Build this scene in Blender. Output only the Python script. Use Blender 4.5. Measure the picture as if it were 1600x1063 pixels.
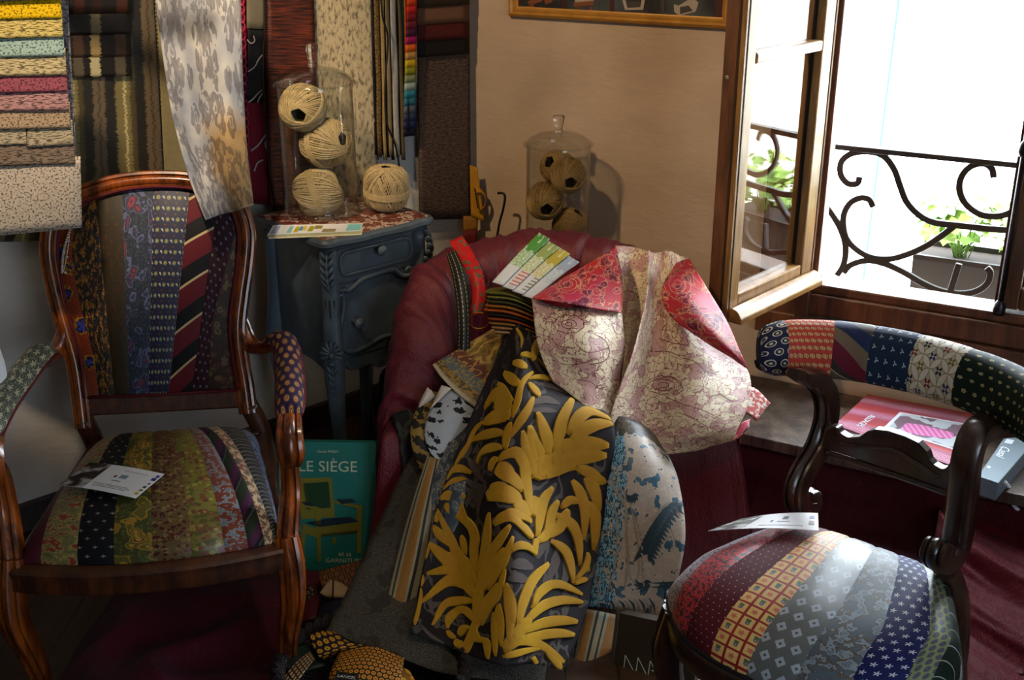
import bpy, bmesh, math, random
from mathutils import Vector, Matrix
from mathutils import noise as mn
random.seed(7)
for o in list(bpy.data.objects): bpy.data.objects.remove(o)
SC = bpy.context.scene
COL = SC.collection
PI = math.pi
V = Vector
rad = math.radians

# ------------------------------------------------------------------ camera, world, lamps, exposure
F_PX, PITCH, EYE = 1830.0, rad(21.4), V((0, 0, 1.68))
cam = bpy.data.cameras.new('camera'); cam.sensor_width = 36; cam.lens = F_PX / 1600 * 36
cam.clip_start = .05
camo = bpy.data.objects.new('camera', cam); COL.objects.link(camo)
camo.location = EYE; camo.rotation_euler = (PI / 2 - PITCH, 0, 0)
SC.camera = camo
SC.view_settings.view_transform = 'Standard'; SC.view_settings.look = 'None'
SC.view_settings.gamma = 1; SC.view_settings.use_curve_mapping = False
SC.view_settings.exposure = 0.0
wd = bpy.data.worlds.new('daylight'); SC.world = wd; wd.use_nodes = True
wb = wd.node_tree.nodes['Background']; wb.inputs[0].default_value = (.80, .90, 1, 1); wb.inputs[1].default_value = 34

def lamp(name, kind, loc, aim, energy, colour, size=.1, sy=None, spot=None, blend=.5):
    l = bpy.data.lights.new(name, kind); l.energy = energy; l.color = colour
    if kind == 'AREA':
        l.size = size
        if sy: l.shape = 'RECTANGLE'; l.size_y = sy
    else: l.shadow_soft_size = size
    if kind == 'SPOT': l.spot_size = rad(spot); l.spot_blend = blend
    o = bpy.data.objects.new(name, l); COL.objects.link(o); o.location = loc
    o.rotation_euler = (V(aim) - V(loc)).to_track_quat('-Z', 'Y').to_euler()
    return o
# assumed warm ceiling spots, and an added cool fill lamp behind the photographer
lamp('assumed_ceiling_spot', 'SPOT', (-.9, 1.9, 2.52), (.08, 3.6, 1.2), 150, (1, .72, .42), .05, spot=56, blend=.6)
lamp('assumed_ceiling_spot', 'SPOT', (-.7, 1.5, 2.52), (-1.08, 2.75, 1.6), 190, (1, .78, .54), .05, spot=47, blend=.4)
lamp('assumed_ceiling_spot', 'SPOT', (.3, 1.4, 2.52), (.02, 2.45, .3), 36, (1, .74, .46), .05, spot=44, blend=.8)
lamp('added_front_fill', 'AREA', (1.9, -1.6, 1.5), (-.75, 2.3, .4), 48, (.70, .84, 1), 1.5, 1.7)  # added area lamp filling from behind the camera; no front window is built

# ------------------------------------------------------------------ photo rays, used to measure real positions
CP, SP = math.cos(PITCH), math.sin(PITCH)
def ray(px, py):
    u = (px - 800) / F_PX; v = (531.5 - py) / F_PX
    return V((u, CP + SP * v, -SP + CP * v))
def Y(px, py, y):
    d = ray(px, py); return EYE + d * (y / d.y)
def Z(px, py, z):
    d = ray(px, py); return EYE + d * ((z - EYE.z) / d.z)
def PL(px, py, p0, n):
    d = ray(px, py); return EYE + d * ((p0 - EYE).dot(n) / d.dot(n))
def proj(p):
    q = p - EYE; f = q.y * CP - q.z * SP; up = q.y * SP + q.z * CP
    return 800 + F_PX * q.x / f, 531.5 - F_PX * up / f

# ------------------------------------------------------------------ object helpers
def put(o, parent=None):
    COL.objects.link(o)
    if parent is not None: o.parent = parent
    return o
def tag(o, label=None, cat=None, group=None, kind=None):
    if label: o['label'] = label
    if cat: o['category'] = cat
    if group: o['group'] = group
    if kind: o['kind'] = kind
    return o
def thing(name, loc, label, cat, group=None, rz=0):
    o = bpy.data.objects.new(name, None); o.empty_display_size = .05
    o.location = loc; o.rotation_euler = (0, 0, rz); put(o)
    return tag(o, label, cat, group)
def inv_parent(o, parent):
    o.parent = parent; o.matrix_parent_inverse = parent_mat(parent).inverted()
def parent_mat(p):
    m = Matrix.LocRotScale(p.location, p.rotation_euler, p.scale)
    return (parent_mat(p.parent) @ p.matrix_parent_inverse @ m) if p.parent else m

class MB:
    """collects geometry (world or local) for one mesh object"""
    def __init__(s): s.v = []; s.f = []; s.mi = []; s.uv = []
    def add(s, vs, fs, mi=0, uvs=None):
        o = len(s.v); s.v += [tuple(p) for p in vs]
        for k, f in enumerate(fs):
            s.f.append(tuple(i + o for i in f)); s.mi.append(mi if not isinstance(mi, list) else mi[k])
            s.uv.append([uvs[i] for i in f] if uvs else [(0, 0)] * len(f))
        return s
    def build(s, name, mats, parent=None, smooth=True, world=True, bevel=0, sub=0, sharp=None):
        me = bpy.data.meshes.new(name); me.from_pydata(s.v, [], s.f)
        for m in (mats if isinstance(mats, (list, tuple)) else [mats]): me.materials.append(m)
        me.polygons.foreach_set('material_index', s.mi)
        ul = me.uv_layers.new(name='UVMap'); k = 0
        flat = []
        for u in s.uv:
            for a in u: flat += [a[0], a[1]]
        ul.data.foreach_set('uv', flat)
        me.validate()
        bm = bmesh.new(); bm.from_mesh(me); bmesh.ops.recalc_face_normals(bm, faces=bm.faces); bm.to_mesh(me); bm.free()
        me.polygons.foreach_set('use_smooth', [smooth] * len(me.polygons))
        o = bpy.data.objects.new(name, me); put(o)
        if parent is not None:
            if world: inv_parent(o, parent)
            else: o.parent = parent
        if bevel:
            b = o.modifiers.new('bevel', 'BEVEL'); b.width = bevel; b.segments = 2; b.limit_method = 'ANGLE'
        if sub:
            b = o.modifiers.new('sub', 'SUBSURF'); b.levels = b.render_levels = sub
        if smooth and sharp is not None:
            me.set_sharp_from_angle(angle=rad(sharp))
        return o
    def box(s, c, size, rz=0, mi=0, M=None):
        x, y, z = [a / 2 for a in size]
        m = M or (Matrix.Translation(V(c)) @ Matrix.Rotation(rz, 4, 'Z'))
        vs = [m @ V((a, b, d)) for a in (-x, x) for b in (-y, y) for d in (-z, z)]
        s.add(vs, [(0, 1, 3, 2), (4, 6, 7, 5), (0, 4, 5, 1), (2, 3, 7, 6), (0, 2, 6, 4), (1, 5, 7, 3)], mi,
              [(v2.x * 100, v2.z * 100) for v2 in vs]); return s
    def beam(s, p, q, w, h, up=V((0, 0, 1)), mi=0):
        """rectangular bar from p to q, w sideways, h along up"""
        d = (q - p).normalized(); sd = d.cross(up).normalized(); u2 = sd.cross(d).normalized()
        vs = []
        for e in (p, q):
            for a, b in ((-1, -1), (1, -1), (1, 1), (-1, 1)): vs.append(e + sd * (a * w / 2) + u2 * (b * h / 2))
        L = (q - p).length * 100
        uvs = [(0, 0), (w * 100, 0), (w * 100, 3), (0, 3), (0, L), (w * 100, L), (w * 100, L + 3), (0, L + 3)]
        s.add(vs, [(0, 1, 2, 3), (4, 7, 6, 5), (0, 4, 5, 1), (1, 5, 6, 2), (2, 6, 7, 3), (3, 7, 4, 0)], mi, uvs); return s
    def sweep(s, pts, prof, scale=None, up=None, mi=0, cap=True, closed=False, fixed=None):
        """sweep a closed 2-d profile [(a,b)] along pts. a = sideways, b = along 'up'"""
        n = len(pts); m = len(prof); vs = []; uvs = []; L = 0; pn = None
        for i, p in enumerate(pts):
            if closed: t = (pts[(i + 1) % n] - pts[i - 1]).normalized()
            else: t = (pts[min(i + 1, n - 1)] - pts[max(i - 1, 0)]).normalized()
            if fixed is not None: u2 = fixed - t * fixed.dot(t)
            elif pn is None:
                u0 = up if up is not None else (V((0, 0, 1)) if abs(t.z) < .9 else V((0, 1, 0)))
                u2 = u0 - t * u0.dot(t)
            else: u2 = pn - t * pn.dot(t)
            u2.normalize(); pn = u2; sd = t.cross(u2)
            if i: L += (p - pts[i - 1]).length * 100
            sc = scale[i] if scale is not None else 1
            sa, sb = sc if isinstance(sc, (tuple, list)) else (sc, sc)
            for j, (a, b) in enumerate(prof):
                vs.append(p + sd * (a * sa) + u2 * (b * sb)); uvs.append((j * 100 * .1 / m, L))
        fs = []
        for i in range(n if closed else n - 1):
            for j in range(m):
                fs.append((i * m + j, i * m + (j + 1) % m, ((i + 1) % n) * m + (j + 1) % m, ((i + 1) % n) * m + j))
        if cap and not closed:
            fs.append(tuple(range(m - 1, -1, -1))); fs.append(tuple((n - 1) * m + j for j in range(m)))
        s.add(vs, fs, mi, uvs); return s
    def tube(s, pts, r, seg=8, mi=0, closed=False, cap=True):
        prof = [(math.cos(2 * PI * k / seg), math.sin(2 * PI * k / seg)) for k in range(seg)]
        sc = r if isinstance(r, list) else [r] * len(pts)
        return s.sweep(pts, prof, sc, mi=mi, closed=closed, cap=cap)
    def lathe(s, prof, seg=40, M=None, mi=0, a0=0, a1=2 * PI):
        M = M or Matrix(); vs = []; fs = []; uvs = []; n = len(prof); full = abs(a1 - a0 - 2 * PI) < 1e-6
        m = seg if full else seg + 1
        for k in range(m):
            a = a0 + (a1 - a0) * k / seg
            for (r, z) in prof:
                vs.append(M @ V((r * math.cos(a), r * math.sin(a), z))); uvs.append((a * 10, z * 100))
        for k in range(seg):
            k2 = (k + 1) % m
            for i in range(n - 1): fs.append((k * n + i, k2 * n + i, k2 * n + i + 1, k * n + i + 1))
        s.add(vs, fs, mi, uvs); return s
    def ball(s, c, r, M=None, seg=16, rings=10, mi=0):
        sx, sy, sz = r if isinstance(r, (tuple, list)) else (r, r, r)
        M2 = Matrix.Translation(V(c)) @ (M or Matrix()) @ Matrix.Diagonal((sx, sy, sz, 1))
        vs = [M2 @ V((0, 0, 1))]; fs = []
        for i in range(1, rings):
            a = PI * i / rings
            for k in range(seg):
                b = 2 * PI * k / seg; vs.append(M2 @ V((math.sin(a) * math.cos(b), math.sin(a) * math.sin(b), math.cos(a))))
        vs.append(M2 @ V((0, 0, -1))); e = len(vs) - 1
        for k in range(seg):
            k2 = (k + 1) % seg
            fs.append((0, 1 + k, 1 + k2)); fs.append((e, e - seg + k2, e - seg + k))
            for i in range(rings - 2): fs.append((1 + i * seg + k, 1 + (i + 1) * seg + k, 1 + (i + 1) * seg + k2, 1 + i * seg + k2))
        s.add(vs, fs, mi); return s
    def poly(s, pts, n, th, mi=0):
        """flat outline of points extruded by th along -n"""
        m = len(pts); n = V(n)
        vs = list(pts) + [p - n * th for p in pts]
        s.add(vs, [tuple(range(m)), tuple(range(2 * m - 1, m - 1, -1))] + [(i, (i + 1) % m, m + (i + 1) % m, m + i) for i in range(m)], mi,
              [(0, 0)] * (2 * m)); return s

def cr(p, t):
    """Catmull-Rom through a list of points, t in 0..1"""
    n = len(p) - 1
    if n < 1: return p[0]
    x = min(max(t, 0), 1) * n; i = min(int(x), n - 1); f = x - i
    p1, p2 = p[i], p[i + 1]
    p0 = p[i - 1] if i else p1 * 2 - p2
    p3 = p[i + 2] if i + 2 <= n else p2 * 2 - p1
    return .5 * ((2 * p1) + (p2 - p0) * f + (2 * p0 - 5 * p1 + 4 * p2 - p3) * f * f + (3 * p1 - p0 - 3 * p2 + p3) * f ** 3)
def curve(pts, n): return [cr(pts, i / (n - 1)) for i in range(n)]
def lerp(a, b, t): return a + (b - a) * t
def interp(xs, ys, x):
    if x <= xs[0]: return ys[0]
    for i in range(1, len(xs)):
        if x <= xs[i]: return lerp(ys[i - 1], ys[i], (x - xs[i - 1]) / (xs[i] - xs[i - 1]))
    return ys[-1]

class Surf:
    """a smooth sheet through a grid of world points, W x H centimetres of cloth"""
    def __init__(s, rows, W=None, H=None, wr=(), toward=None):
        s.rows = rows; s.wr = wr
        mid = rows[len(rows) // 2]; s.W = W or sum((mid[i + 1] - mid[i]).length for i in range(len(mid) - 1)) * 100
        k = len(rows[0]) // 2; s.H = H or sum((rows[i + 1][k] - rows[i][k]).length for i in range(len(rows) - 1)) * 100
        s.sg = 1; n = s.nrm0(.5, .5); t = (toward or EYE) - s.base(.5, .5)
        if n.dot(t) < 0: s.sg = -1
    def base(s, u, v): return cr([cr(r, u) for r in s.rows], v)
    def nrm0(s, u, v):
        e = .004; a = s.base(min(u + e, 1), v) - s.base(max(u - e, 0), v); b = s.base(u, min(v + e, 1)) - s.base(u, max(v - e, 0))
        n = a.cross(b)
        return n.normalized() if n.length > 1e-12 else V((0, 0, 1))
    def nrm(s, u, v): return s.nrm0(u, v) * s.sg
    def at(s, u, v):
        p = s.base(u, v)
        if s.wr:
            h = 0
            for q in s.wr:
                amp, fx, fy, seed = q[:4]; h += amp * mn.noise(V(((u * s.W + (q[4] if len(q) > 4 else 0) * v * s.H) * fx, v * s.H * fy, seed)))
            p = p + s.nrm(u, v) * h
        return p
    def inv(s, px, py, u=.5, v=.5):
        for _ in range(14):
            a = proj(s.at(u, v)); ex, ey = px - a[0], py - a[1]
            if abs(ex) + abs(ey) < .05: break
            e = .002; b = proj(s.at(u + e, v)); c = proj(s.at(u, v + e))
            j11, j21, j12, j22 = (b[0] - a[0]) / e, (b[1] - a[1]) / e, (c[0] - a[0]) / e, (c[1] - a[1]) / e
            D = j11 * j22 - j12 * j21
            if abs(D) < 1e-6: break
            du = (ex * j22 - ey * j12) / D; dv = (ey * j11 - ex * j21) / D
            k = min(1, .25 / max(abs(du), abs(dv), 1e-9)); u += du * k; v += dv * k
            u = min(max(u, 0), 1); v = min(max(v, 0), 1)
        return u, v
    def mesh(s, mb, nu, nv, th=.0015, mi=0, back=None, u0=0, u1=1, v0=0, v1=1):
        vs = []; uvs = []
        for k in (0, 1):
            for j in range(nv + 1):
                for i in range(nu + 1):
                    u = lerp(u0, u1, i / nu); v = lerp(v0, v1, j / nv); p = s.at(u, v)
                    if k: p = p - s.nrm(u, v) * th
                    vs.append(p); uvs.append((u * s.W, v * s.H))
        N = (nu + 1) * (nv + 1); w = nu + 1; fs = []; ms = []
        bk = mi if back is None else back
        for j in range(nv):
            for i in range(nu):
                a = j * w + i
                fs.append((a, a + 1, a + w + 1, a + w)); ms.append(mi)
                fs.append((N + a, N + a + w, N + a + w + 1, N + a + 1)); ms.append(bk)
        for i in range(nu):
            fs.append((i, N + i, N + i + 1, i + 1)); ms.append(bk); a = nv * w + i
            fs.append((a, a + 1, N + a + 1, N + a)); ms.append(bk)
        for j in range(nv):
            a = j * w; fs.append((a, a + w, N + a + w, N + a)); ms.append(bk); a += nu
            fs.append((a, N + a, N + a + w, a + w)); ms.append(bk)
        mb.add(vs, fs, ms, uvs); return mb
    def stroke(s, mb, pts, wid, h=.002, mi=0, n=14, m=4, prof=None):
        """raised stroke on the cloth. pts = photo points read off the cloth, wid = half width in metres (profile list or value)"""
        uv = []; g = (.5, .5)
        for p in pts: g = s.inv(p[0], p[1], *g); uv.append(V((g[0] * s.W, g[1] * s.H, 0)))
        return s.stroke_uv(mb, uv, wid, h, mi, n, m)
    def stroke_uv(s, mb, uv, wid, h=.002, mi=0, n=14, m=4):
        uv = [V((p[0], p[1], 0)) for p in uv]
        c = curve(uv, n); vs = []; fs = []; uvs = []
        for i, p in enumerate(c):
            t = (c[min(i + 1, n - 1)] - c[max(i - 1, 0)]); t = t.normalized() if t.length > 1e-9 else V((1, 0, 0))
            nn = V((-t.y, t.x, 0)); w = (interp([k / (len(wid) - 1) for k in range(len(wid))], wid, i / (n - 1)) if isinstance(wid, (list, tuple)) else wid) * 100
            for j in range(m + 1):
                f = j / m * 2 - 1
                if m > 3: f = (-1, -.96) [j] if j < 2 else (.96, 1)[j - m + 1] if j > m - 2 else (j - 1) / (m - 2) * 1.92 - .96
                q = p + nn * (w * f); u, v = q.x / s.W, q.y / s.H
                u = min(max(u, 0), 1); v = min(max(v, 0), 1)
                hh = (h * .1 if j in (0, m) else h * (.88 if j in (1, m - 1) else 1)) if m > 3 else h
                vs.append(s.at(u, v) + s.nrm(u, v) * (hh if 0 < i < n - 1 else min(hh, h * .2))); uvs.append((q.x, q.y))
        for i in range(n - 1):
            for j in range(m): a = i * (m + 1) + j; fs.append((a, a + 1, a + m + 2, a + m + 1))
        mb.add(vs, fs, mi, uvs); return mb

def text_mesh(txt, size, M, mat, parent=None, name='lettering', th=.0006, align='CENTER', shear=0, xs=1):
    c = bpy.data.curves.new('t', 'FONT'); c.body = txt; c.size = size; c.extrude = th; c.align_x = align; c.align_y = 'CENTER'; c.shear = shear
    c.resolution_u = 3
    o = bpy.data.objects.new('t', c); COL.objects.link(o)
    bpy.context.view_layer.update()
    me = bpy.data.meshes.new_from_object(o.evaluated_get(bpy.context.evaluated_depsgraph_get()))
    bpy.data.objects.remove(o)
    me.transform(M @ Matrix.Diagonal((xs, 1, 1, 1))); me.materials.clear(); me.materials.append(mat); me.name = name
    r = bpy.data.objects.new(name, me); put(r)
    if parent is not None: inv_parent(r, parent)
    return r
def frame(o, x, y):
    """matrix whose X axis runs along x and Z = x cross y"""
    x = V(x).normalized(); z = x.cross(V(y)).normalized(); y = z.cross(x)
    m = Matrix((x, y, z)).transposed().to_4x4(); m.translation = o; return m
# ------------------------------------------------------------------ procedural materials: a small expression language for shader nodes
def hexc(h):
    if isinstance(h, (tuple, list)): return tuple(h)[:3] + (1,)
    h = h.lstrip('#'); c = [int(h[i:i + 2], 16) / 255 for i in (0, 2, 4)]
    return tuple(x / 12.92 if x <= .04045 else ((x + .055) / 1.055) ** 2.4 for x in c) + (1,)
class E:
    def __init__(s, g, o): s.g = g; s.o = o
    def __add__(a, b): return a.g.m('ADD', a, b)
    def __radd__(a, b): return a.g.m('ADD', b, a)
    def __sub__(a, b): return a.g.m('SUBTRACT', a, b)
    def __rsub__(a, b): return a.g.m('SUBTRACT', b, a)
    def __mul__(a, b): return a.g.m('MULTIPLY', a, b)
    def __rmul__(a, b): return a.g.m('MULTIPLY', b, a)
    def __truediv__(a, b): return a.g.m('DIVIDE', a, b)
    def __lt__(a, b): return a.g.m('LESS_THAN', a, b)
    def __gt__(a, b): return a.g.m('GREATER_THAN', a, b)
class G:
    def __init__(s, name):
        s.mat = bpy.data.materials.new(name); s.mat.use_nodes = True; s.t = s.mat.node_tree
        s.b = s.t.nodes['Principled BSDF']; s._uv = None; s._ob = None
    def set(s, sock, v):
        if isinstance(v, E): s.t.links.new(v.o, sock)
        elif isinstance(v, str): sock.default_value = hexc(v)
        else: sock.default_value = v
    def m(s, op, *a):
        n = s.t.nodes.new('ShaderNodeMath'); n.operation = op
        for i, x in enumerate(a): s.set(n.inputs[i], x)
        return E(s, n.outputs[0])
    def fract(s, a): return s.m('FRACT', a)
    def floor(s, a): return s.m('FLOOR', a)
    def abs(s, a): return s.m('ABSOLUTE', a)
    def min(s, a, b): return s.m('MINIMUM', a, b)
    def max(s, a, b): return s.m('MAXIMUM', a, b)
    def sin(s, a): return s.m('SINE', a)
    def cos(s, a): return s.m('COSINE', a)
    def len(s, x, y): return s.m('SQRT', x * x + y * y)
    def uv(s):
        if not s._uv:
            n = s.t.nodes.new('ShaderNodeUVMap'); n.uv_map = 'UVMap'; q = s.t.nodes.new('ShaderNodeSeparateXYZ'); s.t.links.new(n.outputs[0], q.inputs[0])
            s._uv = (E(s, q.outputs[0]), E(s, q.outputs[1]), E(s, n.outputs[0]))
        return s._uv
    def obj(s):
        if not s._ob:
            n = s.t.nodes.new('ShaderNodeTexCoord'); q = s.t.nodes.new('ShaderNodeSeparateXYZ'); s.t.links.new(n.outputs['Object'], q.inputs[0])
            s._ob = (E(s, q.outputs[0]), E(s, q.outputs[1]), E(s, q.outputs[2]), E(s, n.outputs['Object']))
        return s._ob
    def vec(s, x, y, z=0):
        n = s.t.nodes.new('ShaderNodeCombineXYZ')
        for i, a in enumerate((x, y, z)): s.set(n.inputs[i], a)
        return E(s, n.outputs[0])
    def noise(s, vec, scale=1, detail=2, rough=.5):
        n = s.t.nodes.new('ShaderNodeTexNoise'); s.set(n.inputs['Vector'], vec); n.inputs['Scale'].default_value = scale
        n.inputs['Detail'].default_value = detail; n.inputs['Roughness'].default_value = rough
        return E(s, n.outputs[0])
    def vor(s, vec, scale=1, feature='F1', rnd=1):
        n = s.t.nodes.new('ShaderNodeTexVoronoi'); n.feature = feature; s.set(n.inputs['Vector'], vec); n.inputs['Scale'].default_value = scale
        n.inputs['Randomness'].default_value = rnd
        if feature == 'DISTANCE_TO_EDGE': return E(s, n.outputs[0])
        q = s.t.nodes.new('ShaderNodeSeparateColor'); s.t.links.new(n.outputs['Color'], q.inputs[0])
        return E(s, n.outputs['Distance']), E(s, q.outputs[0])
    def mix(s, f, a, b):
        n = s.t.nodes.new('ShaderNodeMix'); n.data_type = 'RGBA'
        s.set(n.inputs['Factor'], f); s.set(n.inputs['A'] if 0 else n.inputs[6], a); s.set(n.inputs[7], b)
        return E(s, n.outputs[2])
    def band(s, x, lo, hi): return (x > lo) * (x < hi)
    def rng(s, x, a, b, c=0, d=1):
        n = s.t.nodes.new('ShaderNodeMapRange'); s.set(n.inputs[0], x)
        for i, k in enumerate((a, b, c, d)): n.inputs[i + 1].default_value = k
        return E(s, n.outputs[0])
    def cell(s, x, y, pw, ph, half=True):
        j = s.floor(y / ph); xx = x / pw
        if half: xx = xx + j * .5
        return (s.fract(xx) - .5) * pw, (s.fract(y / ph) - .5) * ph, s.floor(xx), j
    def bump(s, h, strength=.3, dist=.002):
        n = s.t.nodes.new('ShaderNodeBump'); n.inputs['Strength'].default_value = strength; n.inputs['Distance'].default_value = dist
        s.set(n.inputs['Height'], h); s.t.links.new(n.outputs[0], s.b.inputs['Normal'])
    def out(s, col, rough=.75, spec=.3, sheen=0, metal=0, **k):
        s.set(s.b.inputs['Base Color'], col); s.set(s.b.inputs['Roughness'], rough); s.set(s.b.inputs['Specular IOR Level'], spec)
        s.b.inputs['Sheen Weight'].default_value = sheen; s.b.inputs['Metallic'].default_value = metal
        for kk, v in k.items(): s.set(s.b.inputs[kk.replace('_', ' ')], v)
        return s.mat
def plain(name, col, rough=.7, spec=.3, sheen=0, metal=0, **k): return G(name).out(hexc(col), rough, spec, sheen, metal, **k)

def wood(name, c1, c2, rough=.35, scale=1.0, spec=.5, coat=0):
    g = G(name); x, y, z, o = g.obj(); u, v, w = g.uv()
    n = g.noise(g.vec(x * 9, y * 9, z * 1.6), 4 * scale, 4); n2 = g.noise(g.vec(x * 60, y * 60, z * 5), 3 * scale, 2)
    f = g.rng(n + (n2 - .5) * .5, .35, .7)
    g.bump(n2, .12, .001)
    return g.out(g.mix(f, hexc(c1), hexc(c2)), rough, spec, Coat_Weight=coat, Coat_Roughness=.12)
def woven(g, amt=.12, sc=18):
    u, v, w = g.uv(); g.bump(g.sin(u * sc) * g.sin(v * sc), amt, .0006)
def fabric(name, col, rough=.75, sheen=0, sc=18, var=.15, spec=.25):
    g = G(name); u, v, w = g.uv(); n = g.noise(w, .5, 3)
    c = hexc(col); d = tuple(a * (1 - var * 2) for a in c[:3]) + (1,)
    woven(g, .2, sc); return g.out(g.mix(n, d, c), rough, spec, sheen)
def tie_stripe(name, cols, ang=45, rough=.6):
    """repeating bands: cols = [(colour, width cm)]"""
    g = G(name); u, v, w = g.uv(); a = rad(ang); T = sum(k for _, k in cols)
    q = g.fract((u * math.cos(a) + v * math.sin(a)) / T) * T; c = hexc(cols[0][0]); acc = cols[0][1]
    for col, k in cols[1:]: c = g.mix(q > acc, c, hexc(col)); acc += k
    woven(g, .15, 30); return g.out(c, rough, .2)
def tie_dots(name, bg, layers, p=1.2, rough=.66, aspect=1, half=True, jit=0, sc=1):
    """staggered motifs. layers = [(radius cm, colour, petals, depth)] outermost first"""
    g = G(name); u, v, w = g.uv(); x, y, i, j = g.cell(u / sc, v / sc, p, p * aspect, half); r = g.len(x, y); c = hexc(bg)
    th = g.m('ARCTAN2', y, x)
    for (R, col, k, dp) in layers:
        rr = R if not k else R * (1 - dp) + g.cos(th * k + .6) * (R * dp)
        c = g.mix(r < rr, c, hexc(col))
    woven(g, .12, 30); return g.out(c, rough, .2)
def paisley(name, bg, cols, s=.35, fill=None, rough=.6, stretch=.6, spec=.25):
    """nested swirling drops on a small floral ground"""
    g = G(name); u, v, w = g.uv()
    n = g.noise(w, s * 1.1, 1); n2 = g.noise(g.vec(u + 31, v - 17), s * 1.1, 1)
    wx = u + (n - .5) * (2.6 / s * .5); wy = v * stretch + (n2 - .5) * (2.6 / s * .5)
    d, k = g.vor(g.vec(wx, wy), s, rnd=.75)
    c = hexc(bg)
    if fill:
        d2, k2 = g.vor(w, s * 4.5); c = g.mix(d2 < .38, c, hexc(fill[0]))
        if len(fill) > 1: c = g.mix((d2 < .2), c, hexc(fill[1]))
    R = .52
    for i, col in enumerate(cols): c = g.mix(d < R, c, hexc(col)); R *= .78 if i % 2 else .86
    woven(g, .12, 30); return g.out(c, rough, spec)
def floral(name, bg, cols, s=.8, rough=.5, thr=.45, line=None, spec=.25):
    """scattered blossoms with ragged edges"""
    g = G(name); u, v, w = g.uv(); n = g.noise(w, s * 3, 2); d, k = g.vor(w, s); d = d + (n - .5) * .5
    c = hexc(bg); L = len(cols)
    for i, col in enumerate(cols):
        c = g.mix((d < thr) * g.band(k, i / L, (i + 1) / L + .001), c, hexc(col))
        c = g.mix((d < thr * .35) * g.band(k, i / L, (i + 1) / L + .001), c, hexc(cols[(i + 1) % L]))
    if line: c = g.mix(g.band(d, thr, thr + .07), c, hexc(line))
    woven(g, .12, 30); return g.out(c, rough, spec)
def scrolls(name, bg, c1, line, s=.18, rough=.55, c2=None, fine=.04, thr=.5, spec=.3, stretch=1):
    """large ragged leaves outlined in thread"""
    g = G(name); u, v, w = g.uv(); q = g.vec(u, v * stretch)
    n = g.noise(q, s, 2, .55); n2 = g.noise(q, s * 5, 1); n3 = g.noise(g.vec(u + 50, v * stretch), s * 2.2, 1, .5)
    f = n * 1.0 + (n3 - .5) * .45 + (n2 - .5) * .12
    c = g.mix(f > thr, hexc(bg), hexc(c1))
    if c2: c = g.mix(f > thr + .13, c, hexc(c2))
    ln = g.abs(f - thr) < fine * .55
    ln2 = (g.abs(g.fract(f * 7) - .5) < .06) * (f > thr - .03)
    c = g.mix(g.max(ln, ln2), c, hexc(line))
    g.bump(f > thr, .4, .001); return g.out(c, rough, spec, .1)
def spots(name, bg, cols, s=.5, stretch=(1, 1), rough=.7, thr=.42, bg2=None, ground=.15, spec=.3):
    """animal print: ragged blotches"""
    g = G(name); u, v, w = g.uv(); x = u * stretch[0]; y = v * stretch[1]; q = g.vec(x, y)
    n = g.noise(q, s * 2.5, 2); n2 = g.noise(g.vec(x + 9, y), s * 2.5, 2)
    d, k = g.vor(g.vec(x + (n - .5) * (1.1 / s), y + (n2 - .5) * (.8 / s)), s)
    c = g.mix(g.noise(w, ground, 2), hexc(bg), hexc(bg2 or bg)); c = g.mix(d < thr, c, hexc(cols[0]))
    if len(cols) > 1: c = g.mix(d < thr * .5, c, hexc(cols[1]))
    woven(g, .15, 25); return g.out(c, rough, spec)
def mottled(name, c1, c2, s=2.0, thr=.5, soft=.06, rough=.9, bump=.8, stretch=(1, 1), sheen=0):
    """crackled chenille or velvet swatch"""
    g = G(name); u, v, w = g.uv(); q = g.vec(u * stretch[0], v * stretch[1]); n = g.noise(q, s, 3, .6); f = g.rng(n, thr - soft, thr + soft)
    g.bump(f, bump, .003); return g.out(g.mix(f, hexc(c1), hexc(c2)), rough, .2, sheen)
# ------------------------------------------------------------------ the room: two visible walls meeting in a blunt corner, enclosed behind the photographer
CORN = V((-.145, 3.965, 0)); DW = V((.875, -.484, 0)).normalized(); NW = V((-DW.y * -1, -DW.x, 0)); NW = V((-.484, -.875, 0)).normalized()
DL = V((-.73, -.68, 0)).normalized(); NL = V((.68, -.73, 0)).normalized()
def WW(s, z, d=0): return CORN + DW * s + NW * d + V((0, 0, z))      # along the window wall, d into the room
def LW(s, z, d=0): return CORN + DL * s + NL * d + V((0, 0, z))      # along the left wall
def onW(px, py, d=0): return PL(px, py, CORN + NW * d, NW)
def onL(px, py, d=0): return PL(px, py, CORN + NL * d, NL)
CEIL = 2.6
def plaster(name, c1, c2):
    g = G(name); x, y, z, o = g.obj(); n = g.noise(o, 3, 4); n2 = g.noise(g.vec(x * 6 + z * 5, y * 6 + z * 5, z * 14), 2, 4, .65)
    g.bump(n2 + n * .5, .45, .006)
    return g.out(g.mix(g.rng(n, .3, .7), hexc(c1), hexc(c2)), .9, .2)
m_plaster = plaster('plaster', '#9c8670', '#b39c84'); m_plaster2 = plaster('plaster_left', '#b3afa9', '#c6c2bb')
m_ceil = plain('ceiling_paint', '#cfc8bd', .9)
g = G('floorboards'); x, y, z, o = g.obj()
fx = g.fract(x / .12); n = g.noise(g.vec(x * 12, y * 1.5, 0), 3, 4)
m_floor = g.out(g.mix(g.max(fx < .03, 0), g.mix(n, hexc('#2a1b12'), hexc('#4a3322')), hexc('#120c08')), .5)

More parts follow.
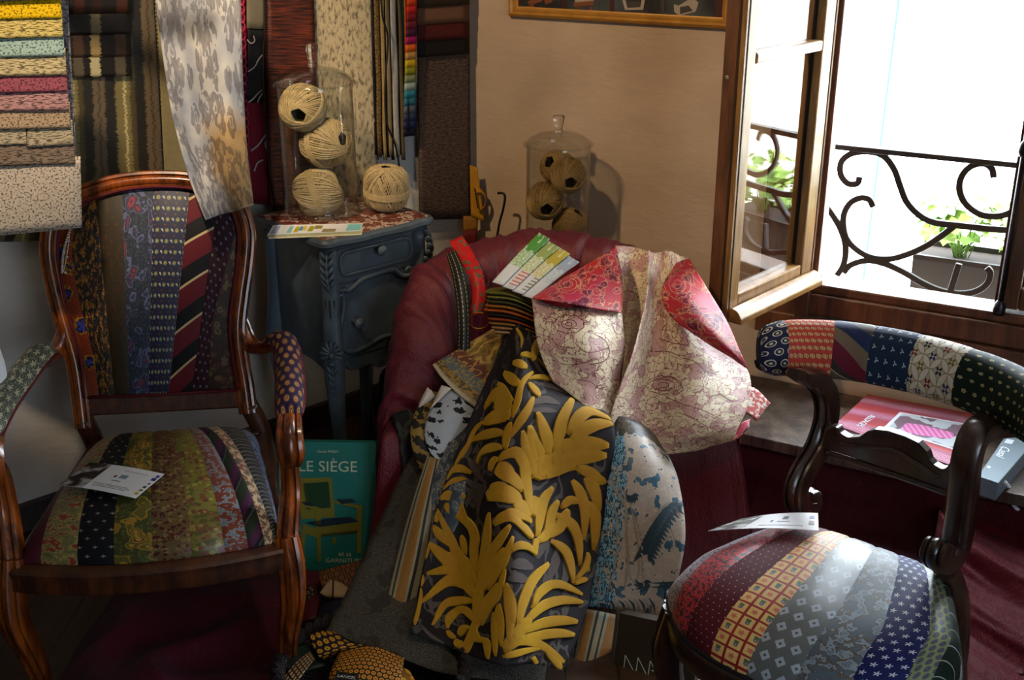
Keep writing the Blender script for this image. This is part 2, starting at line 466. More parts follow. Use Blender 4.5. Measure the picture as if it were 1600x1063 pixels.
mb = MB(); A, B = LW(3.9, 0), WW(3.2, 0); D2, C2 = V((A.x, -2.4, 0)), V((B.x, -2.4, 0))
mb.add([CORN, A, D2, C2, B], [(0, 1, 2, 3, 4)])
tag(mb.build('floor', m_floor, smooth=False), kind='structure')
mb = MB(); h = V((0, 0, CEIL)); mb.add([p + h for p in (CORN, A, D2, C2, B)], [(0, 1, 2, 3, 4)])
tag(mb.build('ceiling', m_ceil, smooth=False), kind='structure')
def wallslab(mb, p, q, n, z0, z1, th=.12):
    n = n * th; vs = [p + V((0, 0, z0)), q + V((0, 0, z0)), q + V((0, 0, z1)), p + V((0, 0, z1))]; vs += [v - n for v in vs]
    mb.add(vs, [(0, 1, 2, 3), (7, 6, 5, 4), (0, 4, 5, 1), (1, 5, 6, 2), (2, 6, 7, 3), (3, 7, 4, 0)])
mb = MB(); wallslab(mb, CORN, A, NL, 0, CEIL); tag(mb.build('wall_left', m_plaster2, smooth=False), kind='structure')
WX0, WX1, WZ0, WZ1 = 1.08, 2.36, .385, 1.98
mb = MB()
wallslab(mb, CORN - DW * .05, WW(WX0, 0), NW, 0, CEIL, .32); wallslab(mb, WW(WX0, 0), WW(WX1, 0), NW, 0, WZ0, .32)
wallslab(mb, WW(WX0, 0), WW(WX1, 0), NW, WZ1, CEIL, .32); wallslab(mb, WW(WX1, 0), WW(3.2, 0), NW, 0, CEIL, .32)
tag(mb.build('wall_back', m_plaster, smooth=False), kind='structure')
mb = MB(); wallslab(mb, A, D2, V((1, 0, 0)), 0, CEIL); wallslab(mb, C2, B, V((-1, 0, 0)), 0, CEIL)
tag(mb.build('wall_side', m_plaster, smooth=False), kind='structure')
mb = MB(); wallslab(mb, D2, C2, V((0, 1, 0)), 0, CEIL); tag(mb.build('wall_front', m_plaster, smooth=False), kind='structure')
m_base = wood('dark_baseboard', '#1d1512', '#332620', .5)
mb = MB(); wallslab(mb, LW(0, 0, .018), LW(3.5, 0, .018), NL, 0, .085, .017)
tag(mb.build('baseboard_left', m_base, smooth=False, bevel=.004), kind='structure')

def thin_fresnel(t, ior):
    geo = t.nodes.new('ShaderNodeNewGeometry'); mr = t.nodes.new('ShaderNodeMapRange'); mr.inputs[3].default_value = ior; mr.inputs[4].default_value = 1 / ior
    t.links.new(geo.outputs['Backfacing'], mr.inputs[0]); f = t.nodes.new('ShaderNodeFresnel'); t.links.new(mr.outputs[0], f.inputs[0]); return f
# ------------------------------------------------------------------ window: fixed frame, one sash swung into the room, one sash shut
m_oak = wood('oak_daylit', '#684820', '#8a6432', .4, coat=.15); m_oakd = wood('oak_brown', '#452916', '#684024', .4, coat=.2)  # open sash gets the paler oak: daylight on its face put into the colour
m_iron = G('wrought_iron'); x, y, z, o = m_iron.obj(); m_iron.bump(m_iron.noise(o, 120, 3), .35, .002); m_iron = m_iron.out(hexc('#16130f'), .55, .4)
g = G('window_glass'); m_glass = g.out((1, 1, 1, 1), 0, .5, Transmission_Weight=1.0, IOR=1.02)
# thin panes: clear transmission with a real mirror reflection
t = g.t; mixn = t.nodes.new('ShaderNodeMixShader'); tr = t.nodes.new('ShaderNodeBsdfTransparent'); gl = t.nodes.new('ShaderNodeBsdfGlossy'); gl.inputs['Roughness'].default_value = 0
fr = thin_fresnel(t, 1.52); mm = t.nodes.new('ShaderNodeMath'); mm.operation = 'MULTIPLY'; mm.inputs[1].default_value = 1.8; mm.use_clamp = True
t.links.new(fr.outputs[0], mm.inputs[0]); t.links.new(mm.outputs[0], mixn.inputs[0]); t.links.new(tr.outputs[0], mixn.inputs[1]); t.links.new(gl.outputs[0], mixn.inputs[2])
t.links.new(mixn.outputs[0], t.nodes['Material Output'].inputs[0])
win = thing('window_1', WW(1.7, .385), None, None); tag(win, kind='structure')
H0, SILL, TOP = 1.212, .545, 1.93
mb = MB()
def wbox(mb, s0, s1, z0, z1, d0, d1, mi=0):
    vs = [WW(s, z, d) for s in (s0, s1) for z in (z0, z1) for d in (d0, d1)]
    mb.add(vs, [(0, 1, 3, 2), (4, 6, 7, 5), (0, 4, 5, 1), (2, 3, 7, 6), (0, 2, 6, 4), (1, 5, 7, 3)], mi, [((k // 4) * 5, (k // 2 % 2) * 9) for k in range(8)])
wbox(mb, WX0 - .03, H0, .37, 2.02, -.07, .03); wbox(mb, 2.23, WX1 + .03, .37, 2.02, -.07, .03)
wbox(mb, WX0 - .03, WX1 + .03, .37, .445, -.07, .035); wbox(mb, WX0 - .03, WX1 + .03, .447, SILL - .03, -.07, .022)
wbox(mb, WX0 - .03, WX1 + .03, SILL - .03, SILL, -.1, .012); wbox(mb, WX0 - .03, WX1 + .03, TOP, 2.02, -.07, .03)
mb.build('window_frame', m_oakd, win, smooth=False, bevel=.006)
mb = MB(); wbox(mb, H0 - .006, H0 + .014, SILL, TOP, -.05, .012); mb.build('hinge_jamb', wood('oak_red', '#5c3220', '#7a4a30', .4), win, smooth=False, bevel=.004)
def sash(hp, dx, dn, W, label, glassname, mats):
    """hp = hinge foot (exterior face), dx along the sash, dn = exterior normal; thickness .06 goes inside"""
    s = bpy.data.objects.new('window_sash', None); s.location = hp; put(s); inv_parent(s, win); tag(s, label)
    def q(a, z, d): return hp + dx * a + dn * d + V((0, 0, z))
    def bx(mb, a0, a1, z0, z1, d0, d1):
        vs = [q(a, z, d) for a in (a0, a1) for z in (z0, z1) for d in (d0, d1)]
        mb.add(vs, [(0, 1, 3, 2), (4, 6, 7, 5), (0, 4, 5, 1), (2, 3, 7, 6), (0, 2, 6, 4), (1, 5, 7, 3)])
    h = TOP - SILL - .01; st = .062
    mb = MB()
    bx(mb, .002, st, .005, h, -.056, 0); bx(mb, W - st, W, .005, h, -.056, 0)                # stiles
    bx(mb, st, W - st, .005, .07, -.056, -.002); bx(mb, st, W - st, h - .07, h, -.056, -.002)
    o = mb.build('sash_frame', mats[0], s, smooth=False, bevel=.005)
    mb = MB()                                                                               # raised dark strips painting the shade of grooves beside the rebate
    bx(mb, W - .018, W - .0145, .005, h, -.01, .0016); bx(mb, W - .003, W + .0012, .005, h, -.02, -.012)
    mb.build('stile_groove_shade', plain('groove_shadow_wood', '#2a1a0e', .8), s, smooth=False)
    mb = MB(); bx(mb, W - .002, W + .0015, .005, h, -.0565, -.022)
    mb.build('stile_edge', m_oakd, s, smooth=False)  # on the open sash, darker oak paints the shade on this edge
    mb = MB(); prof = [(0, 0), (0, .036), (.012, .042), (.03, .036), (.044, .016), (.044, 0)]  # weather bar
    vs = [q(a, .002 + z, d) for a in (.004, W - .01) for (d, z) in prof]; k = len(prof)
    mb.add(vs, [tuple(range(k)), tuple(range(2 * k - 1, k - 1, -1))] + [(i, (i + 1) % k, k + (i + 1) % k, k + i) for i in range(k)])
    mb.build('weather_bar', mats[0], s, smooth=False, bevel=.003)
    for z in (.69,):
        mb = MB(); bx(mb, st, W - st, z, z + .03, -.05, .002); mb.build('glazing_bar', mats[0], s, smooth=False, bevel=.007)
    mb = MB(); bx(mb, st - .001, st + .006, .07, h - .07, -.034, -.024); bx(mb, W - st - .006, W - st + .001, .07, h - .07, -.034, -.024)
    mb.build('glazing_seal', plain('glazing_seal', '#0d0d0e', .5), s, smooth=False)
    for z0, z1 in ((.07, .69), (.72, h - .07)):
        mb = MB(); bx(mb, st, W - st, z0, z1, -.031, -.027); mb.build('pane', m_glass, s, smooth=False)
    return s, q
OP = V((-.668, -.744, 0)).normalized(); ON = V((.744, -.668, 0)).normalized()
s1, q1 = sash(WW(H0 - .002, SILL + .008, .03), OP, ON, .475, 'oak window sash swung open into the room', 'pane', (m_oak, m_oakd))
for zz in (.06, .66, 1.15):
    mb = MB(); c = q1(.475 + .0012, zz, -.043); mb.lathe([(0, 0), (.004, 0), (.006, .0015), (.004, .002), (.0, .0012)], 12, frame(c, ON, V((0, 0, 1))) ); mb.build('screw', plain('screw_steel', '#b5a88c', .35, .5, metal=.9), s1)
s2, q2 = sash(WW(2.225, SILL + .008, -.045), -DW, -NW, .495, 'shut oak window sash on the right with black bolt rod', 'pane', (m_oakd, m_oakd))
mb = MB(); b0 = WW(1.746, SILL + .0, .03); b1 = WW(1.746, TOP, .03); mb.tube([b0, b1], .0085, 10)
for z in (0, .45): mb.lathe([(0, -.012), (.015, -.012), (.018, 0), (.015, .02), (.010, .028), (.0085, .03)], 14, Matrix.Translation(b0 + V((0, 0, z + .012))))
for z in (.1, .7, 1.2):
    wbox(mb, 1.738, 1.754, SILL + z, SILL + z + .02, .0, .03)
mb.build('bolt_rod', plain('black_bolt', '#0b0b0c', .35, .5), s2)

# ------------------------------------------------------------------ outside: iron railing, flower boxes, bright facades, cable
k5 = lambda L, d: [PL(1100 + a / 2.044, b / 2.044, CORN + NW * d, NW) for a, b in L]
rail = thing('balcony_railing', WW(1.7, .35, -.24), 'black wrought iron railing with curling scrolls outside the open window', 'railing')
r0, r1 = PL(1290, 228, CORN - NW * .24, NW), PL(1580, 255, CORN - NW * .24, NW)
zr = (r0.z + r1.z) / 2
mb = MB(); mb.beam(WW(.95, zr, -.24), WW(2.6, zr, -.24), .03, .017); mb.build('top_rail', m_iron, rail, smooth=False, bevel=.002)
flat = [(-.009, -.005), (.009, -.005), (.009, .005), (-.009, .005)]
scrolls_px = [
 [(497, 565), (490, 586), (460, 586), (437, 556), (440, 515), (475, 489), (530, 484), (575, 498), (608, 540), (626, 590), (648, 645), (692, 690), (740, 711), (800, 718), (870, 726), (945, 733), (1010, 735)],
 [(540, 662), (528, 638), (500, 632), (466, 650), (446, 692), (452, 752), (482, 792), (530, 820), (590, 827), (650, 812), (710, 785), (760, 752), (800, 722)],
 [(925, 568), (920, 540), (895, 522), (855, 530), (825, 560), (816, 600), (832, 645), (870, 678), (912, 690), (960, 686), (1010, 660)],
 [(330, 560), (370, 630), (408, 682), (437, 732), (453, 790), (446, 845), (425, 880)],
 [(445, 872), (470, 846), (520, 832), (570, 840), (630, 865), (700, 905), (760, 930), (820, 938), (870, 930), (905, 905), (915, 872), (903, 855)],
 [(785, 938), (800, 890), (815, 842)]]
for L in scrolls_px:
    p = curve(k5(L, -.24), 48); n = len(p)
    mb = MB(); mb.sweep(p, [(-.0095, -.0065), (.0095, -.0065), (.0095, .0065), (-.0095, .0065)], [(1, .55 + .5 * min(1, i / 10)) for i in range(n)], fixed=NW)
    mb.build('scroll', m_iron, rail, smooth=False, bevel=.002)
for s in (.96, 2.58):
    mb = MB(); mb.beam(WW(s, 0.1, -.24), WW(s, zr, -.24), .02, .02, up=NW); mb.build('upright', m_iron, rail, smooth=False)
m_leafs = [plain('geranium_leaf_%s' % n, c, .6, .2, Transmission_Weight=0.0) for n, c in (('light', '#7f9c45'), ('mid', '#6a8d3c'), ('pale', '#9fb25a'))]
m_box = plain('planter_plastic', '#26211e', .6); m_soil = plain('soil', '#2a2019', .95)
def planter(c, dirv, L, label, plabels, seed):
    nrm = V((-dirv.y, dirv.x, 0)); rnd = random.Random(seed)
    t = thing('flower_box', c, label, 'flower box', 'flower boxes hung outside the railing')
    mb = MB(); prof = [(-.075, 0), (.075, 0), (.095, .15), (.1, .15), (.1, .165), (.086, .165), (.082, .14), (-.082, .14), (-.086, .165), (-.1, .165), (-.1, .15), (-.095, .15)]
    k = len(prof); vs = [c + dirv * e + nrm * a + V((0, 0, b)) for e in (-L / 2, L / 2) for a, b in prof]
    mb.add(vs, [tuple(range(k)), tuple(range(2 * k - 1, k - 1, -1))] + [(i, (i + 1) % k, k + (i + 1) % k, k + i) for i in range(k)]); mb.build('box_body', m_box, t, smooth=False)
    mb = MB(); mb.box(c + V((0, 0, .143)), (L - .02, .16, .012), math.atan2(dirv.y, dirv.x)); mb.build('soil', m_soil, t, smooth=False)
    for pi, lab in enumerate(plabels):
        pc = c + dirv * (L * ((pi + .5) / len(plabels) - .5)) + V((0, 0, .145))
        pt = thing('geranium', pc, lab, 'plant', 'geraniums in the flower boxes')
        ms, ml = MB(), MB()
        for k in range(34):
            a = rnd.uniform(0, 2 * PI); rr = rnd.uniform(.03, .135); hh = rnd.uniform(.03, .2) * (1.1 - rr * 2.2)
            tip = pc + V((math.cos(a) * rr, math.sin(a) * rr, max(.02, hh) + .03))
            ms.tube(curve([pc + V((rnd.uniform(-.02, .02), rnd.uniform(-.02, .02), -.004)), lerp(pc, tip, .5) + V((0, 0, .02)), tip], 5), .0016, 4)
            nn = V((math.cos(a) * .5 + rnd.uniform(-.3, .3), math.sin(a) * .5 + rnd.uniform(-.3, .3), 1)).normalized(); R0 = rnd.uniform(.022, .042)
            ax = nn.cross(V((1, 0, .1))).normalized(); ay = nn.cross(ax); vs = [tip]; N = 15
            for q in range(N):
                an = 2 * PI * q / N; r2 = R0 * (1 + .13 * math.cos(an * 5)) * (.45 if q == 0 else 1)
                vs.append(tip + ax * (math.cos(an) * r2) + ay * (math.sin(an) * r2) + nn * (.008 * (1 if q % 3 else -.2)))
            ml.add(vs, [(0, 1 + q, 1 + (q + 1) % N) for q in range(N)], rnd.choice((0, 0, 1, 2)))
        ms.build('stem', m_leafs[1], pt); ml.build('leaf_cluster', m_leafs, pt)
P1 = PL(1478, 428, CORN - NW * .42, NW)
planter(WW(1.69, P1.z - .1, -.47), DW, .52, 'grey plastic flower box hung outside the railing below the scrolls', ['geranium with pale green leaves at the left end of the grey flower box', 'geranium with pale green leaves at the right end of the grey flower box'], 3)
planter(WW(2.42, P1.z - .06, -.50), DW, .6, 'flower box beyond the right side of the window, seen mirrored in the open sash', ['leafy geranium mirrored in the open sash, upper one', 'leafy geranium mirrored in the open sash, lower one'], 5)
g = G('white_render'); x, y, z, o = g.obj(); g.bump(g.noise(o, 30, 3), .1, .004); m_fac = g.out(hexc('#efeeec'), .9, .1)
b1 = thing('building', WW(2.2, -3, -4.2), 'bright white rendered facade across the street, washed out by daylight', 'building')
mb = MB(); wallslab(mb, WW(-4, 0, -4.2), WW(6.5, 0, -4.2), NW, -3, 2.2, .3); mb.build('facade', m_fac, b1, smooth=False)
g = G('old_stone'); x, y, z, o = g.obj(); n = g.noise(o, 2.2, 4, .6); n2 = g.noise(g.vec(x * 3, y * 3, z * .7), 3, 3)
m_stone = g.out(g.mix(g.rng(n2, .45, .62), g.mix(n, hexc('#d9d2c4'), hexc('#c9b07c')), hexc('#8f8c84')), .9, .1)
b2 = thing('building', WW(4.6, -3, -1.5), 'weathered yellow grey stone house side, seen only as a reflection in the open sash', 'building')
mb = MB(); q0 = WW(4.4, 0, -.3); q2_ = WW(5.2, 0, -4.0); wallslab(mb, q0, q2_, (q2_ - q0).normalized().cross(V((0, 0, 1))) * -1, -3, 4, .3); mb.build('facade', m_stone, b2, smooth=False)
cb0, cb1 = PL(1403, 8, CORN - NW * 4.1, NW), PL(1357, 372, CORN - NW * 4.1, NW)
mb = MB(); mb.tube(curve([cb0 + (cb0 - cb1) * .6, cb0, cb1, cb1 + (cb1 - cb0) * 1.2], 10), .009, 6)
tag(mb.build('cable', plain('blue_cable', '#1a4a78', .6)), 'thin blue cable running down the white facade outside', 'cable')

# ------------------------------------------------------------------ low ledge under the window and its dark red drape
m_ledge = wood('ledge_wood', '#2c221c', '#5b4c40', .38, .6, spec=.5)
LZ = .205; LD = .43
mb = MB(); vs = []
for s in (.55, 3.0):
    for d in (.002, LD):
        for z in (LZ - .035, LZ): vs.append(WW(s, z, d))
mb.add(vs, [(0, 1, 3, 2), (4, 6, 7, 5), (0, 4, 5, 1), (2, 3, 7, 6), (0, 2, 6, 4), (1, 5, 7, 3)])
tag(mb.build('trim_1', m_ledge, smooth=False, bevel=.004), kind='structure')
mb = MB(); wallslab(mb, WW(.57, 0, LD - .06), WW(3.0, 0, LD - .06), NW, 0, LZ - .036, .02); tag(mb.build('trim_2', m_base, smooth=False), kind='structure')
# ------------------------------------------------------------------ fabric samples hanging along the left wall
mb = MB(); mb.beam(LW(.02, 1.72, .05), LW(2.4, 1.72, .05), .05, .04)
a0 = V((-.9, 2.5, 1.72)); mb.beam(V((-1.6, 2.52, 1.72)), V((-.72, 2.52, 1.72)), .025, .03); mb.beam(V((-1.5, 2.52, 1.73)), V((-1.5, 2.52, CEIL)), .02, .02, up=V((0, 1, 0))); mb.beam(V((-.8, 2.52, 1.73)), V((-.8, 2.52, CEIL)), .02, .02, up=V((0, 1, 0)))
tag(mb.build('trim_3', m_oakd, smooth=False), kind='structure')
def sheet(P, tl, tr, bl, br, rows=3, bow=0):
    """rows of points between four photo corners on a real plane given by P(px,py)"""
    out = []
    for j in range(rows + 1):
        v = j / rows; out.append([P(lerp(lerp(tl[0], tr[0], u), lerp(bl[0], br[0], u), v), lerp(lerp(tl[1], tr[1], u), lerp(bl[1], br[1], u), v)) for u in (0, .33, .67, 1)])
    return out
def cloth(name, rows, mat, parent=None, nu=14, nv=18, th=.002, wr=(), back=None, W=None, H=None):
    s = Surf(rows, W, H, wr); mb = MB(); mats = [mat] + ([back] if back else [])
    s.mesh(mb, nu, nv, th, 0, 1 if back else None)
    o = mb.build(name, mats, parent); return o, s
LP = lambda d: (lambda px, py: onL(px, py, d))
soft = ((.006, .09, .02, 1.3),)

# velvet sample book, nearest on the left
vb = thing('sample_book', Y(60, 180, 2.5), 'hanging sample book of yellow, teal and pink swatches over a long grey one, far left', 'fabric samples')
edges = [(-4, 94, None), (28, 95, '#c9a40a'), (58, 98, '#b9a765'), (87, 100, '#8fa8a0'), (117, 103, '#b5a67e'), (143, 105, '#8c4a56'), (172, 107, '#a87f7f'), (200, 110, '#a08a70'), (226, 114, '#a99d84'), (257, 117, '#7c6c5e'), (362, 127, '#b8ac9c')]
def chen(n, c, hair): return mottled(n, tuple(x * .25 for x in hexc(c)[:3]), hexc(c), 2.1 if not hair else 1.6, .40 if not hair else .43, .05, .9, .9, (1, 1) if not hair else (.45, 2.2))
for k in range(1, len(edges)):
    y0, x0, _ = edges[k - 1]; y1, x1, c = edges[k]; hair = k in (2, 4, 6, 8, 9)
    yy = 2.5 - .004 * (len(edges) - k); ex = 12 if k < len(edges) - 1 else 0
    for part in ((-75, x1), ) if k != 8 else ((-75, 41), (42, x1)):
        tl, tr, bl, br = (part[0], y0 - 12 + 3), (part[1] - 2, y0 - 12), (part[0], y1 + 5), (part[1], y1)
        if k == len(edges) - 1: bl = (part[0], y1 + 14); br = (part[1], y1 - 6)
        o, s_ = cloth('swatch', sheet(lambda px, py: Y(px, py, yy), tl, tr, bl, br, 2), chen('chenille_%d' % k, c, hair), vb, 8, 8, .005, ((.002, .12, .12, k),))
cloth('backing', sheet(lambda px, py: Y(px, py, 2.515), (-75, -80), (100, -80), (-75, 350), (125, 350), 2), mottled('grey_backing', '#3f3b3d', '#8f8a8c', 1.2, .45, .1), vb, 6, 12, .006)
cloth('swatch', sheet(lambda px, py: Y(px, py, 2.452), (-75, -80), (94, -80), (-75, 4), (94, -1), 2), chen('chenille_top', '#8a7f78', 0), vb, 6, 6, .006)

# dark ikat panel
g = G('ikat'); u, v, w = g.uv(); n = g.noise(g.vec(u * .15, v * 3), 1, 3, .7); n2 = g.noise(g.vec(u * .1 + 7, v * .5), 1, 3)
q = u + (n - .5) * 3.2 + (n2 - .5) * 1.4; T = 13.5; f = g.fract(q / T)
c = g.mix(g.band(f, .18, .42), hexc('#15100a'), hexc('#5a4c36')); c = g.mix(g.band(f, .29, .32), c, hexc('#2a1d10')); c = g.mix(f > .62, c, hexc('#6d6138'))
c = g.mix(g.band(f, .78, .815), c, hexc('#b8a878')); c = g.mix(g.band(f, .90, 1), c, hexc('#3f3618')); m_ikat = g.out(c, .5, .4, .2)
ik, s_ = cloth('ikat_panel', sheet(LP(.07), (-40, -60), (236, -60), (-30, 378), (258, 372), 4), m_ikat, None, 30, 30, .003, ((.014, .06, .01, 4.2),))
tag(ik, 'long dark brown and olive ikat fabric panel with jagged stripes hanging behind the armchair', 'fabric')
sq = thing('sample_card', onL(150, 60, .1), 'small set of three dark brown swatches pinned over the ikat panel', 'fabric samples')
for k, (y0, y1, c1, c2) in enumerate(((-60, 22, '#3c1d10', '#241008'), (20, 55, '#100d0b', '#5c5238'), (54, 90, '#3c2818', '#8a7448'), (88, 121, '#4c4334', '#a59a72'))):
    g = G('ikat_swatch_%d' % k); u, v, w = g.uv(); n = g.noise(g.vec(u * .4, v * 2.5), 1, 3, .7); f = g.fract((u + (n - .5) * 3) / 11 + .05)
    cloth('swatch', sheet(LP(.09 - k * .002), (103, y0), (204, y0 - 2), (106, y1), (206, y1 - 2), 2), g.out(g.mix(g.band(f, .62, .85), g.mix(g.band(f, .2, .45), hexc('#120c08'), hexc(c1)), hexc(c2)), .6, .3), sq, 10, 6, .003)
db, s_ = cloth('dark_panel', sheet(LP(.04), (222, -60), (300, -60), (240, 360), (330, 360), 3), fabric('dark_gap_brown', '#23140e', .8), None, 10, 12, .004)  # added panel standing in for a dark gap between the hangings
db.name = 'brown_gap_strip'; tag(db, 'dark brown panel filling the dark gap, a narrow strip beside the ikat panel', 'fabric')
pk, s_ = cloth('pinked_panel', sheet(LP(.06), (240, -60), (330, -60), (258, 372), (345, 372), 3), fabric('beige_cloth', '#8f8460', .85), None, 12, 18, .003, soft)
tag(pk, 'plain beige fabric panel with pinked edge half hidden by the animal print length', 'fabric')
mb = MB(); e0, e1 = onL(244, 0, .062), onL(257, 300, .062); nn = 46
for k in range(nn):
    p = lerp(e0, e1, k / nn); q = lerp(e0, e1, (k + 1) / nn); mb.poly([p, q, (p + q) / 2 + DL * .006], NL, .002)
mb.build('pinked_edge', fabric('beige_edge', '#8f8460', .85), pk)
# animal print length, draped over the chair back
g = G('faded_leopard'); u, v, w = g.uv(); x = g.abs(u - 15) * 1.15; y = v * .40
n = g.noise(g.vec(x, y), .9, 2); n2 = g.noise(g.vec(x + 9, y + 4), .9, 2)
d, k = g.vor(g.vec(x + (n - .5) * 1.6, y + (n2 - .5) * .9), .34, rnd=.8); nb = g.noise(g.vec(u * 1.1, v * .4), .55, 2)
sp = g.max(g.band(d, .26, .60) * (nb > .43), g.band(d, -1, .16)); strk = g.rng(g.noise(g.vec(u * 3, v * .35), 1, 3), .35, .7)
bl = g.noise(w, .09, 2); tan = g.rng(v + u * .55 + (bl - .5) * 26, 50, 60) * g.rng(u - v * .10 + (bl - .5) * 8, 3.5, 8.5)
base = g.mix(g.rng(bl, .40, .60), g.mix(tan, hexc('#81868f'), hexc('#78623f')), g.mix(tan, hexc('#a3a29f'), hexc('#8c734e')))
ink = g.mix(tan, hexc('#55535c'), hexc('#46382a')); m_leo = g.out(g.mix(sp * g.rng(strk, 0, 1, .55, .95), base, ink), .55, .35, .1); woven(g, .15, 20)
L = [(242, -60), (243, 0), (256, 100), (269, 185), (292, 265), (322, 343)]; Rr = [(374, -60), (376, 0), (380, 110), (386, 205), (392, 275), (395, 322)]; dep = [3.05, 3.03, 2.96, 2.87, 2.76, 2.67]
rows = []
for (lx, ly), (rx, ry), dd in zip(L, Rr, dep):
    j = len(rows); fold = (0, .0, .006, .012, .02, .02)[j]
    rows.append([Y(lerp(lx, rx, u), lerp(ly, ry, u), dd + (-.015, .012, .0, -.012, .02)[k2] * (.5 + fold * 40) - u * .02) for k2, u in enumerate((0, .25, .5, .75, 1))])
lp, s_ = cloth('animal_print_length', rows, m_leo, None, 26, 40, .002, ((.012, .12, .03, 2.2),), W=27, H=78)
tag(lp, 'long pale grey and tan leopard print fabric hanging down over the patchwork chair back', 'fabric')

# crimson lettered panel with a looped braid edge, dark label panel on top
def squig(mb, P, pts, w, h=.0008):
    """thin flat stroke lying on a plane"""
    q = curve([P(*p) for p in pts], 14); mb.sweep(q, [(-w, 0), (w, 0), (w, h), (-w, h)], fixed=NL)
cr_ = thing('crimson_panel', onL(415, 160, .05), 'crimson fabric with pale handwriting and a looped braid edge beside the glass jar', 'fabric')
cloth('cloth', sheet(LP(.05), (374, -60), (430, -60), (388, 318), (440, 322), 3), fabric('crimson_cloth', '#6d0c22', .7), cr_, 10, 18, .003, soft)
cloth('black_panel', sheet(LP(.062), (388, 44), (414, 46), (386, 160), (413, 161), 2), fabric('black_cloth', '#101216', .7), cr_, 6, 8, .002)
cloth('grey_swatch', sheet(LP(.066), (386, -60), (414, -60), (386, 44), (414, 46), 2), fabric('grey_green_cloth', '#6b6452', .8), cr_, 6, 8, .002)
mb = MB()
for pts in ([(392, 236), (404, 226), (416, 210), (428, 204)], [(421, 238), (416, 232), (415, 222), (421, 214), (425, 219), (422, 230), (430, 232)], [(397, 268), (402, 255), (411, 250)]): squig(mb, LP(.054), pts, .0026)
for pts in ([(388, 160), (395, 155), (402, 147), (412, 138)], [(402, 160), (407, 150), (412, 144)], [(388, 112), (398, 104), (404, 93), (412, 84)], [(386, 62), (392, 68), (398, 64), (396, 56)]): squig(mb, LP(.065), pts, .002)
mb.build('handwriting', plain('pale_ink', '#9a8f90', .7), cr_)
mb = MB(); pts = []
for k in range(180):
    t_ = k / 179; px = lerp(377, 389, t_); py = lerp(-40, 310, t_); a = k * .9; pts.append(onL(px + math.cos(a) * 3.2, py + math.sin(a) * 3.5, .058 + .003 * math.sin(a * .5)))
mb.tube(pts, .0024, 5); mb.build('braid_edge', fabric('crimson_braid', '#a3294a', .8), cr_)
# pleated rust stack
g = G('rust_stack'); u, v, w = g.uv(); n = g.noise(g.vec(u * .12, v * 3.2), 1, 3, .6)
m_rust = g.out(g.mix(g.rng(n, .42, .68), hexc('#1a0604'), hexc('#7c3212')), .45, .5); g.bump(n, .9, .004)
rs, s_ = cloth('pleated_sample_stack', sheet(LP(.075), (416, -60), (489, -60), (425, 330), (500, 330), 3), m_rust, None, 10, 30, .02)
tag(rs, 'dark rust brown stack of finely pleated samples hanging behind the tall jar', 'fabric samples')
# distressed beige velvet
m_dis = mottled('distressed_velvet', '#4c4334', '#a89a7a', .9, .42, .1, .8, .3, (1, .45), .3)
bv, s_ = cloth('distressed_panel', sheet(LP(.06), (484, -60), (581, -60), (494, 318), (592, 312), 3), m_dis, None, 14, 18, .003, ((.008, .08, .02, 8),))
tag(bv, 'beige distressed velvet panel with dark flecks behind the tall jar', 'fabric')
# narrow selvedge strips
st = thing('strip_bundle', onL(604, 120, .07), 'bundle of narrow black, gold and silver fabric edges hanging right of the beige velvet', 'fabric samples')
xs = [(579, 585, '#0c0a08'), (585, 591, '#6a5430'), (591, 594, '#191410'), (594, 598, '#9a8458'), (598, 602, '#1d1610'), (602, 606, '#8b7a58'), (606, 610, '#14110f'), (610, 618, '#a5a39c'), (618, 622, '#0d0b0a'), (622, 626, '#55472f')]
for k, (a, b, c) in enumerate(xs):
    dd = .06 + (.012 if k % 2 else .0) + k * .001; by = 250 - (k % 3) * 4
    m_ = mottled('edge_%d' % k, '#1c150d', c, 1.5, .42, .1) if k == 1 else fabric('edge_%d' % k, c, .7, 0, 20, .25)
    cloth('fabric_edge', sheet(LP(dd), (a - 1, -60), (b, -60), (a + 7, by), (b + 7, by), 4), m_, st, 3, 20, .006, ((.006, .2, .07, k),))
# colour fan
rb = thing('colour_card', onL(640, 110, .09), 'narrow rainbow colour card of small swatches from red through orange to navy', 'fabric samples')
for k, c in enumerate(('#5c1414', '#c23a10', '#c01e1e', '#7d1420', '#6c1a2c', '#4a1a38', '#a01458', '#d3601a', '#b98c4a', '#c9a818', '#8c8a1c', '#7f8a5c', '#9cb09c', '#2f8092', '#2d6f7e', '#55646e', '#2c3a5e', '#1c2c5a', '#0e1426')):
    y0 = -12 + k * 12.0; d0 = .10 - k * .001
    cloth('swatch', sheet(LP(d0), (637 - k * .25, y0 - 14), (651, y0 - 16), (636.5 - k * .35, y0 + 10), (652 - k * .15, y0 + 8), 1), fabric('card_%d' % k, c, .6), rb, 4, 3, .004)
for k, (c, a, b) in enumerate((('#2d5a3c', 628, 632), ('#c46018', 632, 634), ('#2a1408', 634, 637))):
    cloth('card_edge', sheet(LP(.07 + k * .008), (a, -60), (b, -60), (a + 3, 205), (b + 3, 205), 2), fabric('card_edge_%d' % k, c, .7), rb, 2, 8, .004)
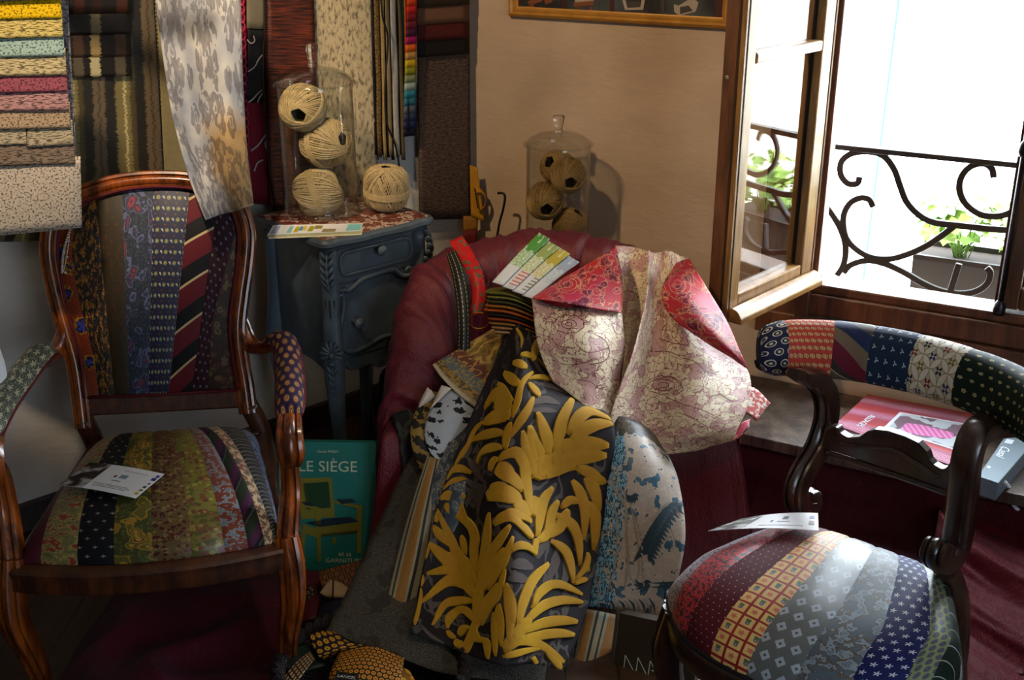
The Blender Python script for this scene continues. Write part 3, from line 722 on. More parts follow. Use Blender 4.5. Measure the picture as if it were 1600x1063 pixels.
# dark brown sample book near the corner
bb = thing('sample_book', onL(692, 180, .06), 'dark brown textured sample book with rust and black swatches hanging beside the corner', 'fabric samples')
g = G('brown_ripple'); u, v, w = g.uv(); n = g.noise(g.vec(u * .5, v * 1.5), 1.3, 3, .5); g.bump(n, 1, .004)
m_rip = g.out(g.mix(g.rng(n, .35, .65), hexc('#33261e'), hexc('#57453a')), .7, .3)
cloth('long_swatch', sheet(LP(.05), (653, -60), (733, -60), (657, 344), (736, 342), 3), m_rip, bb, 14, 20, .008)
for k, (y0, y1, c) in enumerate(((-60, 12, '#3b2e22'), (0, 38, '#6a4a34'), (30, 64, '#4c1410'), (58, 89, '#15100e'))):
    cloth('swatch', sheet(LP(.073 - k * .004), (653, y0), (732, y0 - 5), (653, y1 + 1), (734, y1 - 5), 1), fabric('brown_book_%d' % k, c, .7), bb, 6, 4, .004)
# yellow cloth with a bow, hung in the corner
yc = thing('yellow_cloth', onL(748, 300, .05), 'mustard yellow cloth with a loop and red hem hanging in the corner', 'cloth')
m_yel = fabric('mustard_cloth', '#a87414', .7)
YP = lambda d: (lambda px, py: PL(px, py, CORN + V((0, -.1 - d, 0)), V((.2, -1, 0)).normalized()))
cloth('cloth', sheet(YP(.0), (734, 258), (746, 262), (736, 338), (757, 347), 3), m_yel, yc, 8, 14, .003, soft)
mb = MB(); mb.sweep(curve([YP(.005)(*p) for p in ((742, 296), (752, 298), (759, 308), (757, 322), (748, 330))], 14), [(-.012, -.001), (.012, -.001), (.012, .001), (-.012, .001)], fixed=V((0, -1, 0)).cross(V((0, 0, 1)))); mb.build('loop', m_yel, yc)
cloth('lower_band', sheet(YP(-.006), (724, 338), (748, 338), (724, 363), (746, 360), 1), fabric('ochre_cloth', '#8a5c1c', .7), yc, 4, 4, .003)
cloth('red_hem', sheet(YP(-.004), (724, 362), (746, 359), (724, 400), (746, 398), 1), fabric('red_hem', '#5c1010', .7), yc, 4, 4, .003)
mb = MB(); mb.sweep(curve([YP(.012)(*p) for p in ((742, 294), (744, 308), (747, 326))], 6), [(-.002, 0), (.002, 0), (.002, .001), (-.002, .001)], fixed=V((0, -1, 0))); mb.build('slit', plain('slit_dark', '#140a04', .9), yc)
# cords and the bent rod
def cord(name, pts, r, mat, label, cat='cord'):
    mb = MB(); mb.tube(curve(pts, 40), r, 8); return tag(mb.build(name, mat), label, cat)
m_cord = plain('black_cord', '#0c0b0b', .5)
cord('cord', [onL(*p, .10) for p in ((594, -60), (597, 20), (606, 60), (602, 130), (604, 190), (617, 225), (624, 262), (630, 330))], .003, m_cord, 'black cord running down the striped fabric edges to the nightstand')
cord('cord', [onL(*p, .085) for p in ((412, -60), (414, 20), (412, 70), (411, 130), (416, 200), (420, 260), (432, 330))], .0028, m_cord, 'thin dark cord hanging over the crimson lettered fabric')
cord('bent_rod', [onW(*p, .12) for p in ((778, 302), (785, 302), (789, 308), (786, 328), (779, 356), (770, 420), (760, 520))], .0042, m_cord, 'thin black bent rod sticking up behind the draped chair', 'rod')

# ------------------------------------------------------------------ grey painted nightstand
m_grey = G('grey_paint'); x, y, z, o = m_grey.obj(); n = m_grey.noise(o, 14, 4); m_grey.bump(m_grey.noise(o, 90, 2), .08, .001)
m_grey = m_grey.out(m_grey.mix(m_grey.rng(n, .35, .75), hexc('#3d4850'), hexc('#515e68')), .45, .4)
g = G('red_marble'); x, y, z, o = g.obj(); n = g.noise(o, 14, 5, .7); n2 = g.noise(o, 40, 3)
c = g.mix(g.rng(n2, .4, .7), hexc('#5a2a22'), hexc('#7c4438')); m_marb = g.out(g.mix(g.abs(n - .5) < .025, c, hexc('#b8a69a')), .25, .5)
NT = .80
tl_, tr_, bl_ = Z(505, 380, NT), Z(684, 338, NT), Z(393, 333, NT)
nax = (tr_ - tl_); NWD = nax.length; nax.normalize(); nay = V((-nax.y, nax.x, 0)); NDP = .36
NM = Matrix((nax, nay, V((0, 0, 1)))).transposed().to_4x4(); NM.translation = V((tl_.x, tl_.y, 0))
def np_(a, b, z): return NM @ V((a, b, z))
ns = thing('nightstand', np_(NWD / 2, NDP / 2, 0), 'grey painted carved nightstand with red marble top, one drawer and one door', 'nightstand')
ov = .028; A0, A1, B0, B1 = ov, NWD - ov, ov, NDP - .02
def outline(k):
    """serpentine top outline, k = inset"""
    p = []
    def arc(cx, cy, r, s, e, n=6):
        for i in range(n + 1): a = rad(lerp(s, e, i / n)); p.append((cx + r * math.cos(a), cy + r * math.sin(a)))
    r = .03 - k * .4
    arc(.03, .03, .03 - k, 180, 300)
    for i in range(1, 12):
        t_ = i / 12; p.append((lerp(.045, NWD - .045, t_), k + .012 - .02 * math.sin(t_ * PI) - .006 * math.sin(t_ * 3 * PI)))
    arc(NWD - .03, .03, .03 - k, 240, 360)
    p.append((NWD - k, NDP - k)); p.append((k, NDP - k)); p.append((k + .008, NDP * .5)); 
    return p
def tier(mb, k0, z0, k1, z1, mi=0, cap=False):
    a, b = outline(k0), outline(k1); n = len(a); vs = [np_(x, y, z0) for x, y in a] + [np_(x, y, z1) for x, y in b]
    fs = [(i, (i + 1) % n, n + (i + 1) % n, n + i) for i in range(n)]
    if cap: fs.append(tuple(range(n, 2 * n)))
    mb.add(vs, fs, mi); return mb
mb = MB()
for (k0, z0, k1, z1) in ((.02, .766, .018, .772), (.018, .772, .006, .778), (.006, .778, .0, .782), (0, .782, 0, .792), (0, .792, .005, .799), (.005, .799, .014, .8)): tier(mb, k0, z0, k1, z1)
mb.add([np_(x, y, .766) for x, y in outline(.02)], [tuple(range(len(outline(.02))))])
mb.build('top_moulding', m_grey, ns, sharp=40)
mb = MB(); tier(mb, .014, .7985, .015, .8005, cap=True); mb.build('marble_top', m_marb, ns, smooth=False)
def prism(mb, pts, f0, f1):
    """pts 2-d outline -> points f0(x,y) and f1(x,y)"""
    n = len(pts); vs = [f0(*p) for p in pts] + [f1(*p) for p in pts]
    mb.add(vs, [tuple(range(n)), tuple(range(2 * n - 1, n - 1, -1))] + [(i, (i + 1) % n, n + (i + 1) % n, n + i) for i in range(n)]); return mb
ZB = .425
scal = [(t_, ZB + z_) for t_, z_ in ((.07, .02), (.10, .036), (.15, .03), (.185, .012), (.205, .018), (.24, .0), (.27, .0), (.30, .018), (.32, .034))]
mb = MB(); ft = B0 + .012
front = [(A0 + .02, .768), (A0 + .02, .395)] + [(lerp(A0 + .03, A1 - .03, i / 24), .408 - .02 * math.exp(-((i / 24 - .5) / .12) ** 2) - .012 * abs(math.sin(i / 24 * PI * 2.5)) + .012 * (abs(i / 24 - .5) > .38)) for i in range(25)] + [(A1 - .02, .395), (A1 - .02, .768)]
prism(mb, front, lambda a, z: np_(a, ft, z), lambda a, z: np_(a, ft + .02, z))
for sa in (A0 + .006, A1 - .026):
    side = [(B0 + .02, .768), (B0 + .02, .385)] + [(lerp(B0 + .03, B1 - .03, i / 14), .385 + .035 * math.sin(i / 14 * PI) ** .7 * (1 if i / 14 > .0 else 1)) for i in range(15)] + [(B1 - .01, .385), (B1 - .01, .768)]
    prism(mb, [(b, z if z > .7 else .91 - z if False else z) for b, z in side], lambda b, z: np_(sa, b, z), lambda b, z: np_(sa + .02, b, z))
prism(mb, [(A0 + .02, .768), (A0 + .02, .44), (A1 - .02, .44), (A1 - .02, .768)], lambda a, z: np_(a, B1 - .015, z), lambda a, z: np_(a, B1, z))
prism(mb, [(A0 + .01, B0 + .02), (A1 - .01, B0 + .02), (A1 - .01, B1), (A0 + .01, B1)], lambda a, b: np_(a, b, .43), lambda a, b: np_(a, b, .445))
mb.build('body', m_grey, ns, smooth=False, bevel=.003)
FP = lambda d=0: (lambda px, py: PL(px, py, np_(0, ft - d, 0), nay))
c2 = lambda L: [(480 + a / 2.875, 330 + b / 2.875) for a, b in L]
# drawer
fa = lambda px, py: NM.inverted() @ FP()(px, py)
dr = bpy.data.objects.new('drawer', None); dr.location = np_(NWD / 2, ft, .71); put(dr); inv_parent(dr, ns)
mb = MB(); dz0, dz1 = .662, .76; prism(mb, [(A0 + .032, dz0), (A1 - .032, dz0), (A1 - .032, dz1), (A0 + .032, dz1)], lambda a, z: np_(a, ft - .006, z), lambda a, z: np_(a, ft + .004, z)); mb.build('drawer_front', m_grey, dr, smooth=False, bevel=.003)
bead = [(math.cos(a) * .006, math.sin(a) * .006) for a in [k * PI / 4 for k in range(8)]]
ring = []
az0, az1, zz0, zz1, rr = A0 + .045, A1 - .045, dz0 + .022, dz1 - .012, .022
for cx, cz, s in ((az1 - rr, zz1 - rr, 0), (az0 + rr, zz1 - rr, 90), (az0 + rr, zz0 + rr, 180), (az1 - rr, zz0 + rr, 270)):
    for i in range(7): a = rad(s + i * 15); ring.append(np_(cx + rr * math.cos(a), ft - .007, cz + rr * math.sin(a)))
mb = MB(); mb.sweep(ring, bead, closed=True, fixed=nay); mb.build('drawer_moulding', m_grey, dr)
ring2 = [p + nay * .001 for p in ring]
kn = lambda M: MB().lathe([(0, .0), (.009, .0), (.007, .006), (.006, .014), (.012, .018), (.0155, .023), (.0155, .028), (.012, .032), (0, .034)], 24, M)
kp = FP(.006)(480 + 312 / 2.875, 330 + 168 / 2.875); kn(frame(kp, nax, V((0, 0, 1)))).build('knob', m_grey, dr)
# door
do = bpy.data.objects.new('door', None); do.location = np_(NWD / 2, ft, .56); put(do); inv_parent(do, ns)
mb = MB(); prism(mb, [(A0 + .032, .44), (A1 - .032, .44), (A1 - .032, .656), (A0 + .032, .656)], lambda a, z: np_(a, ft - .005, z), lambda a, z: np_(a, ft + .004, z)); mb.build('door_panel', m_grey, do, smooth=False, bevel=.003)
up_ = [(152, 336), (142, 346), (150, 358), (166, 354), (185, 358), (215, 335), (250, 305), (300, 285), (350, 270), (390, 265), (412, 284), (438, 292), (462, 282), (468, 264), (456, 252), (446, 262), (456, 270)]
lo_ = [(140, 392), (152, 378), (164, 390), (164, 440), (156, 490), (149, 540), (152, 590), (172, 622), (205, 632), (240, 620), (280, 600), (315, 578), (350, 562), (395, 556), (440, 550)]
for L in (up_, lo_):
    p = curve([FP(.008)(*q) for q in c2(L)], 60); mb = MB(); mb.sweep(p, [(math.cos(a) * .008, math.sin(a) * .007) for a in [k * PI / 4 for k in range(8)]], [.6 + .45 * math.sin(PI * min(1, i / 59 * 1.0)) for i in range(60)], fixed=nay); mb.build('door_moulding', m_grey, do)
kp = FP(.005)(480 + 210 / 2.875, 330 + 494 / 2.875); kn(frame(kp, nax, V((0, 0, 1)))).build('knob', m_grey, do)
# legs with carved knees
def carved_leg(a, b, da, db, front):
    lg = bpy.data.objects.new('leg', None); lg.location = np_(a, b, 0); put(lg); inv_parent(lg, ns)
    dg = (nax * da + nay * db).normalized()
    path = [(.0, .768), (.0, .66), (.002, .58), (.008, .50), (.014, .455), (.012, .40), (.004, .30), (-.008, .18), (-.012, .09), (-.008, .035), (.0, .012), (.002, 0)]
    wid = [.024, .024, .024, .027, .029, .027, .022, .018, .0155, .016, .021, .02]
    base = np_(a, b, 0); mb = MB(); n = 40
    pts = curve([base + dg * o_ + V((0, 0, z_)) for o_, z_ in path], n); ws = [interp([i / 11 for i in range(12)], wid, k / (n - 1)) for k in range(n)]
    prof = [(math.copysign(abs(math.cos(t_)) ** .6, math.cos(t_)), math.copysign(abs(math.sin(t_)) ** .6, math.sin(t_))) for t_ in [k * PI / 8 for k in range(16)]]
    mb.sweep(pts, prof, ws, fixed=dg); mb.build('leg_post', m_grey, lg)
    if not front: return
    sd = dg.cross(V((0, 0, 1)))
    mb = MB()
    def lobe(z, s, out, lx, lz, ld, tilt):
        c = base + dg * out + sd * s + V((0, 0, z)); Mr = Matrix((sd, dg, V((0, 0, 1)))).transposed().to_4x4() @ Matrix.Rotation(tilt, 4, 'Y'); mb.ball(c, (lx, ld, lz), Mr, 10, 6)
    zc = .478
    for k in range(9):
        a_ = rad(-20 + k * 27.5); lobe(zc + math.sin(a_) * .022, math.cos(a_) * .017, .043, .0055, .017, .008, PI / 2 - a_ if True else 0)
    lobe(zc - .004, 0, .048, .009, .011, .008, 0); lobe(zc - .028, .0, .046, .011, .007, .008, 0)
    for k in range(5):
        z_ = .43 - k * .022; w_ = .011 - k * .0015
        for sg in (-1, 1): lobe(z_, sg * w_ * .75, .042 - k * .004, w_ * .55, .016, .006, sg * .5)
        lobe(z_ - .004, 0, .043 - k * .004, .0035, .015, .006, 0)
    mb.build('carved_shell', m_grey, lg); mb = MB()
    for k in range(5):                                                          # leaf scroll under the top
        z_ = .755 - k * .02
        for sg in (-1, 1): lobe(z_, sg * .010, .026 + .012 * math.sin(k / 4 * PI), .006, .015, .009, sg * .6)
        lobe(z_ - .008, 0, .03 + .012 * math.sin(k / 4 * PI), .005, .014, .008, 0)
    mb.build('carved_scroll', m_grey, lg)
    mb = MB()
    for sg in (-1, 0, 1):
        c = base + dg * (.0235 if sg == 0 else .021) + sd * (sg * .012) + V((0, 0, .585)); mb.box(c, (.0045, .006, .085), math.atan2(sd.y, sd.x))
    mb.build('flute_shade', plain('flute_shade_paint', '#24272a', .7), lg, smooth=False)  # raised dark bars, the shade inside the flutes painted on
carved_leg(A0 + .016, B0 + .016, -1, -1, True); carved_leg(A1 - .016, B0 + .016, 1, -1, True)
carved_leg(A0 + .016, B1 - .02, -1, .6, False); carved_leg(A1 - .016, B1 - .02, 1, .6, False)

# ------------------------------------------------------------------ glass jars, balls of twine, leaflets
g = G('jar_glass'); t = g.t; mixn = t.nodes.new('ShaderNodeMixShader'); tr = t.nodes.new('ShaderNodeBsdfTransparent'); gl = t.nodes.new('ShaderNodeBsdfGlossy'); gl.inputs['Roughness'].default_value = .02
tr.inputs[0].default_value = (.95, .96, .955, 1); gl.inputs['Roughness'].default_value = .02
lw = thin_fresnel(t, 1.5)
fm = t.nodes.new('ShaderNodeMath'); fm.operation = 'MULTIPLY'; fm.inputs[1].default_value = 1.25; fm.use_clamp = True; t.links.new(lw.outputs[0], fm.inputs[0]); t.links.new(fm.outputs[0], mixn.inputs[0]); t.links.new(tr.outputs[0], mixn.inputs[1]); t.links.new(gl.outputs[0], mixn.inputs[2]); t.links.new(mixn.outputs[0], t.nodes['Material Output'].inputs[0]); m_jar = g.mat
m_knob = G('solid_glass').out((1, 1, 1, 1), .0, .5, Transmission_Weight=1.0, IOR=1.45)
def jar(c, r, zl, zk, label, group=None):
    """c = base centre, r = body radius, zl = rim height, zk = top of knob (absolute)"""
    j = thing('glass_jar', c, label, 'jar', group); h = zl - c.z; M = Matrix.Translation(c)
    MB().lathe([(0, .0), (r * .9, 0), (r * 1.06, .003), (r * 1.07, .008), (r * 1.0, .014), (r * .985, .022), (r, .04), (r, h - .02), (r * 1.015, h - .004), (r * 1.0, h), (r * .975, h - .004), (r * .97, h - .02), (r * .97, .03), (r * .9, .016), (0, .014)], 64, M).build('jar_body', m_jar, j, sharp=60)
    H = zk - c.z; k = H - h
    l = bpy.data.objects.new('lid', None); l.location = c + V((0, 0, h)); put(l); inv_parent(l, j)
    MB().lathe([(0, h + k * .40), (r * .35, h + k * .39), (r * .62, h + k * .33), (r * .86, h + k * .2), (r * 1.0, h + k * .08), (r * 1.09, h + .000), (r * 1.1, h - .005), (r * 1.07, h - .004), (r * .98, h + k * .02), (r * .84, h + k * .17), (r * .6, h + k * .29), (r * .35, h + k * .35), (0, h + k * .36)], 64, M).build('lid_dome', m_jar, l, sharp=60)
    MB().lathe([(0, h + k * .40), (.013, h + k * .40), (.013, h + k * .46), (.0105, h + k * .52), (.014, h + k * .7), (.0175, h + k * .93), (.016, h + k * .99), (0, h + k)], 24, M).build('lid_knob', m_knob, l)
    return j
J1 = Z(503, 333, .8015); j1 = jar(J1, .104, Y(493, 128, J1.y).z, Y(490, 68, J1.y).z, 'tall lidded glass jar of twine balls standing on the nightstand')
J2y = 3.56; J2 = Y(870, 412, J2y); j2 = jar(J2, .099, Y(870, 224, J2y).z, Y(870, 180, J2y).z, 'lidded glass jar of twine balls half hidden behind the draped chair')
def fibre(name, c1, c2):
    g = G(name); u, v, w = g.uv(); n = g.noise(g.vec(u * 3, v * 4), 1, 3); n2 = g.noise(g.vec(u, v * .05), 1, 1)
    return g.out(g.mix(g.rng(n * .5 + n2 * .5, .35, .65), hexc(c1), hexc(c2)), .6, .35)
m_tw = fibre('linen_twine', '#8a744c', '#c9b488'); m_tw2 = fibre('brown_twine', '#644a22', '#a08048'); m_core = plain('twine_core_shade', '#3a2c18', .9)  # core darker than its twine: shade between the strands put into the colour
def twine_mesh(seed, tilt, sq, band=None, turns=125):
    """wound ball of unit radius about z with open poles"""
    rnd = random.Random(seed); mb = MB(); pts = []; N = 26
    def shape(p):
        z = p.z; k = 1 / max((abs(p.x) ** sq + abs(p.y) ** sq * 0 + abs(p.y) ** sq) ** (1 / sq) if False else 1, 1e-6)
        rxy = math.hypot(p.x, p.y); m = (abs(rxy) ** sq + abs(z) ** sq) ** (1 / sq); return p / max(m, 1e-6)
    jit = [(rnd.uniform(-.05, .05), rnd.uniform(-.03, .03), rnd.uniform(-.012, .012)) for _ in range(turns + 2)]
    for k in range(turns * N):
        t_ = k / N; i_ = int(t_); f_ = t_ - i_; f_ = f_ * f_ * (3 - 2 * f_)
        j0, j1 = jit[i_], jit[i_ + 1]; ja, jp, jr = (lerp(j0[q], j1[q], f_) for q in range(3))
        a = 2 * PI * (k % N) / N; al = rad(tilt) + ja; ph = 2 * PI * t_ / turns * 1.35 + jp + .05 * math.sin(t_ * .9); al += .07 * math.sin(t_ * .35); jr += .88 + .11 * t_ / turns
        e1 = V((-math.sin(ph), math.cos(ph), 0)); nrm = V((math.sin(al) * math.cos(ph), math.sin(al) * math.sin(ph), math.cos(al))); e2 = nrm.cross(e1)
        pts.append(shape(e1 * math.cos(a) + e2 * math.sin(a)) * jr)
    mb.tube(pts, .0285, 5)
    me1 = mb
    mc = MB(); hp = math.cos(rad(tilt) * .86); ring = []
    for i in range(13):
        a = lerp(rad(90 - tilt * .92), PI - rad(90 - tilt * .92), i / 12); p = shape(V((math.sin(a), 0, math.cos(a)))) * .92; ring.append((p.x, p.z))
    r0, z0 = ring[0]; ring = [(r0 * .55, -z0 * .6)] and [(r0 * .8, 0)] + [(r0 * .85, z0 * .6)] + ring + [(r0 * .85, -z0 * .6), (r0 * .8, 0)]
    mc.lathe(ring, 28)
    mbnd = None
    if band:
        mbnd = MB()
        for k in range(6):
            f = (k - 2.5) * .05; pl = []
            for i in range(40):
                a = 2 * PI * i / 40
                if band == 'h': p = V((math.cos(a), math.sin(a), -.12 + f + .05 * math.sin(a)))
                else: p = V((f + .04 * math.sin(a * 2), math.cos(a), math.sin(a)))
                pl.append(shape(p) * 1.0)
            mbnd.tube(pl, .026, 5, closed=True)
    return me1, mc, mbnd
def twine(name, c, r, axis, label, mats, seed, tilt=62, sq=2.4, band=None, group='balls of twine', spin=0):
    t_ = thing(name, c, label, 'twine', group)
    t_.rotation_euler = (V(axis).to_track_quat('Z', 'Y').to_matrix() @ Matrix.Rotation(spin, 3, 'Z')).to_euler(); t_.scale = (r, r, r)
    a, b, d = twine_mesh(seed, tilt, sq, band)
    a.build('wound_twine', mats, t_, world=False); b.build('core', m_core if mats is m_tw2 else plain('linen_core_shade', '#4a3d26', .9), t_, world=False)  # linen core also coloured dark for the shaded gaps
    if d: d.build('band', mats, t_, world=False)
    return t_
JY = J1.y
twine('twine_ball', Y(473, 168, JY - .015), .0655, (-.05, -.97, -.2), 'pale twine ball on top in the nightstand jar, its dark hole facing out', m_tw, 1, 66, 2.2)
twine('twine_ball', Y(509, 223, JY + .01), .069, (.82, -.5, .25), 'middle twine ball in the nightstand jar, its hole turned to the right', m_tw, 2, 68, 2.5, 'h')
twine('twine_ball', Y(497, 300, JY - .005), .0665, (.93, .15, .3), 'lowest twine ball in the nightstand jar with a band tied round it', m_tw, 3, 68, 3.0, 'h')
D_ = Z(605, 328, .802); twine('twine_ball', V((D_.x, D_.y, .802 + .0645)), .0655, (.04, -.1, 1), 'twine ball standing beside the jar on the nightstand with a band round its waist', m_tw, 4, 70, 3.2, 'h')
for k, (px, py, dy, r, ax, lab) in enumerate(((872, 262, .05, .055, (-.6, -.6, .5), 'twine ball at the back of the far jar, mostly behind the top one'), (888, 274, -.01, .056, (.12, -.95, -.25), 'topmost brown twine ball in the jar behind the draped chair'), (851, 314, -.01, .058, (.1, -.93, -.3), 'brown twine ball at the left in the jar behind the draped chair'), (891, 352, .0, .056, (.5, -.2, .8), 'lowest brown twine ball in the far jar, cut off by the chair back'))):
    twine('twine_ball', Y(px, py, J2y + dy), r, ax, lab, m_tw2, 10 + k, 64, 2.4)
# small plain table that carries the far jar
sb = thing('side_table', V((J2.x, J2.y, 0)), 'small round side table under the jar behind the draped chair', 'table')
MB().lathe([(0, J2.z - .024), (.15, J2.z - .024), (.155, J2.z - .012), (.15, J2.z - .0005), (0, J2.z - .0005)], 40, Matrix.Translation(V((J2.x, J2.y, 0)))).build('table_top', m_oakd, sb, sharp=40)
MB().lathe([(0, 0), (.11, 0), (.11, .015), (.03, .03), (.022, .1), (.022, J2.z - .07), (.05, J2.z - .024), (0, J2.z - .024)], 24, Matrix.Translation(V((J2.x, J2.y, 0)))).build('pedestal', m_oakd, sb, sharp=40)
# leaflets in front of the jar
def leaflet(z, cs, mats, label, paint):
    t_ = thing('leaflet', Z(cs[0][0], cs[0][1], z), label, 'leaflet', 'leaflets on the nightstand')
    P = [Z(px, py, z) for px, py in cs]; mb = MB(); mb.poly(P, V((0, 0, 1)), .0008); mb.build('sheet', mats, t_, smooth=False)
    if paint:
        for (u0, u1, v0, v1, c) in paint:
            f = lambda u, v: lerp(lerp(P[0], P[1], u), lerp(P[3], P[2], u), v) + V((0, 0, .0005))
            mb = MB(); mb.poly([f(u0, v0), f(u1, v0 + .04), f(u1, v1), f(u0 - .01, v1)], V((0, 0, 1)), .0004); mb.build('print', plain('print_' + c, c, .4), t_, smooth=False)
m_white = plain('white_card', '#d9dde2', .4, .4)
cs0 = [(427, 352), (567, 349), (564, 361), (418, 367)]
leaflet(.8015, [(a + 1, b + 6) for a, b in cs0], plain('leaflet_cream', '#d0cdb0', .5), 'lowest cream leaflet under the stack on the nightstand edge', None)
leaflet(.8030, [(a - 1, b + 3) for a, b in cs0], plain('leaflet_olive', '#a9ab84', .5), 'middle olive leaflet of the stack on the nightstand edge', None)
leaflet(.8048, cs0, m_white, 'top white leaflet with yellow and turquoise pictures in front of the tall jar', [(.03, .09, .1, .9, '#8f9dc0'), (.2, .24, .15, .9, '#7fb5bb'), (.27, .31, .2, .85, '#b9a820'), (.32, .35, .2, .7, '#4a86b8'), (.36, .39, .15, .65, '#c9b030'), (.42, .47, .2, .8, '#9c9a20'), (.48, .56, .15, .55, '#8a8440'), (.58, .72, .6, .95, '#8f8260'), (.84, .99, .08, .92, '#7fc4cc')])
# ------------------------------------------------------------------ patchwork helpers
def strip_mesh(name, P, n, mats, widths, H, parent, nv=40, sub=5, seam=.0018, back=None):
    """P(c, v) -> (point, normal): c runs 0..n across the sewn strips; one material slot per strip"""
    mb = MB()
    for k in range(n):
        vs, uvs = [], []
        for j in range(nv + 1):
            for i in range(sub + 1):
                c = k + i / sub; p, nn = P(c, j / nv)
                if i in (0, sub): p = p - nn * seam
                vs.append(p); uvs.append((i / sub * widths[k] + k * 3.7, j / nv * H))
        w = sub + 1; mb.add(vs, [(j * w + i, j * w + i + 1, (j + 1) * w + i + 1, (j + 1) * w + i) for j in range(nv) for i in range(sub)], k, uvs)
    return mb.build(name, mats, parent)
rnd8 = lambda n=16, e=.7: [(math.copysign(abs(math.cos(t_)) ** e, math.cos(t_)), math.copysign(abs(math.sin(t_)) ** e, math.sin(t_))) for t_ in [k * 2 * PI / n for k in range(n)]]
# moulded section: flat back, two grooves on the show side (+b)
MOULD = [(-1, -.7), (-1, .55), (-.85, .85), (-.6, .9), (-.48, .62), (-.36, .9), (0, 1.05), (.36, .9), (.48, .62), (.6, .9), (.85, .85), (1, .55), (1, -.7), (.6, -1), (-.6, -1)]

# ------------------------------------------------------------------ walnut armchair with patchwork of neckties
m_wal = wood('walnut_polished', '#3d1906', '#93480f', .28, 1, .5, coat=.4); m_wald = wood('walnut_dark', '#2a140a', '#542b14', .35, 1, .5, coat=.25)
AO = V((-.748, 2.108, 0)); AF = V((.155, -.988, 0)).normalized(); AR = V((-AF.y, AF.x, 0))
def AC(a, b, z): return AO + AR * a - AF * b + V((0, 0, z))
ac = thing('armchair', AC(0, .27, 0), 'carved walnut armchair upholstered in strips of old neckties', 'armchair')
# ---- back
BU = (-AF * .30 + V((0, 0, 1))).normalized(); BO = AC(-.02, .55, .48); BN = AR.cross(BU).normalized()
if BN.dot(EYE - BO) < 0: BN = -BN
BP = lambda d=0: (lambda px, py: PL(px, py, BO + BN * d, BN))
cl = [(132, 668), (124, 600), (117, 560), (100, 500), (86, 445), (78, 395), (83, 350), (106, 318), (140, 300), (190, 286), (245, 281), (300, 284), (345, 300), (373, 326), (385, 365), (383, 410), (376, 460), (371, 510), (375, 560), (382, 600), (388, 645)]
p = curve([BP()(*q) for q in cl], 110)
bk = bpy.data.objects.new('backrest', None); bk.location = BO; put(bk); inv_parent(bk, ac)
mb = MB(); mb.sweep(p, MOULD, (.0215, .02), fixed=BN) if False else mb.sweep(p, MOULD, [(.0225, .021)] * 110, fixed=BN); mb.build('back_frame', m_wal, bk, sharp=45)
mb = MB(); mb.beam(BP()(118, 636), BP()(390, 622), .03, .045, up=BU); mb.build('bottom_rail', m_wald, bk, smooth=False, bevel=.004)
T = [92, 120, 148, 190, 240, 298, 342, 374, 384]; Bm = [122, 150, 180, 203, 232, 262, 297, 326, 383]
xl = lambda y: interp([318, 350, 395, 445, 500, 560, 632], [106, 88, 82, 90, 104, 121, 129], y)
xr = lambda y: interp([326, 365, 410, 460, 510, 560, 622], [370, 381, 379, 372, 367, 371, 379], y)
arch = lambda x: interp([78, 106, 140, 190, 245, 300, 345, 373, 386], [345, 318, 301, 287, 282, 285, 301, 326, 350], x)
def back_pt(c, v):
    k = min(int(c), 7); f = c - k
    xt, xb = lerp(T[k], T[k + 1], f), lerp(Bm[k], Bm[k + 1], f)
    yt, yb = arch(xt), lerp(636, 622, (xb - 122) / 260); y = lerp(yt, yb, v); x = lerp(xt, xb, v)
    L, Rr = xl(y), xr(y); lin0, lin1 = lerp(T[0], Bm[0], v), lerp(T[-1], Bm[-1], v)
    x = L + (x - lin0) / (lin1 - lin0) * (Rr - L) if (c <= 2 or c >= 6) else x
    if 1 < c <= 2: x = lerp(x, lerp(lerp(T[k], T[k + 1], f), lerp(Bm[k], Bm[k + 1], f), v), c - 1)
    if 6 <= c < 7: x = lerp(lerp(lerp(T[k], T[k + 1], f), lerp(Bm[k], Bm[k + 1], f), v), x, c - 6)
    u = c / 8; bul = .026 * (1 - abs(2 * u - 1) ** 3.5) * (1 - abs(2 * v - 1) ** 4)
    return BP(bul + .002)(x, y), BN
g = G('butterfly_silk'); u, v, w = g.uv(); x, y, i, j = g.cell(u, v, .5, .5); r = g.len(x, y)
c = g.mix(r < .17, hexc('#5c1408'), hexc('#94410e')); d, k = g.vor(w, .2); n = g.noise(w, 1.1, 2); dd = d + (n - .5) * .5
c = g.mix((dd < .38) * (k > .35), c, hexc('#141430')); c = g.mix((dd < .30) * (k > .35) * (n > .5), c, hexc('#33368a')); c = g.mix(g.band(dd, .33, .40) * (k > .35), c, hexc('#9c7412'))
m_bf = g.out(g.mix((dd < .42) * (k < .2), c, g.mix(dd < .25, hexc('#8a6410'), hexc('#2c2008'))), .5, .4)
g = G('towers_silk'); u, v, w = g.uv(); n = g.noise(g.vec(u * 1.3, v * .5), 1, 3, .7); n2 = g.noise(w, 5, 2)
c = g.mix(n > .52, hexc('#0d0a09'), hexc('#6a4310')); c = g.mix((n > .56) * (g.fract(u * 1.8) < .5) * (g.fract(v * 1.1) < .6), c, hexc('#a8761c')); c = g.mix((n < .5) * (n2 > .62), c, hexc('#45484e')); m_tow = g.out(c, .55, .35)
g = G('horse_navy'); u, v, w = g.uv(); u = u / 1.75; v = v / 1.75; x, y, i, j = g.cell(u, v, 1.35, 1.35, False); r = g.len(x - .32, y); q = g.fract(j * .5) > .25
c = hexc('#121736'); x1, y1 = x - .34, y; x2, y2 = x + .34, y; r1 = g.len(x1, y1); r2 = g.len(x2 - 0, y2)
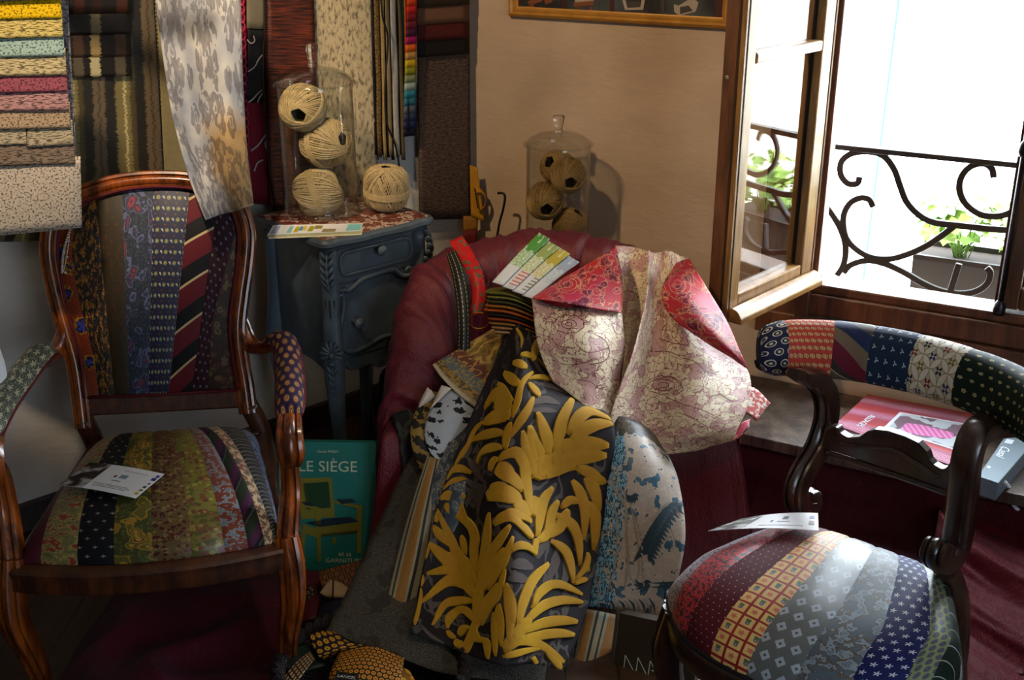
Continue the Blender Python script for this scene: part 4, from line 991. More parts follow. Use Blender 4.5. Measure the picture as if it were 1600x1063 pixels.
c = g.mix(r1 < .25, c, hexc('#a8a47c')); c = g.mix(r1 < .21, c, hexc('#3c4a1c')); c = g.mix(r1 < .13, c, hexc('#b8b24a')); c = g.mix(r1 < .06, c, hexc('#222a40'))
h = g.max(g.max((g.len(x2 * .75, y2 + .06) < .11), g.len(x2 - .11, y2 - .10) < .09), g.max(g.band(x2, -.14, -.08) * g.band(y2, -.22, .0), g.band(x2, .03, .09) * g.band(y2, -.22, .0))); c = g.mix(h, c, hexc('#aaa9a4'))
x3, y3, i3, j3 = g.cell(u + .34, v + .66, 1.35, 1.35, False); c = g.mix(g.len(x3 - .34, y3) < .09, c, hexc('#8a3a20')); woven(g, .1, 30); m_horse = g.out(c, .5, .4)
m_olive = floral('olive_silk', '#291e0b', ['#3a2810', '#4c2210', '#221b0b'], .9, .5, .3)
m_bpais = paisley('blue_paisley', '#262a38', ['#555a78', '#2c2f48', '#6e3038', '#2a2436', '#7a3440'], .42, ['#3a4a50', '#1c2030'], stretch=.62)
m_diag = tie_stripe('red_black_stripe', [('#5c141e', 4.0), ('#101013', 3.0), ('#c0ab7c', .5)], 50)
m_mdot = tie_dots('maroon_dots', '#2b0f18', [(.3, '#8f8598', 0, 0), (.2, '#2b0f18', 0, 0), (.05, '#b8a0a0', 0, 0)], 1.9)
m_bflo = floral('brown_floral', '#2c1a10', ['#4c3018', '#5c4a28', '#3f1c12'], .6, .5, .5, '#1a100a')
strip_mesh('back_patchwork', back_pt, 8, [m_bf, m_tow, m_olive, m_bpais, m_horse, m_diag, m_mdot, m_bflo], [5, 5, 6.5, 7, 8, 6.3, 5, 6], 48, bk, 44, 5)
m_pipe = fabric('wine_piping', '#5a0f1c', .6)
pin = curve([BP(.019)(*q) for q in [(131, 622), (126, 560), (109, 500), (97, 445), (90, 395), (95, 352), (113, 327), (145, 311), (192, 297), (245, 292), (298, 295), (340, 310), (363, 332), (372, 365), (371, 410), (364, 460), (359, 510), (364, 560), (372, 610)]], 90)
mb = MB(); mb.tube(pin, .0038, 6); mb.tube([BP(.015)(131, 622), BP(.016)(250, 617), BP(.015)(372, 610)], .0038, 6); mb.build('piping', m_pipe, bk)
# ---- seat
fr_ = [42, 76, 132, 187, 245, 302, 350, 385, 410, 424, 433, 437]; re_ = [126, 152, 183, 206, 234, 259, 284, 298, 312, 331, 380, 412]
fa_ = [lerp(-.262, .268, (x - 42) / 395) for x in fr_]; ra_ = [lerp(-.205, .19, (x - 126) / 286) for x in re_]
def seat_pt(c, v):
    n = 11; k = min(int(c), n - 1); f = c - k; t_ = v ** .9
    u = 2 * c / n - 1
    af, ar = lerp(fa_[k], fa_[k + 1], f), lerp(ra_[k], ra_[k + 1], f)
    ang = lerp(-1.0, 1.0, v); s = math.copysign(1 - (1 - abs(ang)) ** 1.5, ang) if abs(ang) < 1 else ang
    b0 = -.012 - .042 * (1 - (af / .27) ** 2); b = lerp(.505, b0, (s + 1) / 2)
    q = (s + 1) / 2; a = lerp(ar, af, min(1, q ** .85)) * (1 + .03 * math.sin(PI * q))
    aw = lerp(ra_[-1], fa_[-1], q); tt = min(abs(a / aw), 1)
    z = .385 + .092 * max(0, 1 - abs(s) ** 2.8) ** .5 * max(0, 1 - tt ** 5) ** .5
    nn = V((AR * (a / .3) * .6 - AF * 0 + AF * (s ** 3) * 1.2)) + V((0, 0, 1)); return AC(a, b, z), nn.normalized()
m_mar = fabric('maroon_silk', '#471222', .5, 0, 30, .12)
m_fo = scrolls('rust_floral', '#7c2a12', '#6f6434', '#8a8048', .42, .5, '#565432', .05, .46)
m_bkf = tie_dots('black_flowers', '#0b0d12', [(.42, '#a8a08c', 4, .5), (.09, '#101010', 0, 0)], 2.6)
m_gp = paisley('olive_paisley', '#3a3c18', ['#8a6a1c', '#55501c', '#a07c24', '#5c2c12', '#8f7a2c'], .30, ['#565e2a', '#2f3818'], stretch=.5)
m_bur = floral('burgundy_floral', '#5a4a28', ['#4a1018', '#3a0c12', '#7a6a40', '#54121c'], 1.1, .4, .48)
m_rose = floral('rose_satin', '#6e6a2a', ['#7a3a2c', '#8f8440', '#6a2a24', '#4f5428'], .75, .3, .46, '#4a5022', spec=.6)
m_rust = scrolls('rust_scroll', '#6e2f18', '#5c6a74', '#7d8a92', .55, .5, None, .06, .56)
m_gpu = tie_stripe('green_purple_stripe', [('#1c2a1c', 2.6), ('#3f1838', 2), ('#141018', 1), ('#6a5a6a', .15)], 30)
m_whp = scrolls('ivory_paisley', '#4d5c54', '#b5a684', '#8a4a30', .5, .5, '#cbbd9c', .06, .46)
m_gst = tie_stripe('grey_gold_stripe', [('#20242c', .8), ('#6a665c', .6), ('#23262e', .7), ('#5c584e', .5)], 62)
m_bps = scrolls('blue_paisley_small', '#2c3a5c', '#8a93a6', '#3a4a7c', .7, .5, None, .06, .5)
seat_m = [m_mar, m_fo, m_bkf, m_gp, m_bur, m_rose, m_rust, m_gpu, m_whp, m_gst, m_bps]
strip_mesh('seat_patchwork', seat_pt, 11, seat_m, [5.5, 6, 6, 6, 6, 5.5, 4.5, 4, 4, 5, 4], 66, ac, 46, 5, .003)
mb = MB()
for side in (0, 11): mb.tube([seat_pt(side, j / 30)[0] + V((0, 0, -.002)) for j in range(31)], .004, 6)
mb.tube([seat_pt(11 * j / 40, 1)[0] + AF * .003 for j in range(41)], .004, 6); mb.build('seat_piping', m_pipe, ac)
# ---- rails, legs, arms
mb = MB(); fp_ = [AC(a, -.03 - .045 * (1 - (a / .28) ** 2), .366) for a in [lerp(-.265, .265, i / 24) for i in range(25)]]
mb.sweep(fp_, [(-.015, -.024), (.015, -.026), (.018, -.020), (.014, .0), (.018, .018), (.013, .024), (-.015, .024)], fixed=V((0, 0, 1))); mb.build('front_rail', m_wald, ac, sharp=40)
for sg in (-1, 1):
    mb = MB(); mb.beam(AC(sg * .262, -.0, .362), AC(sg * .2, .53, .362), .028, .056); mb.build('side_rail', m_wald, ac, smooth=False, bevel=.004)
mb = MB(); mb.beam(AC(-.205, .525, .365), AC(.195, .525, .365), .028, .06); mb.build('rear_rail', m_wald, ac, smooth=False, bevel=.004)
for sg in (-1, 1):
    a0 = sg * .276
    path = curve([AC(a0, -.012, .40), AC(a0 + sg * .006, -.03, .33), AC(a0 + sg * .004, -.04, .26), AC(a0 - sg * .012, -.02, .16), AC(a0 - sg * .016, -.0, .08), AC(a0 - sg * .006, -.02, .03), AC(a0, -.03, 0)], 30)
    wd_ = [interp([0, .15, .3, .6, .8, .92, 1], [.026, .029, .027, .019, .0155, .02, .022], i / 29) for i in range(30)]
    mb = MB(); mb.sweep(path, MOULD, wd_, fixed=AF); mb.build('leg', m_wal, ac, sharp=45)
    q0 = BP()(*((130, 655) if sg < 0 else (388, 632)))
    mb = MB(); mb.sweep(curve([q0, AC(sg * .205, .55, .36), AC(sg * .21, .57, .18), AC(sg * .22, .63, 0)], 20), rnd8(), [.023, ] * 12 + [.021] * 4 + [.019] * 4, fixed=AF); mb.build('leg', m_wald, ac)
    jn = BP(.0)(*((104, 512) if sg < 0 else (374, 500)))
    arm = [jn, jn + AC(sg * .03, -.0, -.06) - AC(0, 0, 0) + AF * .035, AC(sg * .275, .44, .648), AC(sg * .292, .30, .642), AC(sg * .298, .16, .642), AC(sg * .297, .07, .634), AC(sg * .296, .03, .612), AC(sg * .296, .018, .575), AC(sg * .296, .028, .548)]
    n = 44; pa = curve(arm, n); ws = [interp([0, .2, .5, .75, .86, 1], [.019, .021, .022, .028, .03, .02], i / (n - 1)) for i in range(n)]
    mb = MB(); mb.sweep(pa, MOULD, [(w_, w_ * .72) for w_ in ws], up=V((0, 0, 1))); mb.build('arm', m_wal, ac, sharp=45)
    po = curve([AC(sg * .294, .03, .60), AC(sg * .29, .055, .55), AC(sg * .288, .05, .47), AC(sg * .28, .01, .41), AC(sg * .277, -.015, .36)], 24)
    mb = MB(); mb.sweep(po, MOULD, [interp([0, .3, .7, 1], [.016, .02, .024, .027], i / 23) for i in range(24)], fixed=AF); mb.build('arm_post', m_wal, ac, sharp=45)
    # padded armrest
    mb = MB(); n = 22; vs = []; uvs = []; m = 14
    a_, e_ = .19, .64
    for i in range(n + 1):
        t_ = i / n; c_ = cr(pa, lerp(a_, e_, t_)); tg = (cr(pa, lerp(a_, e_, t_) + .02) - c_).normalized(); sd = tg.cross(V((0, 0, 1))).normalized(); up_v = sd.cross(tg)
        hh = .034 * (max(0, 1 - abs(2 * t_ - 1) ** 5)) ** .5 + .002; ww = .030 * (.75 + .25 * (max(0, 1 - abs(2 * t_ - 1) ** 4)) ** .5)
        for k in range(m + 1):
            an = PI * k / m; vs.append(c_ + sd * (math.cos(an) * ww) + up_v * (.010 + math.sin(an) ** .8 * hh)); uvs.append((k * .8, t_ * 26))
    w_ = m + 1
    mb.add(vs, [(i * w_ + k, i * w_ + k + 1, (i + 1) * w_ + k + 1, (i + 1) * w_ + k) for i in range(n) for k in range(m)], 0, uvs)
    if sg < 0:
        g = G('green_ivory_silk'); u, v, w = g.uv(); x, y, i_, j_ = g.cell(u / 1.4, v / 1.4, 1.5, 1.7); th = g.m('ARCTAN2', y, x); r = g.len(x, y)
        c = g.mix(r < .33 + g.cos(th * 5) * .22, hexc('#1d332e'), hexc('#b9b394')); nz = g.noise(g.vec(u * 1.2, v * 2.4), 1, 2); c = g.mix(g.band(nz, .47, .51), c, hexc('#a8a58c')); woven(g, .15, 30); mt = g.out(c, .5, .4)
    else: mt = tie_dots('navy_medallions', '#16163a', [(.62, '#6a3020', 0, 0), (.52, '#1c1a40', 0, 0), (.42, '#b08848', 0, 0), (.26, '#4a1c20', 0, 0), (.14, '#c09858', 0, 0)], 1.7, aspect=.8, sc=1.5)
    ap = mb.build('arm_pad', mt, ac); mb = MB(); mb.tube([vs[i * w_] for i in range(n + 1)], .0035, 6); mb.tube([vs[i * w_ + m] for i in range(n + 1)], .0035, 6); mb.tube([vs[n * w_ + k] for k in range(m + 1)], .0035, 6); mb.tube([vs[k] for k in range(m + 1)], .0035, 6); mb.build('piping', m_pipe, ap)
# ---- things on the armchair
def flyer(name, P, label, photo, marks, group=None, th=.0006):
    """P(u,v) -> surface point; left 'photo' share is a dark picture"""
    t_ = thing(name, P(.5, .5), label, 'flyer', group)
    def patch(nm, u0, u1, v0, v1, mat, lift=.0004, n=8):
        vs = [P(lerp(u0, u1, i / n), v) + V((0, 0, lift + s)) for s in (0, -th) for v in (v0, v1) for i in range(n + 1)]; w = n + 1; mb = MB(); fs = []; uvs = [(lerp(u0, u1, i / n) * 15, v * 10) for s in (0, 1) for v in (v0, v1) for i in range(n + 1)]
        for i in range(n): fs += [(i, i + 1, w + i + 1, w + i), (2 * w + i, 3 * w + i, 3 * w + i + 1, 2 * w + i + 1), (i, 2 * w + i, 2 * w + i + 1, i + 1), (w + i, w + i + 1, 3 * w + i + 1, 3 * w + i)]
        fs += [(0, w, 3 * w, 2 * w), (n, 2 * w + n, 3 * w + n, w + n)]
        mb.add(vs, fs, 0, uvs); return mb.build(nm, mat, t_, smooth=False)
    g = G('photo_print'); u, v, w = g.uv(); n = g.noise(w, .32, 2)
    patch('card', 0, 1, 0, 1, m_white, 0); patch('photo', 0, photo, 0, 1, g.out(g.mix(g.rng(n, .47, .6), hexc('#121212'), hexc('#a9a9a9')), .35, .5))
    for (u0, u1, v0, v1, c) in marks: patch('print', u0, u1, v0, v1, plain('ink_' + c, c, .5), .0006, 2)
    return t_
def bil(cs, z, bow=0):
    q = [Z(px, py, z) for px, py in cs]
    return lambda u, v: lerp(lerp(q[0], q[1], u), lerp(q[3], q[2], u), v) + V((0, 0, bow * math.sin(PI * u)))
mk = [(.50, .53, .38, .46, '#5a4040'), (.57, .66, .33, .46, '#6f8a98'), (.52, .64, .56, .59, '#8a8f98'), (.36, .80, .74, .76, '#9a9ca2'), (.40, .84, .79, .81, '#a2a4aa'), (.38, .8, .84, .86, '#9a9ca2'), (.55, .85, .16, .18, '#b4b8be'), (.93, .985, .22, .32, '#2a2e8c'), (.945, .985, .10, .19, '#4a50a0'), (.95, .975, .42, .47, '#555'), (.94, .975, .55, .62, '#3a4a5a'), (.94, .975, .68, .74, '#7a6a30'), (.93, .975, .80, .88, '#b89a30')]
mk = [m if m[4] != '#555' else m[:4] + ('#555555',) for m in mk]
flyer('flyer', bil([(140, 723), (257, 741), (212, 779), (92, 758)], .482, .004), 'white and photo printed flyer lying on the armchair seat', .31, mk)
bc = []
for (q0, q1, q2) in (((112, 352), (100, 392), (97, 426)), ((97, 426), (99, 432), (102, 426)), ((102, 426), (106, 390), (110, 352))): bc += curve([BP(.036)(*q) for q in (q0, q1, q2)], 22 if q0[1] != 426 else 4) if q0 != (97, 426) else []
mb = MB()
for p_ in bc: mb.ball(p_, .0034, seg=8, rings=5)
mb.tube(curve([BP(.034)(*q) for q in ((112, 352), (100, 392), (98, 428), (106, 390), (110, 352))], 30), .001, 4)
mb.tube([BP(.034)(111, 352), BP(.03)(112, 335), BP(-.0)(112, 322)], .001, 4)
tag(mb.build('bead_chain', plain('silver_beads', '#b8b4ac', .3, .5, metal=.7)), 'silver bead chain hanging in a loop on the left of the armchair back', 'chain')
# stool and tin at the left edge of the picture
so = V((-1.37, 2.28, 0)); stl = thing('stool', so, 'dark wooden stool at the far left edge beside the armchair', 'stool')
MB().lathe([(0, .565), (.235, .565), (.24, .575), (.235, .59), (0, .592)], 32, Matrix.Translation(so)).build('stool_top', m_wald, stl, sharp=40)
for k in range(4):
    a = rad(20 + 90 * k); d = V((math.cos(a), math.sin(a), 0)); mb = MB(); mb.tube(curve([so + d * .07 + V((0, 0, .566)), so + d * .10 + V((0, 0, .3)), so + d * .11 + V((0, 0, 0))], 10), [.018] * 5 + [.015] * 5, 10); mb.build('leg', m_wald, stl)
g = G('tin_print'); x, y, z, o = g.obj(); c = g.mix(z < .05, hexc('#cfd6df'), hexc('#5c1013')); c = g.mix(g.band(z, .052, .085) * (g.fract(z * 160) < .4), c, hexc('#7c1a2c')); m_tin = g.out(c, .35, .5)
TC = Y(-52, 605, 2.30); TC.z = .593; tn = thing('tin', TC, 'white and dark red tin cut off by the left edge of the picture', 'tin')
o = MB().lathe([(0, 0), (.082, 0), (.086, .01), (.084, .05), (.082, .12), (.076, .17), (.06, .185), (0, .186)], 40).build('tin_body', m_tin, tn, world=False, sharp=40)
# ------------------------------------------------------------------ low chair with a curved patchwork crest, seen from its front corner
CB, CF, CO = V((.737, -.676, 0)).normalized(), V((-.676, -.737, 0)).normalized(), V((.72, 2.03, 0))
def RC(a, b, z): return CO + CB * a + CF * b + V((0, 0, z))
rc = thing('side_chair', RC(0, .2, 0), 'dark wooden low chair with curved patchwork crest and fanned necktie seat, by the window', 'chair')
m_maho = wood('mahogany', '#150b08', '#3a2016', .3, 1, .5, coat=.3)
ra2 = [-.172, -.14, -.122, -.096, -.062, -.015, .022, .061, .095, .135]; fa2 = [-.262, -.212, -.15, -.083, -.006, .082, .163, .232, .262, .282]
def cseat(c, v):
    n = 9; k = min(int(c), n - 1); f = c - k; af, ar = lerp(fa2[k], fa2[k + 1], f), lerp(ra2[k], ra2[k + 1], f)
    ang = lerp(-1, 1, v); s = math.copysign(1 - (1 - abs(ang)) ** 1.5, ang) if abs(ang) < 1 else ang; q = (s + 1) / 2
    a = lerp(ar, af, min(1, 1.25 * q ** .75) if q < .7 else min(1, 1.25 * .7 ** .75 + (q - .7) * .2)); bf = .452 - .15 * abs(af / .28) ** 3
    b = lerp(-.052 + .03 * abs(ar / .15) ** 3, bf, q); u = abs(2 * c / n - 1)
    z = .375 + .098 * max(0, 1 - abs(s) ** 3) ** .5 * max(0, 1 - u ** 5) ** .5
    return RC(a, b, z), (CB * ((2 * c / n - 1) ** 3) * .9 + CF * s ** 3 + V((0, 0, 1))).normalized()
m_gli = scrolls('grey_lilac_vermicelli', '#3a3440', '#77717e', '#8f8894', 1.6, .5, None, .1, .5)
m_rpa = scrolls('red_black_paisley', '#1c1018', '#7c121c', '#a81c26', 1.0, .45, None, .1, .54)
m_mst = tie_dots('maroon_pin_dots', '#4a0f1c', [(.12, '#c8a898', 0, 0)], 1.5)
g = G('check_silk'); u, v, w = g.uv(); x, y, i, j = g.cell(u / 1.55, v / 1.55, 1.75, 1.75, False); e = g.max(g.abs(x), g.abs(y))
c = g.mix(e < .72, hexc('#8c1c18'), hexc('#d2b06a')); alt = g.fract((i + j) * .5) > .25; r = g.len(x, y); th = g.m('ARCTAN2', y, x)
fl = g.mix(g.len(x, y - .12) < .26, c, hexc('#3a4a8c')); fl = g.mix(g.len(x, y - .12) < .1, fl, hexc('#d8c040')); fl = g.mix(g.band(y, -.5, -.1) * (g.abs(x) < .3), fl, hexc('#4a6a3c'))
pg = g.mix(r < .33 + g.cos(th * 5) * .09, c, hexc('#c06a50')); c = g.mix(e < .72, c, g.mix(alt, fl, pg)); woven(g, .1, 30); m_chk = g.out(c, .5, .4)
g = G('diamond_silk'); u, v, w = g.uv(); x, y, i, j = g.cell(u / 1.9, v / 1.9, 1.35, 1.9, True); e = g.abs(x) / .675 + g.abs(y) / .95; fine = g.sin(u * 22) * g.sin(v * 22)
c = g.mix(fine > 0, hexc('#4a4e4c'), hexc('#6f7475')); c = g.mix(e < .72, c, hexc('#a3b0ba')); c = g.mix(e < .22, c, hexc('#4a4a48')); woven(g, .1, 30); m_dia = g.out(c, .4, .5)
m_lpa = scrolls('pale_blue_paisley', '#525f69', '#82919c', '#5c4d3a', .45, .55, '#6a7984', .05, .5, stretch=.8)
m_stars = tie_dots('navy_stars', '#121b52', [(.62, '#d3d5dc', 5, .42)], 2.1)
g = G('green_ovals'); u, v, w = g.uv(); x, y, i, j = g.cell(u / 1.3 + v * .27, v / 1.3, 1.7, 1.55); e = g.len(x * 1.35, y); c = hexc('#7d8a5c'); c = g.mix(e < .74, c, hexc('#384038')); c = g.mix(e < .62, c, hexc('#565a78')); c = g.mix(e < .42, c, hexc('#23262c')); c = g.mix(e < .24, c, hexc('#6a5a70')); m_gov = g.out(c, .5, .4)
m_dkg = tie_stripe('dark_green_line', [('#10241e', 4.2), ('#b0b8b0', .22)], 60)
strip_mesh('seat_patchwork', cseat, 9, [m_gli, m_rpa, m_mst, m_chk, m_dia, m_lpa, m_stars, m_gov, m_dkg], [3.5, 6.5, 7, 7, 7.5, 7, 7, 6, 3.5], 58, rc, 50, 6, .0025)
ring = [cseat(0, j / 20)[0] for j in range(21)] + [cseat(9 * i / 40, 1)[0] for i in range(1, 40)] + [cseat(9, 1 - j / 20)[0] for j in range(21)] + [cseat(9 - 9 * i / 20, 0)[0] for i in range(1, 20)]
mb = MB(); mb.tube(ring, .005, 6, closed=True); mb.build('seat_welt', fabric('black_welt', '#14131a', .6), rc)
mb = MB(); cen = sum(ring, V()) / len(ring); rr_ = [lerp(p, cen, .035) - V((0, 0, .028)) for p in ring]; mb.sweep(rr_, [(-.014, -.026), (.012, -.026), (.016, -.018), (.016, .02), (.012, .026), (-.014, .026)], closed=True, fixed=V((0, 0, 1))); mb.build('seat_rail', m_maho, rc, sharp=45)
for a, b, da, db in ((-.215, .36, -1, .8), (.235, .335, 1, .8)):
    d = (CB * da + CF * db).normalized(); b0 = RC(a, b, 0)
    pth = curve([b0 + V((0, 0, .375)), b0 + d * .012 + V((0, 0, .31)), b0 + d * .012 + V((0, 0, .25)), b0 - d * .008 + V((0, 0, .14)), b0 - d * .012 + V((0, 0, .06)), b0 + d * .004 + V((0, 0, .02)), b0 + d * .012], 26)
    mb = MB(); mb.sweep(pth, MOULD, [interp([0, .2, .35, .65, .85, 1], [.028, .032, .028, .02, .017, .022], i / 25) for i in range(26)], fixed=d); mb.build('leg', m_maho, rc, sharp=45)
SPn = lambda a: (lambda px, py: PL(px, py, RC(a, 0, 0), CB))
posts = ((-.178, [(1246, 586), (1258, 590), (1272, 592), (1288, 612), (1291, 650), (1277, 698), (1254, 738), (1243, 768), (1250, 792), (1266, 788), (1266, 772), (1256, 772)], .024), (.165, [(1585, 672), (1562, 668), (1540, 668), (1522, 684), (1511, 720), (1506, 770), (1500, 820), (1492, 858), (1474, 876), (1460, 868), (1464, 854), (1474, 856)], .026))
for a, pts, w0 in posts:
    pth = curve([SPn(a)(*q) for q in pts], 64); nn = CB * -1
    ws = [(w0 * .9, w0 * interp([0, .1, .2, .5, .75, .85, 1], [.45, .7, .95, 1.05, .95, .7, .42], i / 63)) for i in range(64)]
    mb = MB(); mb.sweep(pth, MOULD, ws, fixed=None, up=CF); mb.build('back_post', m_maho, rc, sharp=45)
    b0 = pth[50]; pl = curve([pth[46], RC(a, -.05, .36), RC(a * 1.05, -.08, .2), RC(a * 1.1, -.15, 0)], 16); mb = MB(); mb.sweep(pl, rnd8(), [.022] * 10 + [.019] * 6, fixed=CF); mb.build('leg', m_maho, rc)
# crest pad
cp = curve([RC(-.285, .012, .788), RC(-.24, -.045, .79), RC(-.14, -.105, .792), RC(0, -.128, .794), (RC(.14, -.105, .797)), RC(.24, -.045, .802), RC(.29, .012, .806)], 61)
def px_s(px):
    return min(range(61), key=lambda i: abs(proj(cp[i])[0] - px)) / 60
bs = [0, px_s(1226), px_s(1296), px_s(1362), px_s(1434), px_s(1510), 1.0]
def crest(c, v):
    k = min(int(c), 5); s = lerp(bs[k], bs[k + 1], c - k); p_ = cr(cp, s); tg = (cr(cp, min(1, s + .01)) - cr(cp, max(0, s - .01))).normalized(); n_ = V((0, 0, 1)).cross(tg).normalized()
    if n_.dot(CF) < 0: n_ = -n_
    k2 = max(0, 1 - abs(2 * s - 1) ** 7) ** .5; an = lerp(-.62 * PI, 1.38 * PI, v)
    h = .056 * (.45 + .55 * k2); d = .036 * (.4 + .6 * k2); ca, sa = math.cos(an), math.sin(an)
    o_ = n_ * (math.copysign(abs(ca) ** .8, ca) * d) + V((0, 0, 1)) * (math.copysign(abs(sa) ** .85, sa) * h - ca * .012)
    return p_ + o_, (n_ * ca + V((0, 0, 1)) * sa).normalized()
m_nme = tie_dots('navy_rings', '#161a38', [(.6, '#b8b4a0', 0, 0), (.46, '#1c2244', 0, 0), (.2, '#c0b88c', 0, 0)], 1.7)
m_rcp = tie_dots('red_tiny_paisley', '#a83a2c', [(.46, '#c8b898', 2, .25), (.33, '#4a4a40', 2, .2), (.2, '#c8a040', 0, 0)], 1.15, jit=1)
m_bst = tie_stripe('club_stripe', [('#5c1428', 2.6), ('#6a5a48', 2.2), ('#16264a', 2.6), ('#4c463c', 2.2), ('#a89468', .2), ('#2c2a28', 1.2)], 62)
m_clo = tie_dots('blue_clover', '#16283e', [(.46, '#a8b0b4', 3, .5)], 2.0)
g = G('quatrefoil_silk'); u, v, w = g.uv(); p_ = 2.7; ur, vr = (u + v) * .7071, (u - v) * .7071; x, y, i, j = g.cell(ur, vr, p_, p_, False); R_ = p_ * .7071
inc = [g.len(x - sx * p_ / 2, y - sy * p_ / 2) for sx in (-1, 1) for sy in (-1, 1)]; cnt = (inc[0] < R_) + (inc[1] < R_) + (inc[2] < R_) + (inc[3] < R_)
x2, y2, i2, j2 = g.cell(ur + p_ / 2, vr + p_ / 2, p_, p_, False); k_ = g.fract((i2 + j2 * 2) * .25); cc = g.mix(k_ < .2, g.mix(k_ < .45, g.mix(k_ < .7, hexc('#6e5c1c'), hexc('#1c2030')), hexc('#7c1c28')), hexc('#1e2a66'))
r2 = g.len(x2, y2); th2 = g.m('ARCTAN2', y2, x2); c = hexc('#b8ab8c'); c = g.mix(r2 < .52 + g.cos(th2 * 4) * .30, c, cc); c = g.mix(r2 < .16, c, hexc('#d8d0bc'))
rim_ = g.min(g.min(g.abs(inc[0] - R_), g.abs(inc[1] - R_)), g.min(g.abs(inc[2] - R_), g.abs(inc[3] - R_))); c = g.mix(cnt > 1.5, c, hexc('#d0c8b6')); c = g.mix(rim_ < .07, c, hexc('#94805a')); m_qua = g.out(c, .6, .25)
m_gdo = tie_dots('green_gold_dots', '#10231c', [(.25, '#b9b080', 5, .15), (.08, '#6a5020', 0, 0)], 1.15, aspect=1.3)
strip_mesh('crest_patchwork', crest, 6, [m_nme, m_rcp, m_bst, m_clo, m_qua, m_gdo], [3, 9, 8, 9, 9.5, 13], 26, rc, 30, 10, .001)
for e in (0, 6): mb = MB(); mb.poly([crest(e, j / 24)[0] for j in range(24)], CB * (-1 if e == 0 else 1), .001); mb.build('crest_end', m_nme if e == 0 else m_gdo, rc)
mb = MB(); lo = [crest(6 * i / 60, .035)[0] for i in range(61)]; mb.tube(lo, .006, 8); lo2 = [crest(6 * i / 60, .98)[0] for i in range(61)]; mb.add(lo + lo2, [(i, i + 1, 62 + i, 61 + i) for i in range(60)]); mb.build('crest_welt', fabric('navy_welt', '#14151f', .6), rc)
SPL = lambda px, py: PL(px, py, RC(0, -.075, .6), CF)
top_ = [(1292, 668), (1300, 664), (1312, 666), (1316, 675), (1328, 682), (1345, 681), (1358, 672), (1370, 669), (1390, 671), (1415, 679), (1438, 690), (1451, 704), (1455, 716), (1462, 724), (1474, 731), (1482, 729), (1486, 721), (1496, 720), (1502, 728)]
bot_ = [(1500, 770), (1470, 762), (1430, 748), (1380, 729), (1330, 711), (1300, 702), (1290, 700)]
o_ = [SPL(*q) for q in top_ + bot_]; mb = MB(); mb.poly([p + CF * .012 for p in o_], CF, .026); mb.build('splat_rail', m_maho, rc, smooth=False, bevel=.004)
mb = MB(); mb.tube([SPL(*q) + CF * .013 for q in curve([V((a, b, 0)) for a, b in ((1318, 690), (1350, 694), (1400, 700), (1440, 722), (1470, 742))], 24) for q in [(q.x, q.y)]], .004, 6); mb.build('splat_bead', m_maho, rc)
mb = MB(); mb.tube([SPL(q.x, q.y) + CF * .013 for q in curve([V((a, b, 0)) for a, b in ((1296, 704), (1340, 718), (1400, 738), (1495, 771))], 20)], .006, 6); mb.build('splat_bead', m_maho, rc)
mk2 = [(.60, .66, .25, .42, '#6a7684'), (.50, .515, .48, .6, '#3a3a60'), (.57, .70, .56, .6, '#9aa2b0'), (.9, .96, .18, .34, '#4a4e9a'), (.9, .96, .48, .72, '#8a8078'), (.42, .85, .78, .82, '#aab0ba')]
flyer('flyer', bil([(1158, 811), (1278, 802), (1279, 829), (1106, 830)], .484, .006), 'white and photo printed flyer lying at the back of the fanned necktie seat', .30, mk2)
# ------------------------------------------------------------------ tub chair under a wine red taffeta cover
def taffeta(name, c1, c2, sc=1.0, spec=.4):
    g = G(name); u, v, w = g.uv(); n = g.noise(g.vec(u * .5, v * .12), 1.2 * sc, 4, .6); n2 = g.noise(g.vec(u * 2.2, v * 1.2), 1, 3)
    g.bump(n + n2 * .5, .6, .007); lw = g.t.nodes.new('ShaderNodeLayerWeight'); lw.inputs[0].default_value = .35
    return g.out(g.mix(E(g, lw.outputs['Facing']), hexc(c1), hexc(c2)), .42 if spec > .3 else .55, spec, .02)
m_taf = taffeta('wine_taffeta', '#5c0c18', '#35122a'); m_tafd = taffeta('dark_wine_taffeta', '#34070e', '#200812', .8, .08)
tub = thing('tub_chair', V((.08, 2.8, 0)), 'round backed tub chair draped in wine red taffeta, heaped with fabrics, in the corner', 'armchair')
rim = [(606, 650, 2.70), (615, 585, 2.75), (626, 500, 2.83), (642, 432, 2.94), (672, 402, 3.04), (725, 378, 3.14), (785, 363, 3.21), (845, 358, 3.25), (910, 363, 3.25), (970, 376, 3.21), (1030, 405, 3.14), (1090, 460, 3.02), (1128, 540, 2.88), (1140, 640, 2.74)]
RIM = [Y(*q) for q in rim]; ctr = V((.08, 2.72, 0)); rows = [[] for _ in range(8)]
for k, p in enumerate(RIM):
    i_ = (ctr - p); i_.z = 0; i_.normalize(); h = p.z
    prof = [(.17, .42), (.15, .5 if h > .6 else .44), (.11, h - .05), (.05, h - .002), (.0, h - .006), (-.03, h - .07), (-.045, h * .5), (-.075 - .03 * (k % 2), .012)]
    for r, (d, z) in zip(rows, prof): r.append(V((p.x, p.y, 0)) + i_ * d + V((0, 0, z)))
S1 = Surf(rows, None, None, ((.012, .14, .012, 1.5), (.009, .3, .03, 5.1), (.005, .7, .1, 2.5)))
mb = MB(); S1.mesh(mb, 150, 44, .004)
